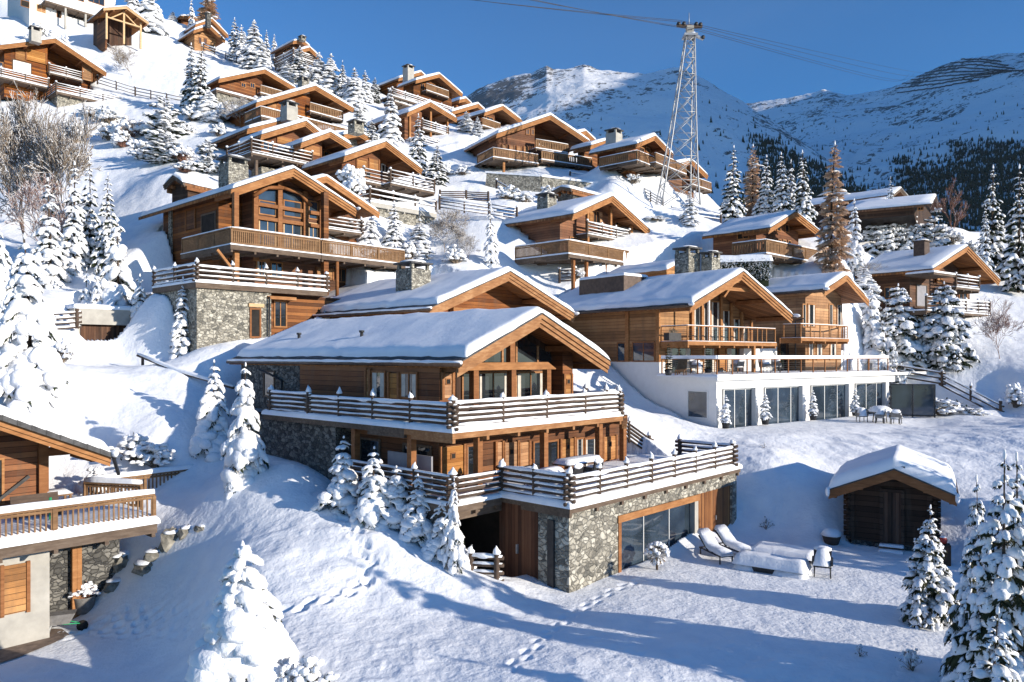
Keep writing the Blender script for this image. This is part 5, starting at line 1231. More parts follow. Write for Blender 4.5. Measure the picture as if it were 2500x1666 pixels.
    V['M2'] = village('big chalet on the shoulder with three tiers of balconies and a tall pale chimney', (1072, 182), (1014, 197), (1128, 231), 120, 968, 12, 9, wall='old_wood', balc=[(1041, 220, 1096, S, .4), (958, 233, 1134, G_, -1.4, d(left=948)), (962, 246, 1118, G_, -1.0)], wins=[(1026, 204, 1036, 222, 'f', None), (1050, 205, 1062, 216, 'f', None), (1070, 208, 1082, 222, 'f', None)], chims=[(997, -2.0, 158, d(w=1.3, d=1.3, mat='concrete'))], lowz=250)
    V['M3'] = village('snow roof showing over the ridge of the big chalet on the shoulder', (1027, 177), (972, 192), None, 130, None, 9, 6)
    V['N1'] = village('tiny lit gable end poking up beyond the shoulder chalet balconies', (1136, 241), None, (1152, 256), 128, None, 7, 5, wall='red_wood')
    V['N2'] = village('low chalet roof with a pale verge board between two larger gables on the shoulder', (1166, 255), (1101, 274), None, 116, None, 8, 5.5, wall='old_wood')
    V['N3'] = village('small chalet with a sunlit window corner, just above the broad orange gable', (1226, 260), (1181, 276), (1273, 296), 108, 1148, 9, 6.5, wall='red_wood', recess=1208, wins=[(1186, 286, 1204, 299, 'f', None)], balc=[(1178, 306, 1222, S, .5)])
    V['F'] = village('broad chalet with an orange plank gable and long slatted balcony over stone, high up', (1343, 283), (1211, 328), (1440, 348), 92, None, 13, 9, 30, wall='red_wood', recess=1305, lowz=392, balc=[(1308, 361, 1388, S, .3), (1204, 383, 1316, S, -1.5, d(left=1165)), (1322, 389, 1446, S, -1.9)],
        panels=[(1225, 355, 1236, 375, 'f', None), (1243, 356, 1254, 376, 'f', None), (1261, 358, 1272, 378, 'f', None), (1278, 359, 1289, 380, 'f', None)], wins=[(1283, 315, 1292, 330, 'f', None), (1296, 315, 1304, 331, 'f', None), (1241, 400, 1258, 424, 'f', 1.44, d(pane='dark', nv=1)), (1287, 402, 1305, 418, 'f', 1.44), (1312, 340, 1330, 358, 'f', 3.2), (1345, 345, 1365, 362, 'f', 3.2)])
    h = V['F']
    for q in (1230, 1340, 1400): x = h.sx(q, -1); h.box('post', x - .12, x + .12, -1.1, -.85, -1, h.z(396, x, -1), 'barge')
    V['F2'] = village('two little verge ends peeking over the right slope of the broad orange gable', (1428, 321), None, (1454, 346), 106, None, 7, 5)
    V['G'] = village('chalet beside the cable tower with a wrap-around balcony and a square chimney', (1596.6, 333), (1550, 353), (1641, 379), 86, 1437, 11, 7.5, 50, wall='red_wood', recess=1590, balc=[(1556, 391, 1600, S, -1.0, d(left=1464)), (1600, 396, 1676, S, -1.6)], wins=[(1560, 360, 1572, 372, 'f', None), (1576, 360, 1586, 374, 'f', None), (1500, 405, 1525, 425, 'l', None), (1540, 405, 1556, 422, 'f', None), (1600, 380, 1614, 392, 'f', 3.2)], chims=[(1499, -1.6, 313, d(w=1.4, d=1.4, mat='concrete'))])
    V['G2'] = village('roof slope behind the square chimney of the chalet beside the cable tower', (1478, 344), (1440, 356), None, 93, 1390, 9, 6)
    V['G3'] = village('lowest chalet beyond the cable tower, with just its verge and balcony end showing', (1687, 393), None, (1726, 430), 100, None, 8, 6, wall='old_wood', balc=[(1690, 450, 1737, S, .2)])
    V['C'] = village('chalet with a sunlit open gable balcony and wide slatted deck, beside the stepped fences', (1492, 480), (1395.5, 524), (1583, 563), 68.8, 1188, 14, 10, wall='red_wood', recess=None, front=2.0, barge='barge', bh=.5, posts=[(1490, .9), (1434, .9), (1541, .9)],
        balc=[(1434, 570, 1538, G_, .7)], wins=[(1447, 515, 1462, 548, 'f', None, d(shut='both')), (1500, 522, 1518, 552, 'f', None), (1390, 582, 1436, 612, 'f', None), (1452, 588, 1484, 618, 'f', None), (1500, 592, 1524, 622, 'f', None), (1232, 592, 1250, 612, 'l', None, d(pane='dark'))], panels=[(1438, 585, 1448, 618, 'f', None), (1486, 590, 1497, 620, 'f', None)], chims=[(1335, -2.3, 468, d(w=1.3, d=1.3))], lowz=633)
    h = V['C']; x0 = h.sx(1388, -1.7); x1 = h.sx(1610, -1.7); zf = h.z(619, x0, -1.7); yl = h.sy(1258, x0)
    h.deck(x0, x1, -1.7, 1.98, zf, .3, 'grey_wood', .12, name='balcony'); h.deck(x0, h.xl + .88, 1.99, yl, zf, .3, 'grey_wood', .1, name='balcony')
    h.railing([(x0 + .06, yl, zf + .05), (x0 + .06, -1.64, zf + .05), (x1, -1.64, zf + .05)], 'slat', 1.05, 1.5, gap=2.6)
    for q in (1400, 1432, 1480): x = h.sx(q, -1.2); h.box('post', x - .12, x + .12, -1.3, -1.05, -2, zf - .31, 'beam')
    h.win(1384, 650, 1405, 675, 'f', 1.9, nv=2, frame='barge', curtain=.3, pane='glass'); h.panel(1408, 652, 1426, 676, 'f', 1.94, 'gold_wood', False); h.win(1330, 655, 1350, 675, 'l', h.xl + .84, frame='grey_wood')
    V['D'] = village('plain brown chalet with slatted balcony and a row of small windows before the larches', (1938, 518), (1875, 558), (2000, 568), 68, 1714, 12, 8.5, 43, snow=.2, wall='red_wood', front=1.6, lowz=622, lower='render', balc=[(1871, 618, 1998, S, -.4, d(left=1788, h=1.1))], wins=[(1886 + 12 * i, 583 + i * 1.3, 1894 + 12 * i, 599 + i * 1.3, 'f', None, d(nv=1, frame='old_barge')) for i in range(4)] + [(1895, 552, 1905, 566, 'f', None, d(nv=1)), (1915, 548, 1925, 568, 'f', None, d(nv=1)), (1892, 630, 1906, 648, 'f', 1.54, d(pane='shutter')), (1800, 560, 1830, 585, 'l', None, d(pane='dark'))])
    V['E'] = village('chalet with a wide smooth snow roof and log balconies, behind the two round young spruces', (2358, 602), (2271, 658), (2437, 685), 70, 2067, 12, 11, 36, snow=.26, wall='old_wood', front=2.2, bh=.5, balc=[(2334, 700, 2392, G_, .3, d(h=1.05)), (2262, 757, 2418, G_, -.6, d(h=1.1, right=2.0))], wins=[(2236, 695, 2262, 750, 'f', None, d(pane='table_grey', frame='grey_wood', nv=1)), (2300, 700, 2325, 735, 'f', None), (2340, 705, 2360, 735, 'f', None), (2280, 680, 2300, 692, 'f', None), (2160, 700, 2185, 730, 'l', None)], lowz=752, panels=[(2286, 660, 2294, 690, 'f', 2.0, 'gold_wood')], chims=[(2250, -2.5, 583, d(w=1., d=1., mat='copper', style='plain'))])  # the narrow gold panel is sunlit wood put into colour
    h = V['E']; m = MB(); x0, x1 = h.sx(2190, -.4), h.sx(2334, -.4); z = h.zl - .25; m.box(h.xl - .1, x1, -.35, 2.1, z - .22, z, 'grey_wood'); o = m.build('porch_roof', h.root); snow_sheet(o, h.xl - .15, x1, -.4, 2.1, z + .002, .18)
    V['R1'] = village('dark chalet at the far right whose gable stands forward of two dark neighbours', (2170, 485), (2147, 502), (2197, 512), 105, 2058, 12, 8, wall='log_wall', snow=.3, barge='grey_wood', wins=[(2160, 515, 2172, 530, 'f', None)])
    V['R2'] = village('dark chalet with the topmost long snow roof at the far right', (2197, 460), (2178, 476), (2220, 487), 118, None, 15, 9, wall='log_wall', snow=.3, barge='grey_wood')
    V['R3'] = village('dark chalet with a low roof at the right of the far right trio', (2282, 478), (2270, 499), (2294, 515), 108, None, 9, 7.5, 60, wall='log_wall', snow=.3, barge='grey_wood', wins=[(2240, 505, 2255, 515, 'l', None)])
    hut = village('low stone hut with a long snow roof, behind the chalet with the open gable balcony', (1372, 458), (1348, 471), None, 76, None, 7.5, 3.2, -43, wall='dark_stone', snow=.3, front=.5, side=.3, name='stone_hut', barge='grey_wood', bh=.25, dig=False)
    hut2 = village('tiny wooden hut under a thick snow cap, beside the glazed gable chalet', (428, 431), (404, 456), None, 59, None, 3.2, 3.0, -30, wall='log_wall', snow=.35, front=.4, side=.25, name='wooden_hut', barge='grey_wood', bh=.25, dig=False)
    for o in (hut.root, hut2.root): o['category'] = 'hut'
    return V
# ------------------------------------------------------------------ trees and shrubs
def blob(m, c, fw, sd, up, a, b, h, mat, rng, seg=6, rings=4):
    """A soft lump of snow lying along fw."""
    v = [c + up * h]
    for i in range(1, rings):
        th = PI * i / rings
        for j in range(seg):
            an = 2 * PI * (j + .5 * (i & 1)) / seg; q = rng.uniform(.8, 1.18); z = math.cos(th)
            v.append(c + fw * (math.sin(th) * math.cos(an) * a * q) + sd * (math.sin(th) * math.sin(an) * b * q) + up * (h * (z if z > 0 else z * .45)))
    v.append(c - up * h * .4)
    f = [(0, 1 + j, 1 + (j + 1) % seg) for j in range(seg)]
    for i in range(rings - 2):
        for j in range(seg):
            p, q = 1 + i * seg + j, 1 + i * seg + (j + 1) % seg; f.append((p, p + seg, q + seg, q))
    e = len(v) - 1; o = 1 + (rings - 2) * seg
    f += [(e, o + (j + 1) % seg, o + j) for j in range(seg)]
    m.add(v, f, mat, True)

def conifer(seed, H=10., Rr=2.4, levels=16, per=7, snow=.8, droop=.45, fine=1, taper=.85, start=.06, needle='needles', rise=.12, irregular=.25, blobs=1., spike=True, bush=1., close=0., sgrad=0.):
    rng = random.Random(seed); nm, sm, tm = MB(), MB(), MB(); up = Vector((0, 0, 1))
    tm.tube([(0, 0, -.6), (.02 * H * rng.uniform(-1, 1), .02 * H * rng.uniform(-1, 1), H * .5), (0, 0, H * .97)], [H * .018, H * .012, H * .003], 'bark', 6)
    for li in range(levels):
        t = start + (1 - start) * (li + rng.uniform(-.3, .3)) / levels; t = min(max(t, start), .985)
        env = Rr * ((1 - t) ** taper) * (1 if t > start + .08 else .8)
        n = max(3, int(per * (.55 + .6 * (1 - t)))); a0 = rng.uniform(0, 6.3)
        gap_ = rng.uniform(0, 6.28)
        for k in range(n):
            if li > 1 and rng.random() < .5 and math.cos(a0 + 2 * PI * k / n - gap_) > .72: continue
            az = a0 + 2 * PI * k / n + rng.uniform(-.3, .3); l = env * rng.uniform(1 - irregular, 1 + irregular * .55) + .05 * H / 10
            fw0 = Vector((math.cos(az), math.sin(az), 0)); sd = Vector((-math.sin(az), math.cos(az), 0)); z0 = H * t + rng.uniform(-.012, .012) * H
            dr = droop * rng.uniform(.7, 1.3) * (1.15 - .5 * t)
            def pt(q): return fw0 * (l * q * (1 - .12 * q * dr)) + up * (z0 + l * (rise * q - dr * q * q))
            def dirq(q): d = pt(min(q + .05, 1.05)) - pt(q - .05); return d.normalized()
            sq = max(2, int(3 * fine)); 
            p0, p1 = pt(.05), pt(1.)
            # the bough itself: a fan of needle-clad twigs
            kq = max(3, int((3 + 2.2 * l) * fine))
            for j in range(kq):
                q = .18 + .82 * (j + rng.uniform(.2, .8)) / kq; d = dirq(q); c = pt(q)
                for s_ in (-1, 1):
                    w = l * (.46 - .30 * q) * rng.uniform(.7, 1.25) * bush + .06; aa = R(rng.uniform(35, 62)); tw = (d * math.cos(aa) + sd * (s_ * math.sin(aa))).normalized()
                    e_ = c + tw * w - up * (w * rng.uniform(.15, .55)); wid = w * rng.uniform(.16, .26); nn = tw.cross(up).normalized()
                    mid = c.lerp(e_, .45) + up * (.03 * w)
                    nm.add([c, mid + nn * wid, e_, mid - nn * wid], [(0, 1, 2, 3)], needle)
                    if fine > 1.4:
                        for _ in range(2):
                            g = c.lerp(e_, rng.uniform(.3, .95)); dd = (tw + Vector((rng.uniform(-.8, .8), rng.uniform(-.8, .8), rng.uniform(-.9, .1)))).normalized() * w * rng.uniform(.25, .45); n2 = dd.cross(up).normalized() * (w * .07)
                            nm.add([g, g + dd * .5 + n2, g + dd, g + dd * .5 - n2], [(0, 1, 2, 3)], needle)
                    if rng.random() < snow * .45 * blobs:
                        g = c.lerp(e_, rng.uniform(.4, .8)); blob(sm, g + up * (.02 * w), (e_ - c).normalized(), nn, up, w * .42, w * .24, w * .17 + .015, 'tree_snow', rng, 5, 3)
            wid = l * .10 + .03; tip = pt(1.06); m1 = pt(.6)
            nm.add([pt(.1), m1 + sd * wid, tip, m1 - sd * wid], [(0, 1, 2, 3)], needle)
            nm.add([pt(.3), pt(.65) - up * (.16 * l + .04), tip - up * .05 * l, pt(.65) + up * .02], [(0, 1, 2, 3)], needle)
            nb = max(1, int(round((2 + 1.2 * l) * blobs)))
            for j in range(nb):
                if rng.random() > snow * (1 if sgrad == 0 else 1 - sgrad + 1.6 * sgrad * t): continue
                q = .28 + .68 * (j + rng.uniform(.2, .8)) / nb; d = dirq(q); c = pt(q); u2 = sd.cross(d).normalized(); u2 = u2 if u2.z > 0 else -u2
                a = l * .78 / nb * rng.uniform(.7, 1.4) + .05; b = (l * (.29 - .15 * q) + .04) * rng.uniform(.6, 1.35) * (1 + close)
                blob(sm, c + up * (b * .1), d, sd, u2, a * (1 + close * .5), b, b * rng.uniform(.42, .75), 'tree_snow', rng, 6, 4)
    if spike:
        blob(sm, Vector((0, 0, H * .985)), Vector((1, 0, 0)), Vector((0, 1, 0)), up, H * .008 + .02, H * .008 + .02, H * .03, 'tree_snow', rng, 6, 4)
        nm.tube([(0, 0, H * .93), (0, 0, H)], [.02 + H * .002, .006], needle, 4)
    return nm, sm, tm

def bare_tree(seed, H=6., spread=.8, depth=5, mat='twig', frost=.5, first=5, r0=.07, upw=.5):
    rng = random.Random(seed); m, sm = MB(), MB(); up = Vector((0, 0, 1))
    def grow(p, d, L, r, k):
        pts = [p]; n = 3
        for i in range(n):
            d = (d + Vector((rng.uniform(-.22, .22), rng.uniform(-.22, .22), rng.uniform(-.08, .16)))).normalized(); p = p + d * (L / n); pts.append(p)
        m.tube(pts, [r, r * .85, r * .72, r * .6], mat, 4 if k > 1 else 6, cap=False)
        if k >= 2 and rng.random() < frost:
            sm.tube([q + up * (r * .9 + .004) for q in pts], [max(.008, r * .9)] * 4, 'tree_snow', 4, cap=False)
        if k >= depth:
            return
        nb = rng.choice((2, 3, 3, 4)) if k else first
        for i in range(nb):
            a = rng.uniform(.3, .85) * spread; az = rng.uniform(0, 6.28); x = d.cross(Vector((rng.uniform(-1, 1), rng.uniform(-1, 1), .3))).normalized(); y = d.cross(x)
            nd = (d * math.cos(a) + (x * math.cos(az) + y * math.sin(az)) * math.sin(a) + up * (.12 * upw)).normalized()
            s = pts[-1] if i < 2 else pts[rng.choice((1, 2, 2))]
            grow(s, nd, L * rng.uniform(.62, .85), max(r * .6, .017), k + 1)
    grow(Vector((0, 0, -.3)), Vector((rng.uniform(-.1, .1), rng.uniform(-.1, .1), 1)), H * .26, r0, 0)
    return m, sm

def shrub(seed, r=.8, n=60, mat='twig', snow=.8, h=.9, leaf='needles'):
    rng = random.Random(seed); m, sm = MB(), MB(); up = Vector((0, 0, 1))
    for i in range(n):
        az = rng.uniform(0, 6.28); el = rng.uniform(.25, 1.45); L = r * rng.uniform(.6, 1.1); d = Vector((math.cos(az) * math.cos(el), math.sin(az) * math.cos(el), math.sin(el) * h))
        p = Vector((rng.uniform(-.15, .15) * r, rng.uniform(-.15, .15) * r, 0)); q = p + d * L * .6 + up * .05; e = p + d * L + Vector((rng.uniform(-.1, .1), rng.uniform(-.1, .1), -.08)) * r
        m.tube([p, q, e], [.018, .012, .006], mat, 4, cap=False)
        for _ in range(4):
            g = q.lerp(e, rng.uniform(0, 1)); dd = Vector((rng.uniform(-1, 1), rng.uniform(-1, 1), rng.uniform(-.4, .8))).normalized() * r * .22; s_ = dd.cross(up).normalized() * r * .035
            m.add([g, g + dd * .5 + s_, g + dd, g + dd * .5 - s_], [(0, 1, 2, 3)], leaf)
        for _ in range(2):
            if rng.random() < snow:
                g = q.lerp(e, rng.uniform(.2, 1)); b = r * rng.uniform(.09, .19); s_ = Vector((-d.y, d.x, 0)).normalized() if abs(d.x) + abs(d.y) > 1e-6 else Vector((1, 0, 0))
                blob(sm, g + up * b * .25, Vector((d.x, d.y, .0)).normalized() if abs(d.x) + abs(d.y) > 1e-6 else Vector((0, 1, 0)), s_, up, b * 1.25, b, b * .7, 'tree_snow', rng, 6, 4)
    return m, sm

PROTO = {}
KINDS = {   # name, builder, height, radius of the model
 'spire': lambda s: conifer(s, 10, 1.7, 17, 7, .95, .62, 1, .75, .03, close=.45, irregular=.35),
 'spruce': lambda s: conifer(s, 10, 2.4, 18, 8, .66, .40, 1.1, .8, .05, irregular=.25),
 'dark': lambda s: conifer(s, 10, 2.4, 19, 8, .42, .34, 1.3, .8, .05, irregular=.22),
 'laden': lambda s: conifer(s, 10, 2.8, 14, 7, .98, .72, 1.1, .72, .02, close=.7, irregular=.38),
 'round': lambda s: conifer(s, 10, 3.9, 16, 10, .62, .30, 1.6, .50, .02, irregular=.28, blobs=1.1, close=.15),
 'pine': lambda s: conifer(s, 10, 3.3, 11, 7, .85, .18, 1.4, .42, .03, rise=.35, irregular=.5, close=.2),
 'larch': lambda s: conifer(s, 10, 2.0, 30, 11, .06, .22, 2.0, .55, .04, needle='larch', rise=.12, irregular=.35, blobs=.4, bush=.9),
 'fine': lambda s: conifer(s, 6, 2.1, 18, 9, .58, .30, 2.1, .82, .04, needle='needles_warm', irregular=.3, blobs=1.1),
 'small': lambda s: conifer(s, 6, 1.7, 13, 8, .95, .85, 1.9, .75, .02, close=.6, irregular=.5, sgrad=.3),
}
BASE = {'fine': (6, 1.85), 'small': (6, 1.3), 'spire': (10, 1.5), 'laden': (10, 2.3), 'round': (10, 3.5), 'pine': (10, 3.3), 'larch': (10, 2.0)}
NVAR = {'spire': 4, 'spruce': 4, 'dark': 3, 'laden': 3, 'round': 2, 'pine': 3, 'larch': 2, 'fine': 2, 'small': 3}
TNAME = {'larch': 'larch', 'pine': 'pine_tree'}
COUNT = {}
def plant(kind, label, loc, H, Rr, group=None, rz=None, lean=(0, 0)):
    i = COUNT.get(kind, 0); COUNT[kind] = i + 1; v = i % NVAR[kind]; key = (kind, v); h0, r0 = BASE.get(kind, (10, 2.4))
    sc = (Rr / r0, Rr / r0, H / h0); rz = RNG.uniform(0, 6.28) if rz is None else rz
    if key not in PROTO:
        nm, sm, tm = KINDS[kind](100 + 17 * v + len(kind)); t = thing(TNAME.get(kind, 'spruce'), label, 'tree', loc, rz, group); t.scale = sc
        tm.build('trunk', t); nm.build('crown', t); sm.build('crown_snow', t); PROTO[key] = t
    else: t = copy_thing(PROTO[key], loc, rz, sc, label, None); 
    if group: t['group'] = group
    elif 'group' in t: del t['group']
    q = RNG.uniform(.88, 1.13); t.scale = (sc[0] * q, sc[1] / q, sc[2]); t.rotation_euler = (lean[0] + RNG.uniform(-.03, .03), lean[1] + RNG.uniform(-.03, .03), rz); return t
def tree_px(kind, px, top, base, rpx, label, group=None, lean=(0, 0), sink=.1):
    """base: photo row of the foot, or ('Y', depth)."""
    if isinstance(base, tuple): Y = base[1]; x = (px - CX) / F * Y; p = Vector((x, Y, gz(x, Y)))
    else:
        p = hit(px, base)
    zt = (HY - top) / F * p.y; H = zt - p.z
    Hm = 7 * rpx / F * p.y * (1.6 if kind == 'spire' else 1)
    if H > Hm: print('TALL', label, px, round(H, 1), round(Hm, 1)); p.z = zt - Hm; H = Hm
    if H < .8: print('SHORT', label, px, H, p); H = 1.5
    p.z -= sink
    return plant(kind, label, p, H + sink, rpx / F * p.y, group, None, lean)

def shrub_px(px, top, base, rpx, label, mat='twig', leaf='needles', snow=.8, seed=None, name='shrub', group=None, n=60):
    p = hit(px, base) if not isinstance(base, tuple) else Vector(((px - CX) / F * base[1], base[1], gz((px - CX) / F * base[1], base[1])))
    h = (HY - top) / F * p.y - p.z; r = rpx / F * p.y
    h = min(h, 1.5 * r + .2); m, sm = shrub(seed or RNG.randint(1, 999), 1.0, n, mat, snow, 1.0, leaf)
    t = thing(name, label, 'shrub', p, RNG.uniform(0, 6), group); t.scale = (r, r, max(h, .3)); m.build('twigs', t); sm.build('snow_cover', t); return t
def bare_px(px, top, base, rpx, label, mat='twig', depth=6, seed=1, frost=.5, spread=.8, first=5, name='bare_tree', r0=.12):
    p = hit(px, base) if not isinstance(base, tuple) else Vector(((px - CX) / F * base[1], base[1], gz((px - CX) / F * base[1], base[1])))
    H = min((HY - top) / F * p.y - p.z, 4.5 * rpx / F * p.y); m, sm = bare_tree(seed, 10, spread, depth, mat, frost, first, r0)
    zs = max(v[2] for v in m.v); xs = sorted(math.hypot(v[0], v[1]) for v in m.v)[int(len(m.v) * .97)]; r = rpx / F * p.y
    t = thing(name, label, 'tree', p, seed); t.scale = (r / xs, r / xs, H / zs); m.build('branches', t); sm.build('branch_snow', t); return t

def build_trees():
    g1 = 'snowy spruces on the left bank'
    tree_px('laden', 72, 575, 985, 80, 'big plastered spruce above the corner chalet roof, its boughs sagging white', g1)
    tree_px('spire', 120, 436, ('Y', 52), 46, 'slender white spruce just behind the big plastered one at the left edge', g1)
    tree_px('spire', 180, 398, ('Y', 55), 38, 'slim spruce left of the pair of dark-bodied spires over the garage', g1)
    tree_px('spruce', 216, 382, ('Y', 56), 40, 'tallest spire of the group above the concrete garage, dark on its shaded side', g1)
    tree_px('spruce', 262, 424, ('Y', 55), 40, 'dark-flanked spire nearest the glazed gable chalet in the group over the garage', g1)
    tree_px('laden', 292, 535, ('Y', 51.5), 66, 'broad rounded white spruce between the garage and the glazed gable chalet', g1)
    tree_px('small', 205, 655, ('Y', 50.5), 30, 'small white fir over the left half of the garage', g1); tree_px('small', 238, 660, ('Y', 50.3), 30, 'small white fir over the middle of the garage door', g1)
    tree_px('small', 340, 670, ('Y', 49.5), 34, 'small fir in front of the log rail at the corner of the stone-walled terrace', g1)
    tree_px('laden', 4, 540, ('Y', 44), 36, 'spruce half cut by the left picture edge, above the snowed rails', g1)
    tree_px('small', 8, 735, ('Y', 37), 26, 'little white fir at the very left edge beneath the big plastered spruce', g1)
    tree_px('small', 520, 880, 1098, 40, 'left one of the two firs standing by the chalet with log balconies, a bit lower', g1)
    tree_px('small', 598, 888, 1165, 52, 'right one of the two firs beside the dark stone corner of the log balcony chalet', g1)
    tree_px('spire', 446, 676, 868, 36, 'slim snowy spruce standing right before the sunlit stone garage storey wall', g1)
    g = 'young firs below the log gallery'
    tree_px('small', 836, 1066, 1245, 58, 'uppermost of the row of young firs below the log gallery, with one bough reaching out', g)
    tree_px('small', 908, 1092, 1280, 50, 'second young fir down the row below the log gallery', g)
    tree_px('small', 968, 1138, ('Y', 29.3), 50, 'middle young fir of the row below the log gallery', g)
    tree_px('small', 1020, 1158, ('Y', 28.6), 54, 'fourth young fir down the row, broad and dark at its skirts', g)
    tree_px('small', 1084, 1200, ('Y', 27.9), 52, 'lowest young fir of the row, next to the open bay', g)
    tree_px('small', 1106, 1170, ('Y', 27.0), 26, 'narrow little fir in front of the gallery corner posts', g)
    # front fir, heavily plastered
    nm, sm, tm = conifer(404, 5.4, 1.75, 18, 9, .98, .75, 2.2, .80, .02, close=.95, irregular=.4, needle='needles_warm', sgrad=.55)
    rg = random.Random(9)
    for i in range(95):
        a, tt = rg.uniform(0, 6.28), 1 - rg.uniform(.12, 1) ** .8 * .93; r = 1.75 * (1 - tt) ** .8 * rg.uniform(.62, .88); o = Vector((math.cos(a), math.sin(a), 0)); dn = (o * .5 - Vector((0, 0, 1)) * rg.uniform(.5, 1.0)).normalized(); sd = Vector((-o.y, o.x, 0))
        k = .45 + .75 * (1 - tt); blob(sm, o * r + Vector((0, 0, 5.4 * tt)), dn, sd, sd.cross(dn) * (1 if sd.cross(dn).dot(o) > 0 else -1), rg.uniform(.3, .55) * k, rg.uniform(.15, .27) * k, rg.uniform(.12, .2) * k, 'tree_snow', rg, 9, 6)
    p = hit(592, 1690); zt = (HY - 1325) / F * p.y
    t = thing('spruce', 'fir wrapped in thick snow in front of everything, its base cut by the bottom edge', 'tree', (p.x, p.y, p.z - .5)); t.scale = (1, 1, (zt - p.z + .5) / 5.4); tm.build('trunk', t); nm.build('crown', t); sm.build('crown_snow', t)
    shrub_px(760, 1600, 1690, 60, 'snow-buried bush at the foot of the thickly wrapped fir', snow=1.0, n=50)
    shrub_px(700, 1625, 1700, 40, 'small bush right of the thickly wrapped fir, mostly under snow', snow=1., n=40)
    # right foreground
    g = 'spruces at the lower right'
    tree_px('fine', 2266, 1236, ('Y', 24.3), 74, 'young spruce in front of the log cabin, loose tiers of drooping boughs', g)
    tree_px('fine', 2456, 1104, ('Y', 18.0), 120, 'largest spruce at the lower right with a bare leader on top', g)
    tree_px('fine', 2394, 1165, ('Y', 19.5), 84, 'spruce with a bare tip standing between the log cabin and the largest corner spruce', g)
    tree_px('fine', 2500, 1112, ('Y', 19.5), 100, 'spruce cut by the right edge behind the largest corner spruce', g)
    tree_px('fine', 2420, 1480, ('Y', 15.5), 130, 'low sagging spruce boughs in the bottom right corner', g)
    shrub_px(2225, 1585, 1640, 34, 'thin twiggy bush poking from shaded snow near the bottom right', snow=.6, n=26)
    shrub_px(2100, 1572, 1606, 22, 'sparse dry stalks in the shaded snow left of the corner spruces', snow=.3, n=16)
    # spruces beyond the right edge that throw the long shade over the yard
    g = 'spruces beyond the right edge'
    rr = random.Random(41); spots = [(tx + 3.57 * (26.2 - y) / 1.82 + rr.uniform(-.8, .8), y + rr.uniform(-.7, .7)) for y in (15.5, 12, 8.5) for tx in (-5, -2.6, -.3, 2, 4.3, 6.6, 9, 11.5)]
    spots = [q for q in spots if q[0] > .70 * q[1] + 3.2]
    for i, (x, y) in enumerate(spots):
        H = (26.6 - y) / 1.82 * rr.uniform(.9, 1.0)
        plant('dark', 'spruce outside the picture that shades the yard', Vector((x, y, gz(x, y) - .2)), H, H * .36, g)
    for x, y, H in ((25.6, 27.8, 6.2), (28.6, 27.2, 6.8), (27.2, 25.2, 6.4), (31, 26.2, 7.4), (33.5, 28.8, 7.2), (30.5, 30.5, 5.6), (24.4, 25.4, 5.2)):
        plant('dark', 'spruce outside the picture that shades the log cabin', Vector((x, y, gz(x, y) - .2)), H, H * .3, g)
    # hillside left and crest
    g = 'snowy spruces on the crest'
    tree_px('spruce', 466, 108, 280, 34, 'left one of the twin tall spruces on the open upper slope', g); tree_px('spruce', 489, 104, 288, 40, 'right one of the twin tall spruces on the open upper slope', g)
    tree_px('laden', 512, 222, 296, 38, 'white round-headed spruce at the foot of the twin tall spruces', g)
    tree_px('pine', 402, 236, 350, 54, 'bushy white conifer in the snow below the twin tall spruces', g); tree_px('pine', 402, 330, 400, 56, 'dark low pine with snow pads beside the long slope shadow', g); tree_px('pine', 505, 340, ('Y', 72), 40, 'low dark pine against the left eave of the stepped snow roofs', g)
    tree_px('laden', 366, -30, 78, 44, 'large white spruce right of the timber carport, cut by the top edge', g); tree_px('laden', 322, -25, ('Y', 131), 36, 'white spruce behind the timber carport roof', g)
    tree_px('spire', 468, -12, ('Y', 150), 11, 'needle-thin snowy tip over the stacked roofs at the crest', g); tree_px('larch', 508, -40, ('Y', 146), 30, 'brownish tree reaching the top edge behind the stacked roofs at the crest', g); tree_px('spire', 422, 28, ('Y', 150), 12, 'small white tip left of the stacked roofs at the crest', g)
    L = ((574, 44, 152, 26), (592, 62, 158, 22), (618, 50, 172, 36), (651, 75, ('Y', 128), 16), (671, 84, ('Y', 140), 12), (640, 100, 178, 24), (732, 113, 202, 38), (779, 130, 232, 38), (806, 132, 238, 32), (835, 148, 246, 24), (866, 168, 272, 32), (893, 173, 250, 20), (914, 190, 250, 26), (848, 190, 262, 26), (700, 150, 205, 28), (760, 172, 235, 28))
    W = ('first spruce right of the small sunlit gable on the crest', 'narrow spruce second from the small sunlit gable on the crest', 'tallest spruce of the clump left of the highest skyline chalet', 'thin spire touching the eave of the highest skyline chalet', 'tiny tip behind the roof of the highest skyline chalet', 'short spruce at the lower left corner of the highest skyline chalet',
         'spruce growing right in front of the chalet with two long rails on the crest', 'broad spruce just right of the chalet with two long rails', 'tallest of the crest spruces between the two chimneyed skyline chalets', 'slim spruce right of the tallest crest spruce between skyline chalets', 'spruce halfway between the deep-eaved gable and the shoulder chalet', 'small spire nearest the shoulder chalet with three balconies', 'low white spruce touching the shoulder chalet wall', 'low spruce behind the right eave of the broad deep-eaved gable', 'spruce behind the stone chimney of the broad deep-eaved gable', 'spruce beneath the two long rails of the crest chalet')
    for i, (q, w) in enumerate(zip(L, W)): tree_px('spire' if i % 3 else 'spruce', q[0], q[1], q[2], q[3], w, g)
    tree_px('spruce', 876, 256, ('Y', 88), 44, 'dense spruce at the right end of the broad deep-eaved gable', g); tree_px('spire', 953.6, 217, 352, 30, 'tall slim spruce left of the narrow tall chalet', g); tree_px('spruce', 909, 287, ('Y', 84), 28, 'short spruce between the tall slim one and the widest stepped chalet', g)
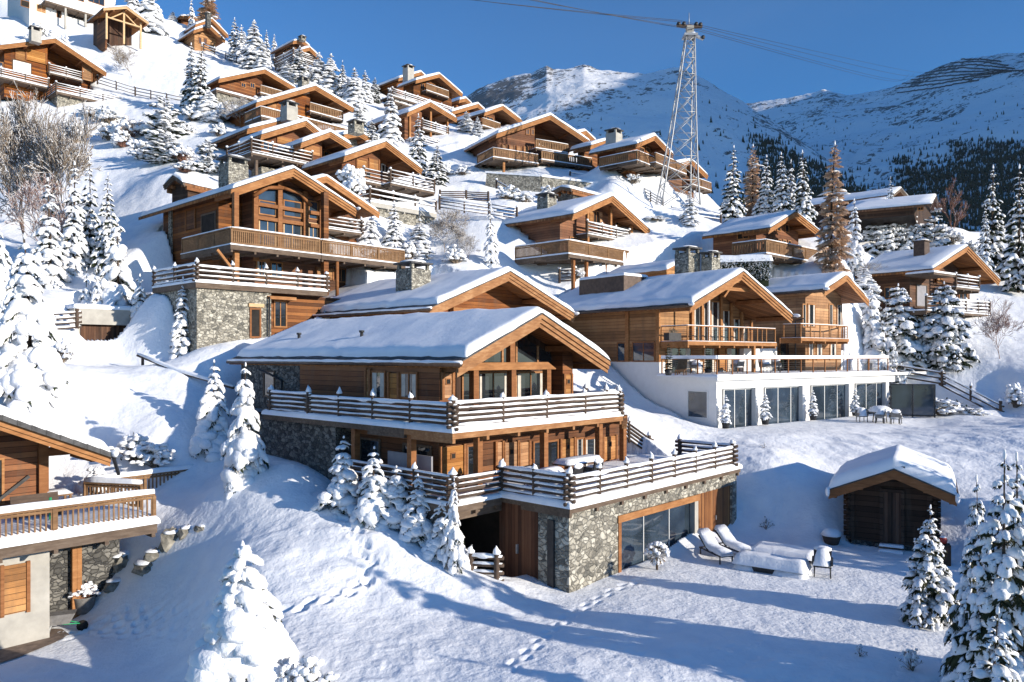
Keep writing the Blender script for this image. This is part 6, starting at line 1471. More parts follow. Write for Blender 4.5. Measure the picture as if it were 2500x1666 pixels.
    tree_px('spruce', 1021, 278, ('Y', 84), 34, 'dark spruce standing before the terrace of the narrow tall chalet', g); tree_px('dark', 1066, 352, ('Y', 82), 34, 'bluish shaded spruce at the corner of the broad orange gable chalet', g)
    tree_px('spire', 1139, 272, ('Y', 104), 24, 'snowy spruce below the low roof with a pale verge on the shoulder', g); tree_px('spire', 1166, 286, ('Y', 102), 18, 'smaller snowy spruce left of the small sunlit window corner', g)
    # row beyond the cable tower
    g = 'trees in the row behind the plain brown chalet'
    tree_px('dark', 1789, 357, ('Y', 84), 42, 'dark spruce at the left end of the row behind the plain brown chalet', g); tree_px('larch', 1838, 355, ('Y', 88), 30, 'smaller russet larch among the spruces in the row', g)
    tree_px('spruce', 1868, 380, ('Y', 86), 34, 'snowy spruce between the smaller larch and the pale twin spruces', g); tree_px('spruce', 1912, 372, ('Y', 84), 40, 'pale spruce in the centre of the row behind the plain brown chalet', g); tree_px('spruce', 1932, 392, ('Y', 88), 30, 'pale spruce half hidden at the centre of the row', g)
    tree_px('dark', 1964, 366, ('Y', 83), 36, 'dark spruce next to the big larch at the right end of the row', g)
    tree_px('larch', 2029, 347, ('Y', 66), 46, 'big russet larch right of the plain brown chalet', g)
    tree_px('spire', 2087, 485, ('Y', 72), 24, 'slim snow-striped spruce right of the big larch', g)
    g = 'white pines before the dark chalets'
    for i, (a, b_, c_) in enumerate(((2138, 514, 40), (2172, 510, 32), (2198, 512, 32), (2230, 514, 30), (2278, 508, 44))):
        tree_px('pine', a, b_, ('Y', 88), c_, ('leftmost frosted pine in the clump before the far dark chalets', 'second frosted pine from the left before the far dark chalets', 'middle frosted pine before the far dark chalets', 'narrow frosted pine right of the middle one', 'rightmost and widest frosted pine before the far dark chalets')[i], g)
    tree_px('spruce', 2174, 431, ('Y', 103), 14, 'thin spruce sticking up between the roofs of the far dark chalets')
    g = 'dark spruces at the right edge'
    tree_px('dark', 2424, 405, ('Y', 84), 48, 'tall dark spruce above the wide smooth roof, next to the one cut off', g); tree_px('spruce', 2404, 500, ('Y', 80), 24, 'shorter spruce in front of the tall dark one above the wide smooth roof', g); tree_px('dark', 2486, 404, ('Y', 80), 56, 'tall dark spruce cut by the right picture edge', g)
    bare_px(2327, 434, ('Y', 95), 34, 'leafless russet tree beside the far dark chalets', 'red_twig', 6, 4, .1, .5, 4, r0=.1)
    tree_px('spire', 1684, 468, ('Y', 76), 26, 'lone white spruce at the foot of the cable tower')
    tree_px('spire', 1200, 488, ('Y', 64), 18, 'thin shaded spruce at the left eave of the chalet with the open gable balcony')
    g = 'young spruces beside the glazed gable chalet'
    tree_px('spire', 963, 492, ('Y', 66), 28, 'young spruce standing between the slatted balcony and the stepped fences', g); tree_px('laden', 904, 530, ('Y', 64.5), 32, 'young white spruce close to the end of the long slatted balcony', g); tree_px('spire', 1024, 534, ('Y', 66), 38, 'white spruce rising straight behind the thick stone chimney', g)
    g = 'round young spruces on the right bank'
    tree_px('round', 2200, 694, 888, 62, 'left one of the two round young spruces on the right bank', g); tree_px('round', 2307, 688, 890, 62, 'right one of the two round young spruces on the right bank', g)
    tree_px('laden', 2104, 650, ('Y', 68), 46, 'drooping spruce pressed between the second golden gable and the wide smooth roof', g)
    tree_px('laden', 2130, 700, ('Y', 64.5), 42, 'white sagging spruce next to the end of the second golden gable balcony', g); tree_px('pine', 2158, 752, ('Y', 63.5), 36, 'low snow-padded pine at the foot of the left round young spruce', g)
    tree_px('pine', 2178, 862, ('Y', 62.5), 20, 'tiny snow-covered pine at the end of the snowed terrace rail', g)
    # bare trees
    bare_px(60, 222, ('Y', 62), 105, 'large frosted leafless tree at the left edge below the chalet with stacked logs', 'twig', 7, 11, .42, .8, 9, r0=.10)
    bare_px(165, 238, ('Y', 60), 80, 'frosted leafless tree beside the large one at the left, a little smaller', 'twig', 7, 12, .42, .75, 8, r0=.09); bare_px(110, 420, ('Y', 56), 90, 'low frosted leafless thicket under the two leafless trees at the left', 'red_twig', 6, 13, .6, .9, 7, r0=.07)
    bare_px(322, 115, 192, 48, 'small lone leafless tree on the open white slope', 'twig', 6, 14, .3, .9, 7, r0=.05)
    bare_px(585, 232, ('Y', 92), 40, 'pale leafless bush beside the long orange gable terrace', 'twig', 6, 15, .6, .9, 6, r0=.05)
    bare_px(1085, 505, 618, 55, 'frosted leafless bush right of the white spruce behind the stone chimney', 'twig', 7, 16, .6, .9, 7, r0=.05); bare_px(1145, 570, 640, 36, 'low frosted bush left of the chalet with the open gable balcony', 'twig', 6, 17, .6, .95, 7, r0=.05)
    bare_px(2441, 722, ('Y', 64), 50, 'brownish leafless bush at the right end of the wide roof chalet', 'red_twig', 6, 18, .4, .9, 6, r0=.05)
    bare_px(2105, 640, ('Y', 72), 50, 'leafless tangle under the big russet larch', 'twig', 6, 19, .5, .95, 7, r0=.04)
    shrub_px(315, 285, 345, 46, 'reddish snow-dusted shrub on the slope under the log-railed terrace', 'red_twig', 'larch', .6)
    shrub_px(262, 262, 305, 44, 'snow mound of a shrub right below the log-railed terrace end', snow=1.0); shrub_px(225, 262, 290, 36, 'snow-capped shrub under the corner of the log-railed terrace', snow=1.)
    shrub_px(405, 590, ('Y', 53), 32, 'frosted shrub at the foot of the glazed gable chalet side wall', snow=.9); shrub_px(860, 398, ('Y', 68), 44, 'round dome of snow over a shrub before the widest stepped chalet', snow=1., n=110)
    shrub_px(100, 60, ('Y', 118), 40, 'frosted shrubs behind the chimney of the chalet with stacked logs', snow=.7); shrub_px(150, 85, ('Y', 114), 30, 'low grey shrub on the white slope below the glass-fronted balcony', snow=.6)
    shrub_px(2300, 970, ('Y', 57), 62, 'dark shrub bank under the sloping garden rail', snow=.7, n=90); shrub_px(2215, 930, ('Y', 60), 36, 'shaded shrub beside the glass pavilion end', snow=.6); shrub_px(2380, 995, ('Y', 56), 40, 'flat shrub at the lower end of the sloping garden rail', snow=.7)
    shrub_px(330, 1060, 1130, 60, 'shrub buried in shaded snow behind the corner chalet roof', snow=1.0); shrub_px(380, 1085, ('Y', 35.5), 50, 'second buried shrub in the shade behind the corner chalet deck', snow=1.); shrub_px(240, 1085, ('Y', 34), 44, 'dark-stemmed shrub under the eave end of the corner chalet', snow=.7)
    shrub_px(1870, 1262, 1300, 20, 'tiny dark sprig in the shaded snow right of the stone base', snow=.3, n=20); shrub_px(1865, 1082, 1096, 12, 'single dry sprig on the bumpy white bank', snow=.3, n=10)
    shrub_px(150, 765, ('Y', 43), 34, 'snow heap of a shrub behind the snowed rails by the garage', snow=1.); shrub_px(2480, 850, ('Y', 58), 34, 'tall arched snow-laden bush at the right picture edge', snow=1., n=80); shrub_px(1600, 540, ('Y', 76), 40, 'snow-spotted shrub bank beneath the paired fences left of the lone white spruce', snow=.9, n=90)
    shrub_px(1280, 470, ('Y', 76), 30, 'snowy shrubs at the foot of the stone retaining wall', snow=.8); shrub_px(1405, 655, ('Y', 64), 24, 'arching snowy bush by the log fence under the slatted deck', snow=.9)
    shrub_px(535, 300, 336, 26, 'snowy shrub left of the long stepped roof', snow=.85, n=70)
    shrub_px(640, 236, 262, 26, 'snowy shrub before the long orange gable terrace', snow=.85, n=70)
    shrub_px(915, 330, 362, 26, 'snowy shrub at the foot of the short spruce by the stepped chalets', snow=.85, n=70)
    shrub_px(1088, 398, 430, 26, 'snow-padded shrub left of the broad orange gable', snow=.85, n=70)
    shrub_px(1130, 405, 432, 24, 'snow-padded shrub under the left deck of the broad orange gable', snow=.85, n=70)
    shrub_px(1238, 452, 492, 34, 'frosted shrubs at the left end of the stone retaining wall', snow=.85, n=70)
    shrub_px(1340, 455, 486, 30, 'frosted shrubs before the middle of the stone retaining wall', snow=.85, n=70)
    shrub_px(1545, 425, 452, 26, 'shrub under the balcony of the square chimney chalet', snow=.85, n=70)
    shrub_px(1010, 400, 428, 24, 'shaded shrub under the narrow tall chalet terrace', snow=.85, n=70)
    shrub_px(455, 300, 330, 28, 'snow-heaped shrub right of the bushy white conifer', snow=.85, n=70)
    shrub_px(350, 300, 335, 28, 'snow-heaped shrub left of the bushy white conifer', snow=.85, n=70)
    shrub_px(1000, 590, 640, 30, 'frosted shrub left of the white spruce behind the stone chimney', snow=.85, n=70)
    shrub_px(1110, 600, 645, 34, 'low frosted shrub below the leafless bushes', snow=.85, n=70)
    shrub_px(2060, 560, 600, 30, 'frosted shrub left of the clump of frosted pines', snow=.85, n=70)
    shrub_px(2320, 560, 600, 34, 'frosted shrub right of the clump of frosted pines', snow=.85, n=70)
    shrub_px(2360, 590, 625, 34, 'frosted thicket above the wide smooth roof', snow=.85, n=70)
    shrub_px(300, 322, 362, 34, 'brownish shrub below the reddish snow-dusted one', 'red_twig', snow=.7, n=90)
    shrub_px(268, 300, 345, 34, 'snow-loaded shrub left of the reddish snow-dusted one', 'twig', snow=.7, n=90)
    shrub_px(345, 345, 392, 38, 'dark snow-padded shrub at the left of the low pine', 'twig', snow=.7, n=90)
    shrub_px(445, 350, 395, 34, 'snow-padded shrub hugging the low dark pine', 'red_twig', snow=.7, n=90)
    shrub_px(470, 255, 300, 28, 'frosted shrub at the feet of the twin tall spruces', 'twig', snow=.7, n=90)
    shrub_px(545, 250, 300, 30, 'snow-loaded shrub left of the pale leafless bush', 'twig', snow=.7, n=90)
    shrub_px(450, 395, 425, 34, 'flat snow-loaded shrub below the long slope shadow', 'red_twig', snow=.7, n=90)
    shrub_px(180, 300, 350, 40, 'snow-loaded shrub above the frosted leafless trees', 'twig', snow=.7, n=90)
# ------------------------------------------------------------------ smaller things
def at(px, py, y0=14, y1=200): return hit(px, py, y0, y1)
def boulder(seed, r, label, p, sq=(1, .8, .75), snow=True, rz=0., group=None):
    rng = random.Random(seed); m = MB(); t = thing('boulder', label, 'boulder', p, rz, group)
    m.lump((0, 0, r * .3), (r * sq[0], r * sq[1], r * sq[2]), 'rock', rng, 9, 7, .1, 0, .2); m.sm = [False] * len(m.f); m.build('stone', t)
    if snow:
        s = MB(); s.lump((0, r * .1, r * (.3 + sq[2] * .75)), (r * sq[0] * .8, r * sq[1] * .8, r * .26), 'snow', rng, 10, 6, .9); s.build('snow_cap', t)
    return t
def lathe(m, prof, mat, n=16, c=(0, 0, 0)):
    v = [(c[0] + r * math.cos(2 * PI * j / n), c[1] + r * math.sin(2 * PI * j / n), c[2] + z) for r, z in prof for j in range(n)]
    f = [(i * n + j, i * n + (j + 1) % n, (i + 1) * n + (j + 1) % n, (i + 1) * n + j) for i in range(len(prof) - 1) for j in range(n)]
    m.add(v, f + [tuple(range(n))[::-1], tuple(range((len(prof) - 1) * n, len(prof) * n))], mat, True)
def lounger(label, head, foot):
    d = foot - head; L = 1.95; rz = math.atan2(d.y, d.x); t = thing('sun_lounger', label, 'sun lounger', (foot.x, foot.y, foot.z), rz, 'loungers outside the patio window'); t.scale = (.84, .84, .84)
    f = MB(); f.bar((-L, -.34, .3), (0, -.34, .3), .05, .06, 'dark_metal'); f.bar((-L, .34, .3), (0, .34, .3), .05, .06, 'dark_metal'); f.bar((0, -.36, .3), (0, .36, .3), .05, .06, 'dark_metal'); f.bar((-L, -.36, .3), (-L, .36, .3), .05, .06, 'dark_metal'); f.build('frame', t)
    for x in (-.04, -L + .1):
        for y in (-.34, .34): m = MB(); m.box(x - .025, x + .025, y - .025, y + .025, -.1, .27, 'dark_metal'); m.build('leg', t)
    b = MB(); b.bar((-L * .62, 0, .34), (-L - .12, 0, .88), .68, .06, 'dark_metal'); b.build('backrest', t)
    s = MB(); prof = [(-.36, 0), (-.35, .13), (-.26, .21), (.26, .21), (.35, .13), (.36, 0)]
    path = [(.08, .33), (-.05, .36), (-.5, .38), (-1.05, .38), (-1.28, .46), (-1.7, .78), (-2.05, 1.0), (-2.12, .95)]; v = []
    for i, (x, z) in enumerate(path):
        k = .45 if i in (0, len(path) - 1) else 1
        for (y, h) in prof: v.append((x - (h * .5 if i > 4 else 0), y * (.97 if k < 1 else 1), z + h * k))
    n = len(prof); fs = [(i * n + j, i * n + j + 1, (i + 1) * n + j + 1, (i + 1) * n + j) for i in range(len(path) - 1) for j in range(n - 1)] + [tuple(range(n)), tuple(range((len(path) - 1) * n, len(path) * n))[::-1]]
    s.add(v, fs, 'snow', True); s.build('snow_cover', t); return t
def snow_block(m, x0, x1, y0, y1, z0, z1, r=.16, mat='snow', seed=1):
    """A rounded slab of snow."""
    nx, ny = max(4, int((x1 - x0) / .15)), max(4, int((y1 - y0) / .15)); v = []; w, ln = x1 - x0, y1 - y0
    for i in range(nx + 1):
        for j in range(ny + 1):
            x, y = w * i / nx, ln * j / ny; d = min(x, w - x, y, ln - y); k = math.sqrt(max(0, 1 - (1 - min(d / r, 1)) ** 2))
            v.append((x0 + x, y0 + y, z0 + (z1 - z0) * k * (1 + .08 * float(vnoise(x * 2 + seed, y * 2, seed)))))
    n = ny + 1; m.add(v, [(i * n + j, (i + 1) * n + j, (i + 1) * n + j + 1, i * n + j + 1) for i in range(nx) for j in range(ny)], mat, True)
def chair_obj(label, p, rz, group=None, mat='grey_fabric', snow=.22, s=1.):
    t = thing('garden_chair', label, 'chair', p, rz, group); t.scale = (s, s, s)
    for x in (-.27, .27):
        for y in (-.26, .26): m = MB(); m.tube([(x, y, 0), (x * .95, y * .95, .4)], .025, 'dark_metal', 6); m.build('leg', t)
    m = MB(); m.box(-.3, .3, -.3, .3, .36, .43, mat); m.build('seat', t); m = MB(); m.bar((0, .28, .42), (0, .36, .85), .6, .07, mat, up=(0, 1, 0)); m.build('backrest', t)
    for x in (-.31, .31): m = MB(); m.box(x - .04, x + .04, -.28, .3, .44, .62, mat); m.build('armrest', t)
    if snow: m = MB(); snow_block(m, -.32, .32, -.32, .34, .42, .42 + snow * 1.6, .18); m.lump((0, .36, .88), (.32, .09, .12), 'snow', RNG, 8, 5); m.build('snow_cover', t)
    return t
def potted_fir(label, p, H, group, pot='grey_fabric'):
    t = thing('potted_fir', label, 'potted plant', p, 0, group); m = MB(); lathe(m, [(.20, 0), (.27, .42), (.29, .45), (.24, .45), (.22, .38)], 'dark_metal'); m.build('pot', t)
    nm, sm, tm = conifer(int(p.x * 31) % 97, H - .3, .36, 9, 7, .9, .4, 1.6, .7, .05, close=.4)
    for q in (nm, sm, tm): q.v = [(a, b, c + .35) for a, b, c in q.v]
    tm.v = [(a, b, max(c, .2)) for a, b, c in tm.v]; tm.build('trunk', t); nm.build('crown', t); sm.build('crown_snow', t); return t

def build_things():
    # concrete garage on the left bank
    b = P(190, 752, 47); ph = R(47.4); t = thing('garage', 'concrete garage with a dark wide door, dug into the left bank', 'garage', b, ph)
    x1 = 195 / F * 47 / (math.cos(ph) - (385 - CX) / F * math.sin(ph)) ; z0 = -118 / F * 47
    m = MB(); m.box(-.2, x1, 0, 5, -1.0, 0, 'concrete'); m.box(-.2, .12, 0, 5, z0 - 1.5, -1.003, 'concrete'); m.box(x1 - .5, x1, 0, 5, z0 - 1.5, -1.003, 'concrete'); m.build('wall', t)
    m = MB(); m.box(.12, x1 - .5, .45, .55, z0 - 1.2, -1.003, 'dark_board'); m.build('door', t); snow_sheet(t, -.25, x1 + .05, -.05, 5, .002, .3)
    CUTS.append((b.x, b.y, math.cos(ph), math.sin(ph), .2, x1 - .3, -.8, 4, b.z + z0 - .1, .3))
    # lone handrail on the path
    t = thing('handrail', 'sloping handrail on two posts with snow on top, on the path below the garage', 'handrail', P(350, 905, 43.5)); o = t.location
    a, c, e = P(336, 868, 44) - o, P(434, 908, 42.3) - o, P(570, 948, 40.5) - o; m = MB(); m.bar(a, c, .16, .1, 'rail_wood'); m.bar(c, e, .16, .1, 'rail_wood'); m.build('rail', t)
    m = MB(); up = Vector((0, 0, .1)); m.tube([a + up, a.lerp(c, .5) + up, c + up, c.lerp(e, .5) + up, e + up], [.06, .12, .11, .12, .06], 'snow', 8); m.build('snow_cap', t)
    for q in (a.lerp(c, .13), c): m = MB(); m.box(q.x - .06, q.x + .06, q.y - .06, q.y + .06, q.z - 1.5, q.z - .06, 'rail_wood'); m.build('post', t)
    # fences
    rail_line('snowed log fence running into the left picture edge, level with the garage roof', [(-40, 806, 44), (100, 803, 45), (188, 798, 45.8)], n=4, detail=True)
    rail_line('thin rail fence climbing the open slope from the chalet with stacked logs', [(238, 204, 104), (330, 232, 103), (446, 256, 101)], snow=.8)
    rail_line('rail fence below the small sunlit gable near the crest', [(497, 122, 127), (578, 153, 126)])
    rail_line('dark bare rail fence on the slope under the narrow tall chalet', [(1074, 488, 75), (1138, 489, 75.5), (1192, 492, 75)], snow=0, n=5, h=.85)
    rail_line('long thickly snowed rail fence right of the glazed gable chalet terraces', [(1073, 509, 70), (1194, 526, 70), (1262, 536, 70)], n=4, h=1.05, snow=1.6)
    rail_line('snowed stair rail slanting down beside the stone retaining wall', [(1212, 458, 79), (1268, 487, 77)], n=2, h=.7)
    rail_line('long snowed fence left of the lone white spruce, crossing the slope', [(1526, 513, 82), (1640, 530, 82), (1760, 548, 82)], n=3, snow=1.6)
    rail_line('short slanted fence meeting the long snowed fence from above', [(1560, 474, 86), (1618, 508, 83)], n=4)
    rail_line('snowed fence on the level ground below the square chimney chalet', [(1392, 442, 88), (1488, 455, 88)], n=3, snow=1.5)
    rail_line('dark garden rail sloping down at the end of the white terrace', [(2187, 920, 63.5), (2300, 940, 61), (2443, 1014, 58)], n=3, h=1.0, snow=.9, detail=True)
    rail_line('log fence piece beneath the wide slatted deck', [(1366, 688, 64), (1404, 686, 64)], n=4, gap=1.5)
    rail_line('short snowed log fence standing in the dark open bay', [(1150, 1420, 27.6), (1213, 1424, 27.3)], n=4, h=.95, gap=1.2, detail=True)
    # retaining wall under the broad chalet
    t = thing('retaining_wall', 'long stone retaining wall with snow on top, under the broad chalet with the orange gable', 'wall', P(1330, 450, 84)); o = t.location; m = MB(); s = MB()
    L = [(1186, 424, 85), (1320, 433, 83.5), (1462, 451, 85)]
    for (a, bb) in zip(L[:-1], L[1:]):
        A, B = P(*a) - o, P(*bb) - o; m.bar(A - Vector((0, 0, 1.6)), B - Vector((0, 0, 1.6)), .6, 3.2, 'chimney_stone'); s.bar(A + Vector((0, 0, .09)), B + Vector((0, 0, .09)), .75, .2, 'snow')
    m.build('masonry', t); s.build('snow_cap', t)
    # stone retaining wall by the corner chalet: loose boulders
    g = 'boulders under the corner chalet deck'
    for i, (px, py, r, sq, w) in enumerate(((238, 1420, .62, (1.1, .8, 1.1), 'large pale boulder next to the planted tub under the deck'), (282, 1432, .42, (1.2, .8, .7), 'low boulder right of the large pale one by the tub'), (300, 1372, .55, (1.3, .8, .8), 'brown-tinged boulder halfway up the bank under the deck beam'), (350, 1384, .5, (1.4, .8, .7), 'long dark boulder in the bank under the deck beam'), (375, 1360, .42, (1.1, .8, .9), 'grey boulder beneath the right end of the deck beam'),
            (416, 1325, .52, (.9, .8, 1.3), 'upright boulder just off the right end of the deck'), (452, 1298, .42, (1.2, .7, .8), 'dark triangular boulder in the white bank right of the deck'), (488, 1290, .28, (1.3, .7, .7), 'smallest exposed boulder, furthest right of the deck'), (230, 1352, .5, (1.2, .8, .8), 'boulder tucked behind the deck post'), (265, 1330, .4, (1.2, .8, .7), 'dark stone with dry weeds high under the deck beam'))):
        p = at(px, py); boulder(30 + i, r * .95, w, (p.x, p.y, p.z - r * .5), sq, True, i * .8, g)
    # tub, wheelbarrow and furniture of the corner chalet
    p = at(205, 1492); t = thing('planter_tub', 'round grey tub of frosted dried flowers beside the concrete garage wall', 'planter', p); m = MB(); lathe(m, [(.34, -.05), (.42, .55), (.45, .6), (.38, .6), (.36, .5)], 'grey_fabric'); m.build('tub', t)
    m, s = shrub(71, .62, 90, 'red_twig', .9, 1.0, 'red_twig'); m.v = [(a, b_, c + .5) for a, b_, c in m.v]; s.v = [(a, b_, c + .5) for a, b_, c in s.v]; m.build('flowers', t); s.build('snow_cover', t)
    h = HS; xq = h.sx(146, h.yb + .2); p = h.w(xq, h.yb + .2, h.zgr + .04); t = thing('wheelbarrow', 'green-framed wheelbarrow leaning in the bay under the deck', 'wheelbarrow', p, .4); m = MB(); m.prism([(-.45, .42), (.35, .42), (.55, .78), (-.6, .78)], 'y', -.28, .28, 'grey_fabric'); m.build('tray', t)
    m = MB(); m.tube([(.75, 0, .3), (.2, .22, .40), (-1.0, .26, .62)], .022, 'green', 6); m.tube([(.75, 0, .3), (.2, -.22, .40), (-1.0, -.26, .62)], .022, 'green', 6); m.build('frame', t)
    for y in (-.22, .22): m = MB(); m.tube([(-.25, y, .42), (-.38, y, 0)], .022, 'steel', 6); m.build('leg', t)
    m = MB(); m.tube([(.75, -.05, .2), (.75, .05, .2)], .2, 'dark', 14); m.build('wheel', t)
    h = HS; x = h.sx(92, .5); w = h.w(x, .5, h.zd + .2); t = thing('garden_bench', 'dark wooden bench on the deck of the corner chalet', 'bench', w, h.phi); m = MB(); m.box(-.8, .8, -.25, .25, .38, .45, 'rail_wood'); m.build('seat', t); m = MB(); m.bar((0, .28, .42), (0, .42, .95), 1.6, .05, 'rail_wood', up=(0, 1, 0)); m.build('backrest', t)
    for q in (-.7, .7): m = MB(); m.box(q - .05, q + .05, -.25, .3, 0, .38, 'rail_wood'); m.build('leg', t)
    m = MB(); snow_block(m, -.8, .8, -.25, .25, .45, .58, .1); m.build('snow_cover', t)
    x = h.sx(141, 2.0); w = h.w(x, 2.2, h.zd + .15); t = thing('garden_table', 'small snow-topped table by the corner post of the corner chalet', 'table', w, h.phi); m = MB(); m.box(-.5, .5, -.4, .4, .66, .72, 'slat_wood'); m.build('tabletop', t)
    for a in (-.42, .42):
        for c in (-.32, .32): m = MB(); m.box(a - .04, a + .04, c - .04, c + .04, 0, .66, 'slat_wood'); m.build('leg', t)
    m = MB(); snow_block(m, -.52, .52, -.42, .42, .721, .86, .1); m.build('snow_cover', t)
    w = h.w(h.sx(123, -.6), -.6, h.zd + .15); t = thing('parasol_pole', 'green pole standing behind the baluster rail of the corner chalet', 'pole', w); m = MB(); m.tube([(0, 0, 0), (0, 0, 1.05)], .05, 'green', 8); m.build('pole', t); m = MB(); lathe(m, [(.22, 0), (.22, .08), (.06, .1)], 'dark_metal'); m.build('foot', t)
    m = MB(); b0 = h.w(0, 0, h.zgr + .05); o_ = [h.w(h.sx(-150, h.yb), h.yb - .01, h.zgr + .055), h.w(h.sx(-150, h.yb), h.yb - 1.7, h.zgr + .055), h.w(h.sx(40, h.yb - 1.2), h.yb - 1.3, h.zgr + .055), h.w(h.sx(118, h.yb), h.yb - .7, h.zgr + .055), h.w(h.sx(165, h.yb), h.yb - .2, h.zgr + .055), h.w(h.sx(165, h.yb), h.yb + 1.3, h.zgr + .055), h.w(h.sx(123, h.yb), h.yb + 1.3, h.zgr + .055), h.w(h.sx(123, h.yb), h.yb - .01, h.zgr + .055)]
    m.add(o_, [tuple(range(8))], 'paving'); q_ = m.build('paved_path'); q_['kind'] = 'structure'
    # terrace of the middle chalet
    h = HM; z = h.z0 + .16
    t = thing('dining_table', 'long outdoor table under snow on the log-railed terrace', 'table', h.w(h.sx(1412, -1.2), -1.2, z), h.phi); m = MB(); m.box(-1.2, 1.2, -.48, .48, .68, .74, 'grey_wood'); m.build('tabletop', t)
    for a in (-1.05, 1.05):
        for c in (-.38, .38): m = MB(); m.box(a - .05, a + .05, c - .05, c + .05, 0, .68, 'lamp_white'); m.build('leg', t)
    m = MB(); snow_block(m, -1.23, 1.23, -.5, .5, .741, .93, .12); m.build('snow_cover', t)
    t = thing('garden_bench', 'snowed bench beside the long outdoor table on the log-railed terrace', 'bench', h.w(h.sx(1345, -1.1), -1.1, z), h.phi); m = MB(); m.box(-.6, .6, -.35, .35, .4, .48, 'grey_wood'); m.build('seat', t)
    for a in (-.5, .5): m = MB(); m.box(a - .05, a + .05, -.3, .3, 0, .4, 'grey_wood'); m.build('leg', t)
    m = MB(); snow_block(m, -.62, .62, -.37, .37, .481, .66, .12); m.build('snow_cover', t)
    g = 'chairs on the log-railed terrace'
    for px, y, a, w in ((1395, -2.3, PI, 'dark chair on the near side of the long terrace table'), (1300, -1.6, 2.0, 'dark chair at the left end of the terrace table group'), (1445, -2.0, PI, 'dark chair at the right corner of the long terrace table')): chair_obj(w, h.w(h.sx(px, y), y, z), h.phi + a, g, 'dark_metal', .14)
    t = thing('table_tennis_table', 'folded grey table-tennis table standing in the log gallery', 'table', h.w(-5.25, h.sy(1000, -5.25), h.z0 + .05), h.phi + PI / 2); m = MB(); m.box(-1.35, 1.35, -.04, .04, .15, 1.5, 'table_grey'); m.build('tabletop', t); m = MB(); m.box(-.6, .6, .06, .14, 0, .9, 'dark_metal'); m.build('frame', t)
    # yard in front of the patio window
    lounger('snow-filled lounger nearer the patio window', Vector((8.25, 32.6, -8.42)), Vector((8.75, 30.9, -8.42))); lounger('snow-filled lounger further from the patio window, by the board doors', Vector((9.15, 33.3, -8.42)), Vector((9.75, 31.6, -8.42)))
    A, B = at(1792, 1390), at(1962, 1416); d = B - A; t = thing('garden_sofa', 'long low sofa buried in snow at the yard corner', 'sofa', A, math.atan2(d.y, d.x)); L = d.length
    m = MB(); m.box(.15, L - .1, .1, .9, .0, .34, 'dark_metal'); m.build('base', t); m = MB(); snow_block(m, -.1, L + .1, -.02, 1.05, .22, .62, .24); snow_block(m, -.1, .8, -.03, 1.1, -.05, .3, .2); snow_block(m, L * .55, L + .12, -.05, 1.1, -.05, .3, .2); m.build('snow_cover', t)
    p = at(1915, 1368); t = thing('garden_table', 'wide low table under a flat sheet of snow behind the buried sofa', 'table', p, math.atan2(d.y, d.x)); m = MB(); m.box(-1.2, 1.2, -.7, .7, .2, .3, 'dark_metal'); m.build('tabletop', t)
    for a in (-1.0, 1.0): m = MB(); m.box(a - .08, a + .08, -.6, .6, -.1, .2, 'dark_metal'); m.build('leg', t)
    m = MB(); snow_block(m, -1.3, 1.3, -.8, .8, .301, .50, .14); m.build('snow_cover', t)
    p = at(2008, 1408); chair_obj('wicker chair with a dome of snow at the end of the buried sofa', (p.x, p.y, p.z + .02), -.4, None, 'dark_metal', .34, 1.08)
    p = at(1604, 1392); t = thing('topiary_shrub', 'ball-shaped shrub on a short stem, white with frost, before the patio window', 'shrub', p); m = MB(); m.tube([(0, 0, -.1), (0, 0, .35)], .05, 'bark', 6); m.build('stem', t)
    rng = random.Random(5); m, s = MB(), MB()
    for i in range(420):
        u, a = rng.uniform(-1, 1), rng.uniform(0, 6.28); dv = Vector((math.sqrt(1 - u * u) * math.cos(a), math.sqrt(1 - u * u) * math.sin(a), u)); p0 = dv * .2; p1 = dv * rng.uniform(.42, .52) + Vector((0, 0, 0)); c = Vector((0, 0, .62))
        side = dv.cross(Vector((0, 0, 1))).normalized() if abs(dv.z) < .99 else Vector((1, 0, 0)); (s if rng.random() < .62 else m).add([c + p0, c + p1 * .8 + side * .04, c + p1, c + p1 * .8 - side * .04], [(0, 1, 2, 3)], 'tree_snow' if False else ('snow' if rng.random() < .7 else 'twig'))
    for i in range(60):
        u, a = rng.uniform(.0, 1), rng.uniform(0, 6.28); dv = Vector((math.sqrt(1 - u * u) * math.cos(a), math.sqrt(1 - u * u) * math.sin(a), u)); s.lump(Vector((0, 0, .62)) + dv * .44, (.09, .09, .07), 'snow', rng, 6, 4)
    m.build('twigs', t); s.build('snow_cover', t)
    # by the log cabin
    p = at(2078, 1322); t = thing('stone_trough', 'stone trough with a pad of snow at the left corner of the log cabin', 'trough', p, -.45); m = MB(); m.box(-.75, .75, -.3, .3, -.2, .38, 'chimney_stone'); m.build('trough', t); m = MB(); snow_block(m, -.65, .1, -.28, .28, .381, .5, .12); m.build('snow_cover', t)
    p = at(2030, 1326); t = thing('wooden_tub', 'dark tub with snow heaped on it beside the stone trough', 'tub', p); m = MB(); lathe(m, [(.28, -.1), (.4, .3), (.42, .34), (.3, .34)], 'rail_wood'); m.build('tub', t); m = MB(); m.lump((0, 0, .36), (.44, .44, .32), 'snow', RNG, 10, 6, .9); m.build('snow_cover', t)
    p = P(2303, 1345, 31.2); p.z = gz(p.x, p.y); t = thing('red_bin', 'dark red bin with a red ball on its lid, right of the log cabin', 'bin', p, -.4); m = MB(); m.box(-.25, .25, -.25, .25, -.2, .85, 'door_wood'); m.build('body', t); m = MB(); m.lump((0, 0, 1.0), .16, 'red', RNG, 12, 8, 0, 0, .0); m.build('ball', t); m = MB(); m.lump((0, 0, 1.13), (.12, .12, .06), 'snow', RNG, 8, 4); m.build('snow_cap', t)
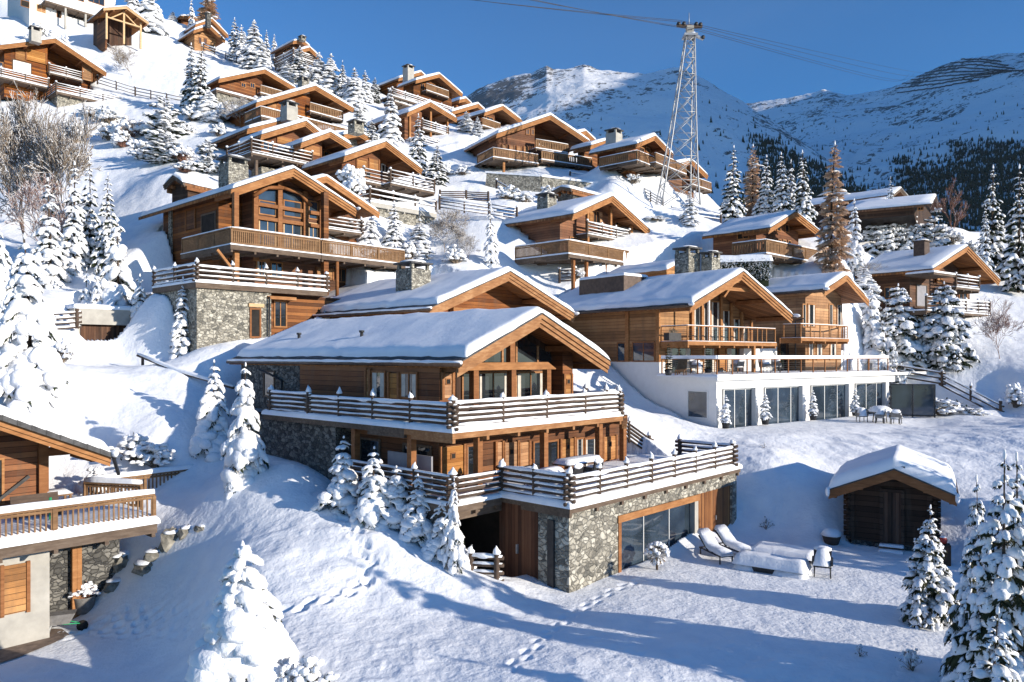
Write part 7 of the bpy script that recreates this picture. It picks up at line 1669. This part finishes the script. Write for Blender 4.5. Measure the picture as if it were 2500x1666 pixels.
    # white chalet: potted firs, terrace and lawn furniture
    h = HW; g = 'potted firs along the tall glass doors'
    for px, w in ((1772, 'potted fir at the left end of the tall glass doors'), (1868, 'potted fir by the second white column of the glass front'), (1985, 'potted fir by the third white column of the glass front'), (2088, 'potted fir by the last white column of the glass front')):
        x = h.sx(px, h.ty - .5); potted_fir(w, h.w(x, h.ty - .5, h.zgr + .05), 2.0, g)
    g = 'topiary cones on the white terrace'
    for px, y, w in ((1632, .6, 'dark topiary cone at the left corner of the white terrace'), (1728, 2.0, 'dark topiary cone against the terrace doors of the white chalet'), (1905, 2.4, 'topiary cone beside the white wall panel on the terrace')):
        x = h.sx(px, y); t = thing('topiary_cone', w, 'potted plant', h.w(x, y, h.zt + .1), 0, g); nm, sm, tm = conifer(px, 1.7, .32, 12, 9, .12, .2, 1.8, .6, .05); 
        for q in (nm, sm): q.v = [(a, b_, c + .3) for a, b_, c in q.v]
        nm.build('crown', t); m = MB(); lathe(m, [(.18, 0), (.26, .36), (.2, .36)], 'dark_metal'); m.build('pot', t)
    g = 'planter boxes on the white chalet balcony'
    for px, y, w in ((1645, 2.2, 'dark planter box with small plants at the left end of the golden balcony'),):
        t = thing('planter_box', w, 'planter', h.w(h.sx(px, 1.4), 1.5, h.z(833, h.xw, .9) + .02), h.phi); m = MB(); m.box(-.6, .6, -.22, .22, 0, .5, 'dark_metal'); m.build('box', t); m, s = shrub(9, .35, 40, 'twig', .3, 1.2); m.v = [(a * 1.5, b_ * .6, c + .45) for a, b_, c in m.v]; m.build('plants', t)
    t = thing('deck_chair', 'brown deck chair at the left end of the white terrace', 'chair', h.w(h.sx(1662, .6), .6, h.zt + .1), h.phi + .5); m = MB(); m.bar((-.5, 0, .25), (.3, 0, .35), .6, .05, 'slat_wood'); m.build('seat', t); m = MB(); m.bar((.3, 0, .35), (.75, 0, 1.0), .6, .05, 'slat_wood'); m.build('backrest', t)
    for q in (-.4, .35):
        for c in (-.27, .27): m = MB(); m.box(q - .03, q + .03, c - .03, c + .03, 0, .27, 'slat_wood'); m.build('leg', t)
    for i, (px, w) in enumerate(((1700, 'snow-heaped seat near the brown deck chair on the white terrace'), (1868, 'snow-heaped seat in front of the white wall panel on the terrace'), (1895, 'second snow-heaped seat before the white wall panel'), (1800, 'snow-heaped seat midway along the white terrace'))):
        chair_obj(w, h.w(h.sx(px, .5), .5, h.zt + .14), h.phi + i, 'seats on the white terrace', 'grey_fabric', .3)
    p = P(2148, 1034, 52.5); p.z = gz(p.x, p.y); t = thing('garden_table', 'round garden table piled with snow on the lawn before the glass doors', 'table', p); m = MB(); lathe(m, [(.75, .68), (.75, .74)], 'grey_fabric', 18); m.build('tabletop', t)
    for a in range(4): m = MB(); m.tube([(.5 * math.cos(a * PI / 2), .5 * math.sin(a * PI / 2), -.1), (.4 * math.cos(a * PI / 2), .4 * math.sin(a * PI / 2), .68)], .04, 'grey_fabric', 6); m.build('leg', t)
    m = MB(); m.lump((0, 0, .74), (.78, .78, .42), 'snow', RNG, 12, 7, .95); m.build('snow_cover', t)
    g = 'chairs round the lawn table'
    for i, (dx, dy, w) in enumerate(((-1.15, .2, 'snowed chair left of the round lawn table'), (1.2, .1, 'snowed chair right of the round lawn table'), (.55, -1.0, 'dark-sided snowed chair in front of the round lawn table, right'), (-.5, -1.05, 'dark-sided snowed chair in front of the round lawn table, left'))):
        chair_obj(w, (p.x + dx, p.y + dy, gz(p.x + dx, p.y + dy)), i * 1.4, g, 'grey_fabric', .34)
    # glass wind screen
    A, B = P(2175, 1022, 57), P(2282, 1022, 56); A.z = gz(A.x, A.y); B.z = A.z; d = B - A; t = thing('glass_screen', 'dark-framed glass wind screen at the end of the white chalet lawn', 'screen', A, math.atan2(d.y, d.x)); L = d.length
    for i in range(3): m = MB(); m.box(L * i / 2 - .05, L * i / 2 + .05, -.05, .05, -.3, 2.5, 'dark_metal'); m.build('post', t)
    m = MB(); m.box(.05, L - .05, -.03, .03, 2.42, 2.5, 'dark_metal'); m.box(.05, L - .05, -.03, .03, .1, .2, 'dark_metal'); m.build('rail', t)
    for i in range(2): m = MB(); m.box(L * i / 2 + .06, L * (i + 1) / 2 - .06, -.008, .008, .2, 2.42, 'glass_blue'); m.build('pane', t)
    # clipped hedge with a snow pillow
    A = P(1742, 668, 63); B = P(1882, 668, 62); t = thing('hedge', 'clipped hedge under a smooth pillow of snow, between the chimneys and the plain brown chalet', 'hedge', A, math.atan2(B.y - A.y, B.x - A.x)); L = (B - A).length; H = 1.05; m = MB(); rng = random.Random(8)
    m.box(.15, L - .15, .1, 1.1, -1.5, H - .25, 'needles')
    for i in range(1500):
        q = Vector((rng.uniform(0, L), rng.choice((-.02, 0, .05)), rng.uniform(-.6, H))); dv = Vector((rng.uniform(-1, 1), rng.uniform(-1, -.2), rng.uniform(-.5, 1))).normalized() * .22; s_ = dv.cross(Vector((0, 0, 1))).normalized() * .05
        m.add([q, q + dv * .5 + s_, q + dv, q + dv * .5 - s_], [(0, 1, 2, 3)], 'needles' if rng.random() < .45 else 'tree_snow')
    m.build('foliage', t); m = MB(); snow_block(m, -.2, L + .2, -.15, 1.4, H - .15, H + .45, .35); m.build('snow_cover', t)
    build_pylon(); build_barriers(); build_forest()

def build_pylon():
    b = P(1652, 486, 80); b.z = gz(b.x, b.y); t = thing('cable_tower', 'tall frosted lattice tower carrying the cable lines above the village', 'tower', b)
    top = P(1684, 92, 80) - b; H = top.z; hb, ht = 2.0, .45; nb = 9
    def cor(i, f):
        s = ((-1, -1), (1, -1), (1, 1), (-1, 1))[i]; w = hb + (ht - hb) * f ** .82; return Vector((top.x * f + s[0] * w, top.y * f + s[1] * w, H * f))
    fr = [1 - (1 - k / nb) ** 1.35 for k in range(nb + 1)]
    for i in range(4): m = MB(); m.tube([cor(i, f) for f in fr], [.085 - .03 * f for f in fr], 'steel', 6); m.build('leg', t)
    for k in range(nb):
        m = MB()
        for i in range(4):
            j = (i + 1) % 4; a, c = fr[k], fr[k + 1]
            m.tube([cor(i, a), cor(j, c)], .036, 'steel', 4); m.tube([cor(j, a), cor(i, c)], .036, 'steel', 4); m.tube([cor(i, c), cor(j, c)], .034, 'steel', 4)
        m.build('brace', t)
    k_ = .72; m = MB(); z = H; c = top
    m.box(c.x - .7, c.x + .7, c.y - .7, c.y + .7, z, z + .22, 'steel'); m.box(c.x - .36, c.x + .36, c.y - .36, c.y + .36, z + .22, z + 1.15, 'concrete'); m.build('head', t)
    m = MB(); m.bar((c.x - 1.35, c.y, z + 1.25), (c.x + 1.3, c.y, z + 1.12), .36, .22, 'rail_wood'); m.bar((c.x - .14, c.y, z + .5), (c.x + 1.45, c.y, z - .18), .3, .22, 'steel'); m.build('crossarm', t)
    for dx, dz in ((-1.2, 1.4), (-.65, 1.4), (.65, 1.37), (1.1, 1.33), (1.37, -.03)): m = MB(); m.tube([(c.x + dx, c.y - .22, z + dz), (c.x + dx, c.y + .22, z + dz)], .2, 'dark_metal', 10); m.build('sheave', t)
    m = MB(); m.tube([(c.x - .07, c.y, z + 1.15), (c.x - .07, c.y, z + 2.6)], .04, 'steel', 5); m.build('mast', t)
    m = MB(); m.lump((c.x + .3, c.y, z + .25), (.5, .56, .25), 'snow', RNG, 8, 5, .6); m.build('snow_cap', t)
    # cables: up past the left, and over to the far massif
    d = RIDGE['east']; g = 'cables on the lattice tower'
    lines = (((1100, -12, 68), (1658, 50, 80), (2290, 166)), ((1120, -10, 69), (1663, 54, 80), (2272, 170)), ((1262, -12, 69), (1708, 72, 80), (2232, 178)), ((1285, -10, 70), (1703, 75, 80), (2218, 181)))
    names = ('upper one of the tower cables, crossing the head of the lattice tower', 'cable hanging just under the upper one at the lattice tower', 'lower cable on the small side arm of the lattice tower', 'lowest of the tower cables, ending first on the far slope')
    for (a, mid, e), w in zip(lines, names):
        A, Mp = P(*a), P(*mid); E = on_mountain(d, *e) or P(e[0], e[1], 2500); o = thing('cable', w, 'cable', Mp, 0, g); pts = []; rs = []
        A = Mp + (A - Mp) * 1.6
        for i in range(9): f = i / 8; q = A.lerp(Mp, f); pts.append(q - Mp - Vector((0, 0, .25 * 4 * f * (1 - f)))); rs.append(.024)
        for i in range(1, 41): f = (i / 40) ** 2.2; q = Mp.lerp(E, f); pts.append(q - Mp - Vector((0, 0, 26 * 4 * f * (1 - f) * .5))); rs.append(.024 + .34 * f)
        m = MB(); m.tube(pts, rs, 'dark_metal', 5); m.build('wire', o)

def build_barriers():
    d = RIDGE['east']; g = 'avalanche barriers on the far massif'
    rows = (((2346, 148), (2395, 147), (2445, 153)), ((2320, 156), (2390, 152), (2462, 163)), ((2292, 168), (2370, 160), (2478, 170)), ((2258, 180), (2350, 168), (2490, 177)), ((2238, 189), (2330, 178), (2498, 176)), ((2218, 198), (2310, 188), (2470, 178)), ((2202, 207), (2300, 198), (2440, 182)), ((2186, 218), (2290, 207), (2420, 188)), ((2190, 229), (2280, 218), (2390, 198)))
    for i, r in enumerate(rows):
        xs = np.linspace(r[0][0], r[2][0], 46); ys = np.interp(xs, [q[0] for q in r], [q[1] for q in r]); pts = [q for q in (on_mountain(d, x, y) for x, y in zip(xs, ys)) if q]
        if len(pts) < 4: continue
        o = thing('avalanche_barrier', ('topmost' if i == 0 else 'lowest' if i == len(rows) - 1 else ('second', 'third', 'fourth', 'fifth', 'sixth', 'seventh', 'eighth')[i - 1] + ' from the top') + ' row of avalanche barriers on the far rounded summit', 'avalanche barrier', pts[0], 0, g); m = MB(); b = pts[0]
        for a, c in zip(pts[:-1], pts[1:]):
            if (c - a).length > 60: continue
            for z in (1.2, 3.0, 4.6): m.bar(a - b + Vector((0, 0, z)), c - b + Vector((0, 0, z)), .9, 1.4, 'rail_wood')
            m.bar(a - b - Vector((0, 0, 1)), a - b + Vector((0, 0, 5)), .8, .8, 'dark_metal')
        m.build('rails', o)

def build_forest():
    rng = random.Random(77); m = MB(); n = 0
    def tree(p, h):
        r = h * rng.uniform(.17, .25); a0 = rng.uniform(0, 6); k = 5
        for (z0, z1, rr) in ((0, .62, 1.), (.3, 1.0, .68)):
            v = [(p.x + r * rr * math.cos(a0 + 2 * PI * j / k) * rng.uniform(.7, 1.2), p.y + r * rr * math.sin(a0 + 2 * PI * j / k) * rng.uniform(.7, 1.2), p.z + h * (z0 + rng.uniform(-.05, .05))) for j in range(k)] + [(p.x, p.y, p.z + h * z1)]
            m.add(v, [(j, (j + 1) % k, k) for j in range(k)], 'needles')
    def dens(px, py):
        c = float(fbm(px / 60, py / 34, 3, 91)) * .5 + .5; s = float(fbm(px / 14, py / 10, 2, 92)) * .5 + .5
        base = 0.
        if px > 2190 and py > 335: base = max(base, min(1, (py - 335) / 60) * (1.25 * c + .15))
        if 2330 < px and py > 330: base = max(base, 1.15 * min(1, (py - 330) / 30))
        if 1840 < px < 2130: 
            lim = 330 + (px - 1880) * .55; base = max(base, min(1, max(0, (py - lim) / 18)) * 1.3)
        if 1700 < px < 1960 and py > 250: base = max(base, .30 * c * s * (1 + (py - 250) / 160))
        if px < 1720 and py > 330: base = max(base, .12 * s + (.5 * (py - 400) / 100 if py > 400 else 0))
        base = max(base, .10 * s ** 2 * (py > 235))
        if px > 1950: base = max(base, .22 * s * s * (py > 250) * (1 + (py - 250) / 130))
        if 2100 < px < 2200 and py > 420: base = max(base, .5 * c * (py - 420) / 60)
        return base
    tries = 0
    while n < 21000 and tries < 90000:
        tries += 1; px, py = rng.uniform(1420, 2640), rng.uniform(225, 600)
        if rng.random() > dens(px, py): continue
        p = None
        for dd in (RIDGE['west'], RIDGE['east']):
            q = FOR.get((dd['seed'], int(px / 3)))
            if q is None:
                f = np.linspace(.02, 1, 300); q = mountain_z(dd, np.full_like(f, int(px / 3) * 3 + 1.5), f); FOR[(dd['seed'], int(px / 3))] = q
            row = HY - q[2] / q[1] * F; k = int(np.argmax(row <= py))
            if row[k] <= py and dd['px'][0] - 5 < px < dd['px'][-1]: p = Vector(((px - CX) / F * q[1][k], q[1][k], q[2][k] - 1)); break
        if p is None: continue
        tree(p, rng.uniform(7, 15) * (1 if rng.random() < .9 else 1.4)); n += 1
        if dens(px, py) > .55:
            for _ in range(6): tree(p + Vector((rng.uniform(-22, 22), rng.uniform(-10, 10), rng.uniform(-4, 2))), rng.uniform(6, 14)); n += 1
    o = m.build('mountain_forest'); tag(o, 'dark conifer forest scattered over the far slopes', 'forest', None, 'stuff')
FOR = {}
HAZE = 2.2e-5
build_world()
build_mountains()
HM = build_main(); HB = build_rear(); HW = build_white(); HA = build_upper(); HS = build_corner(); HC = build_shed()
VIL = build_village()
def path(*pts): return [(q.x, q.y) for q in (hit(*p) for p in pts)]
TRACKS += [(path((818, 1243), (860, 1290), (885, 1330), (908, 1388), (892, 1424), (839, 1452), (744, 1484), (650, 1520)), .12, .11), (path((812, 1240), (850, 1292), (876, 1332), (897, 1390), (880, 1428)), .11, .08),
           (path((150, 1545), (300, 1502), (430, 1486), (540, 1470)), .11, .07), (path((120, 1560), (260, 1520), (400, 1500), (470, 1505)), .1, .06), (path((200, 1540), (330, 1530), (470, 1540)), .11, .06), (path((170, 1530), (280, 1490), (350, 1490)), .1, .05), (path((90, 1575), (220, 1545), (360, 1550)), .1, .05),
           (path((1240, 1640), (1330, 1560), (1400, 1500), (1500, 1440), (1560, 1420)), .1, .04)]
build_things()
build_terrain()
build_trees()
build_haze()
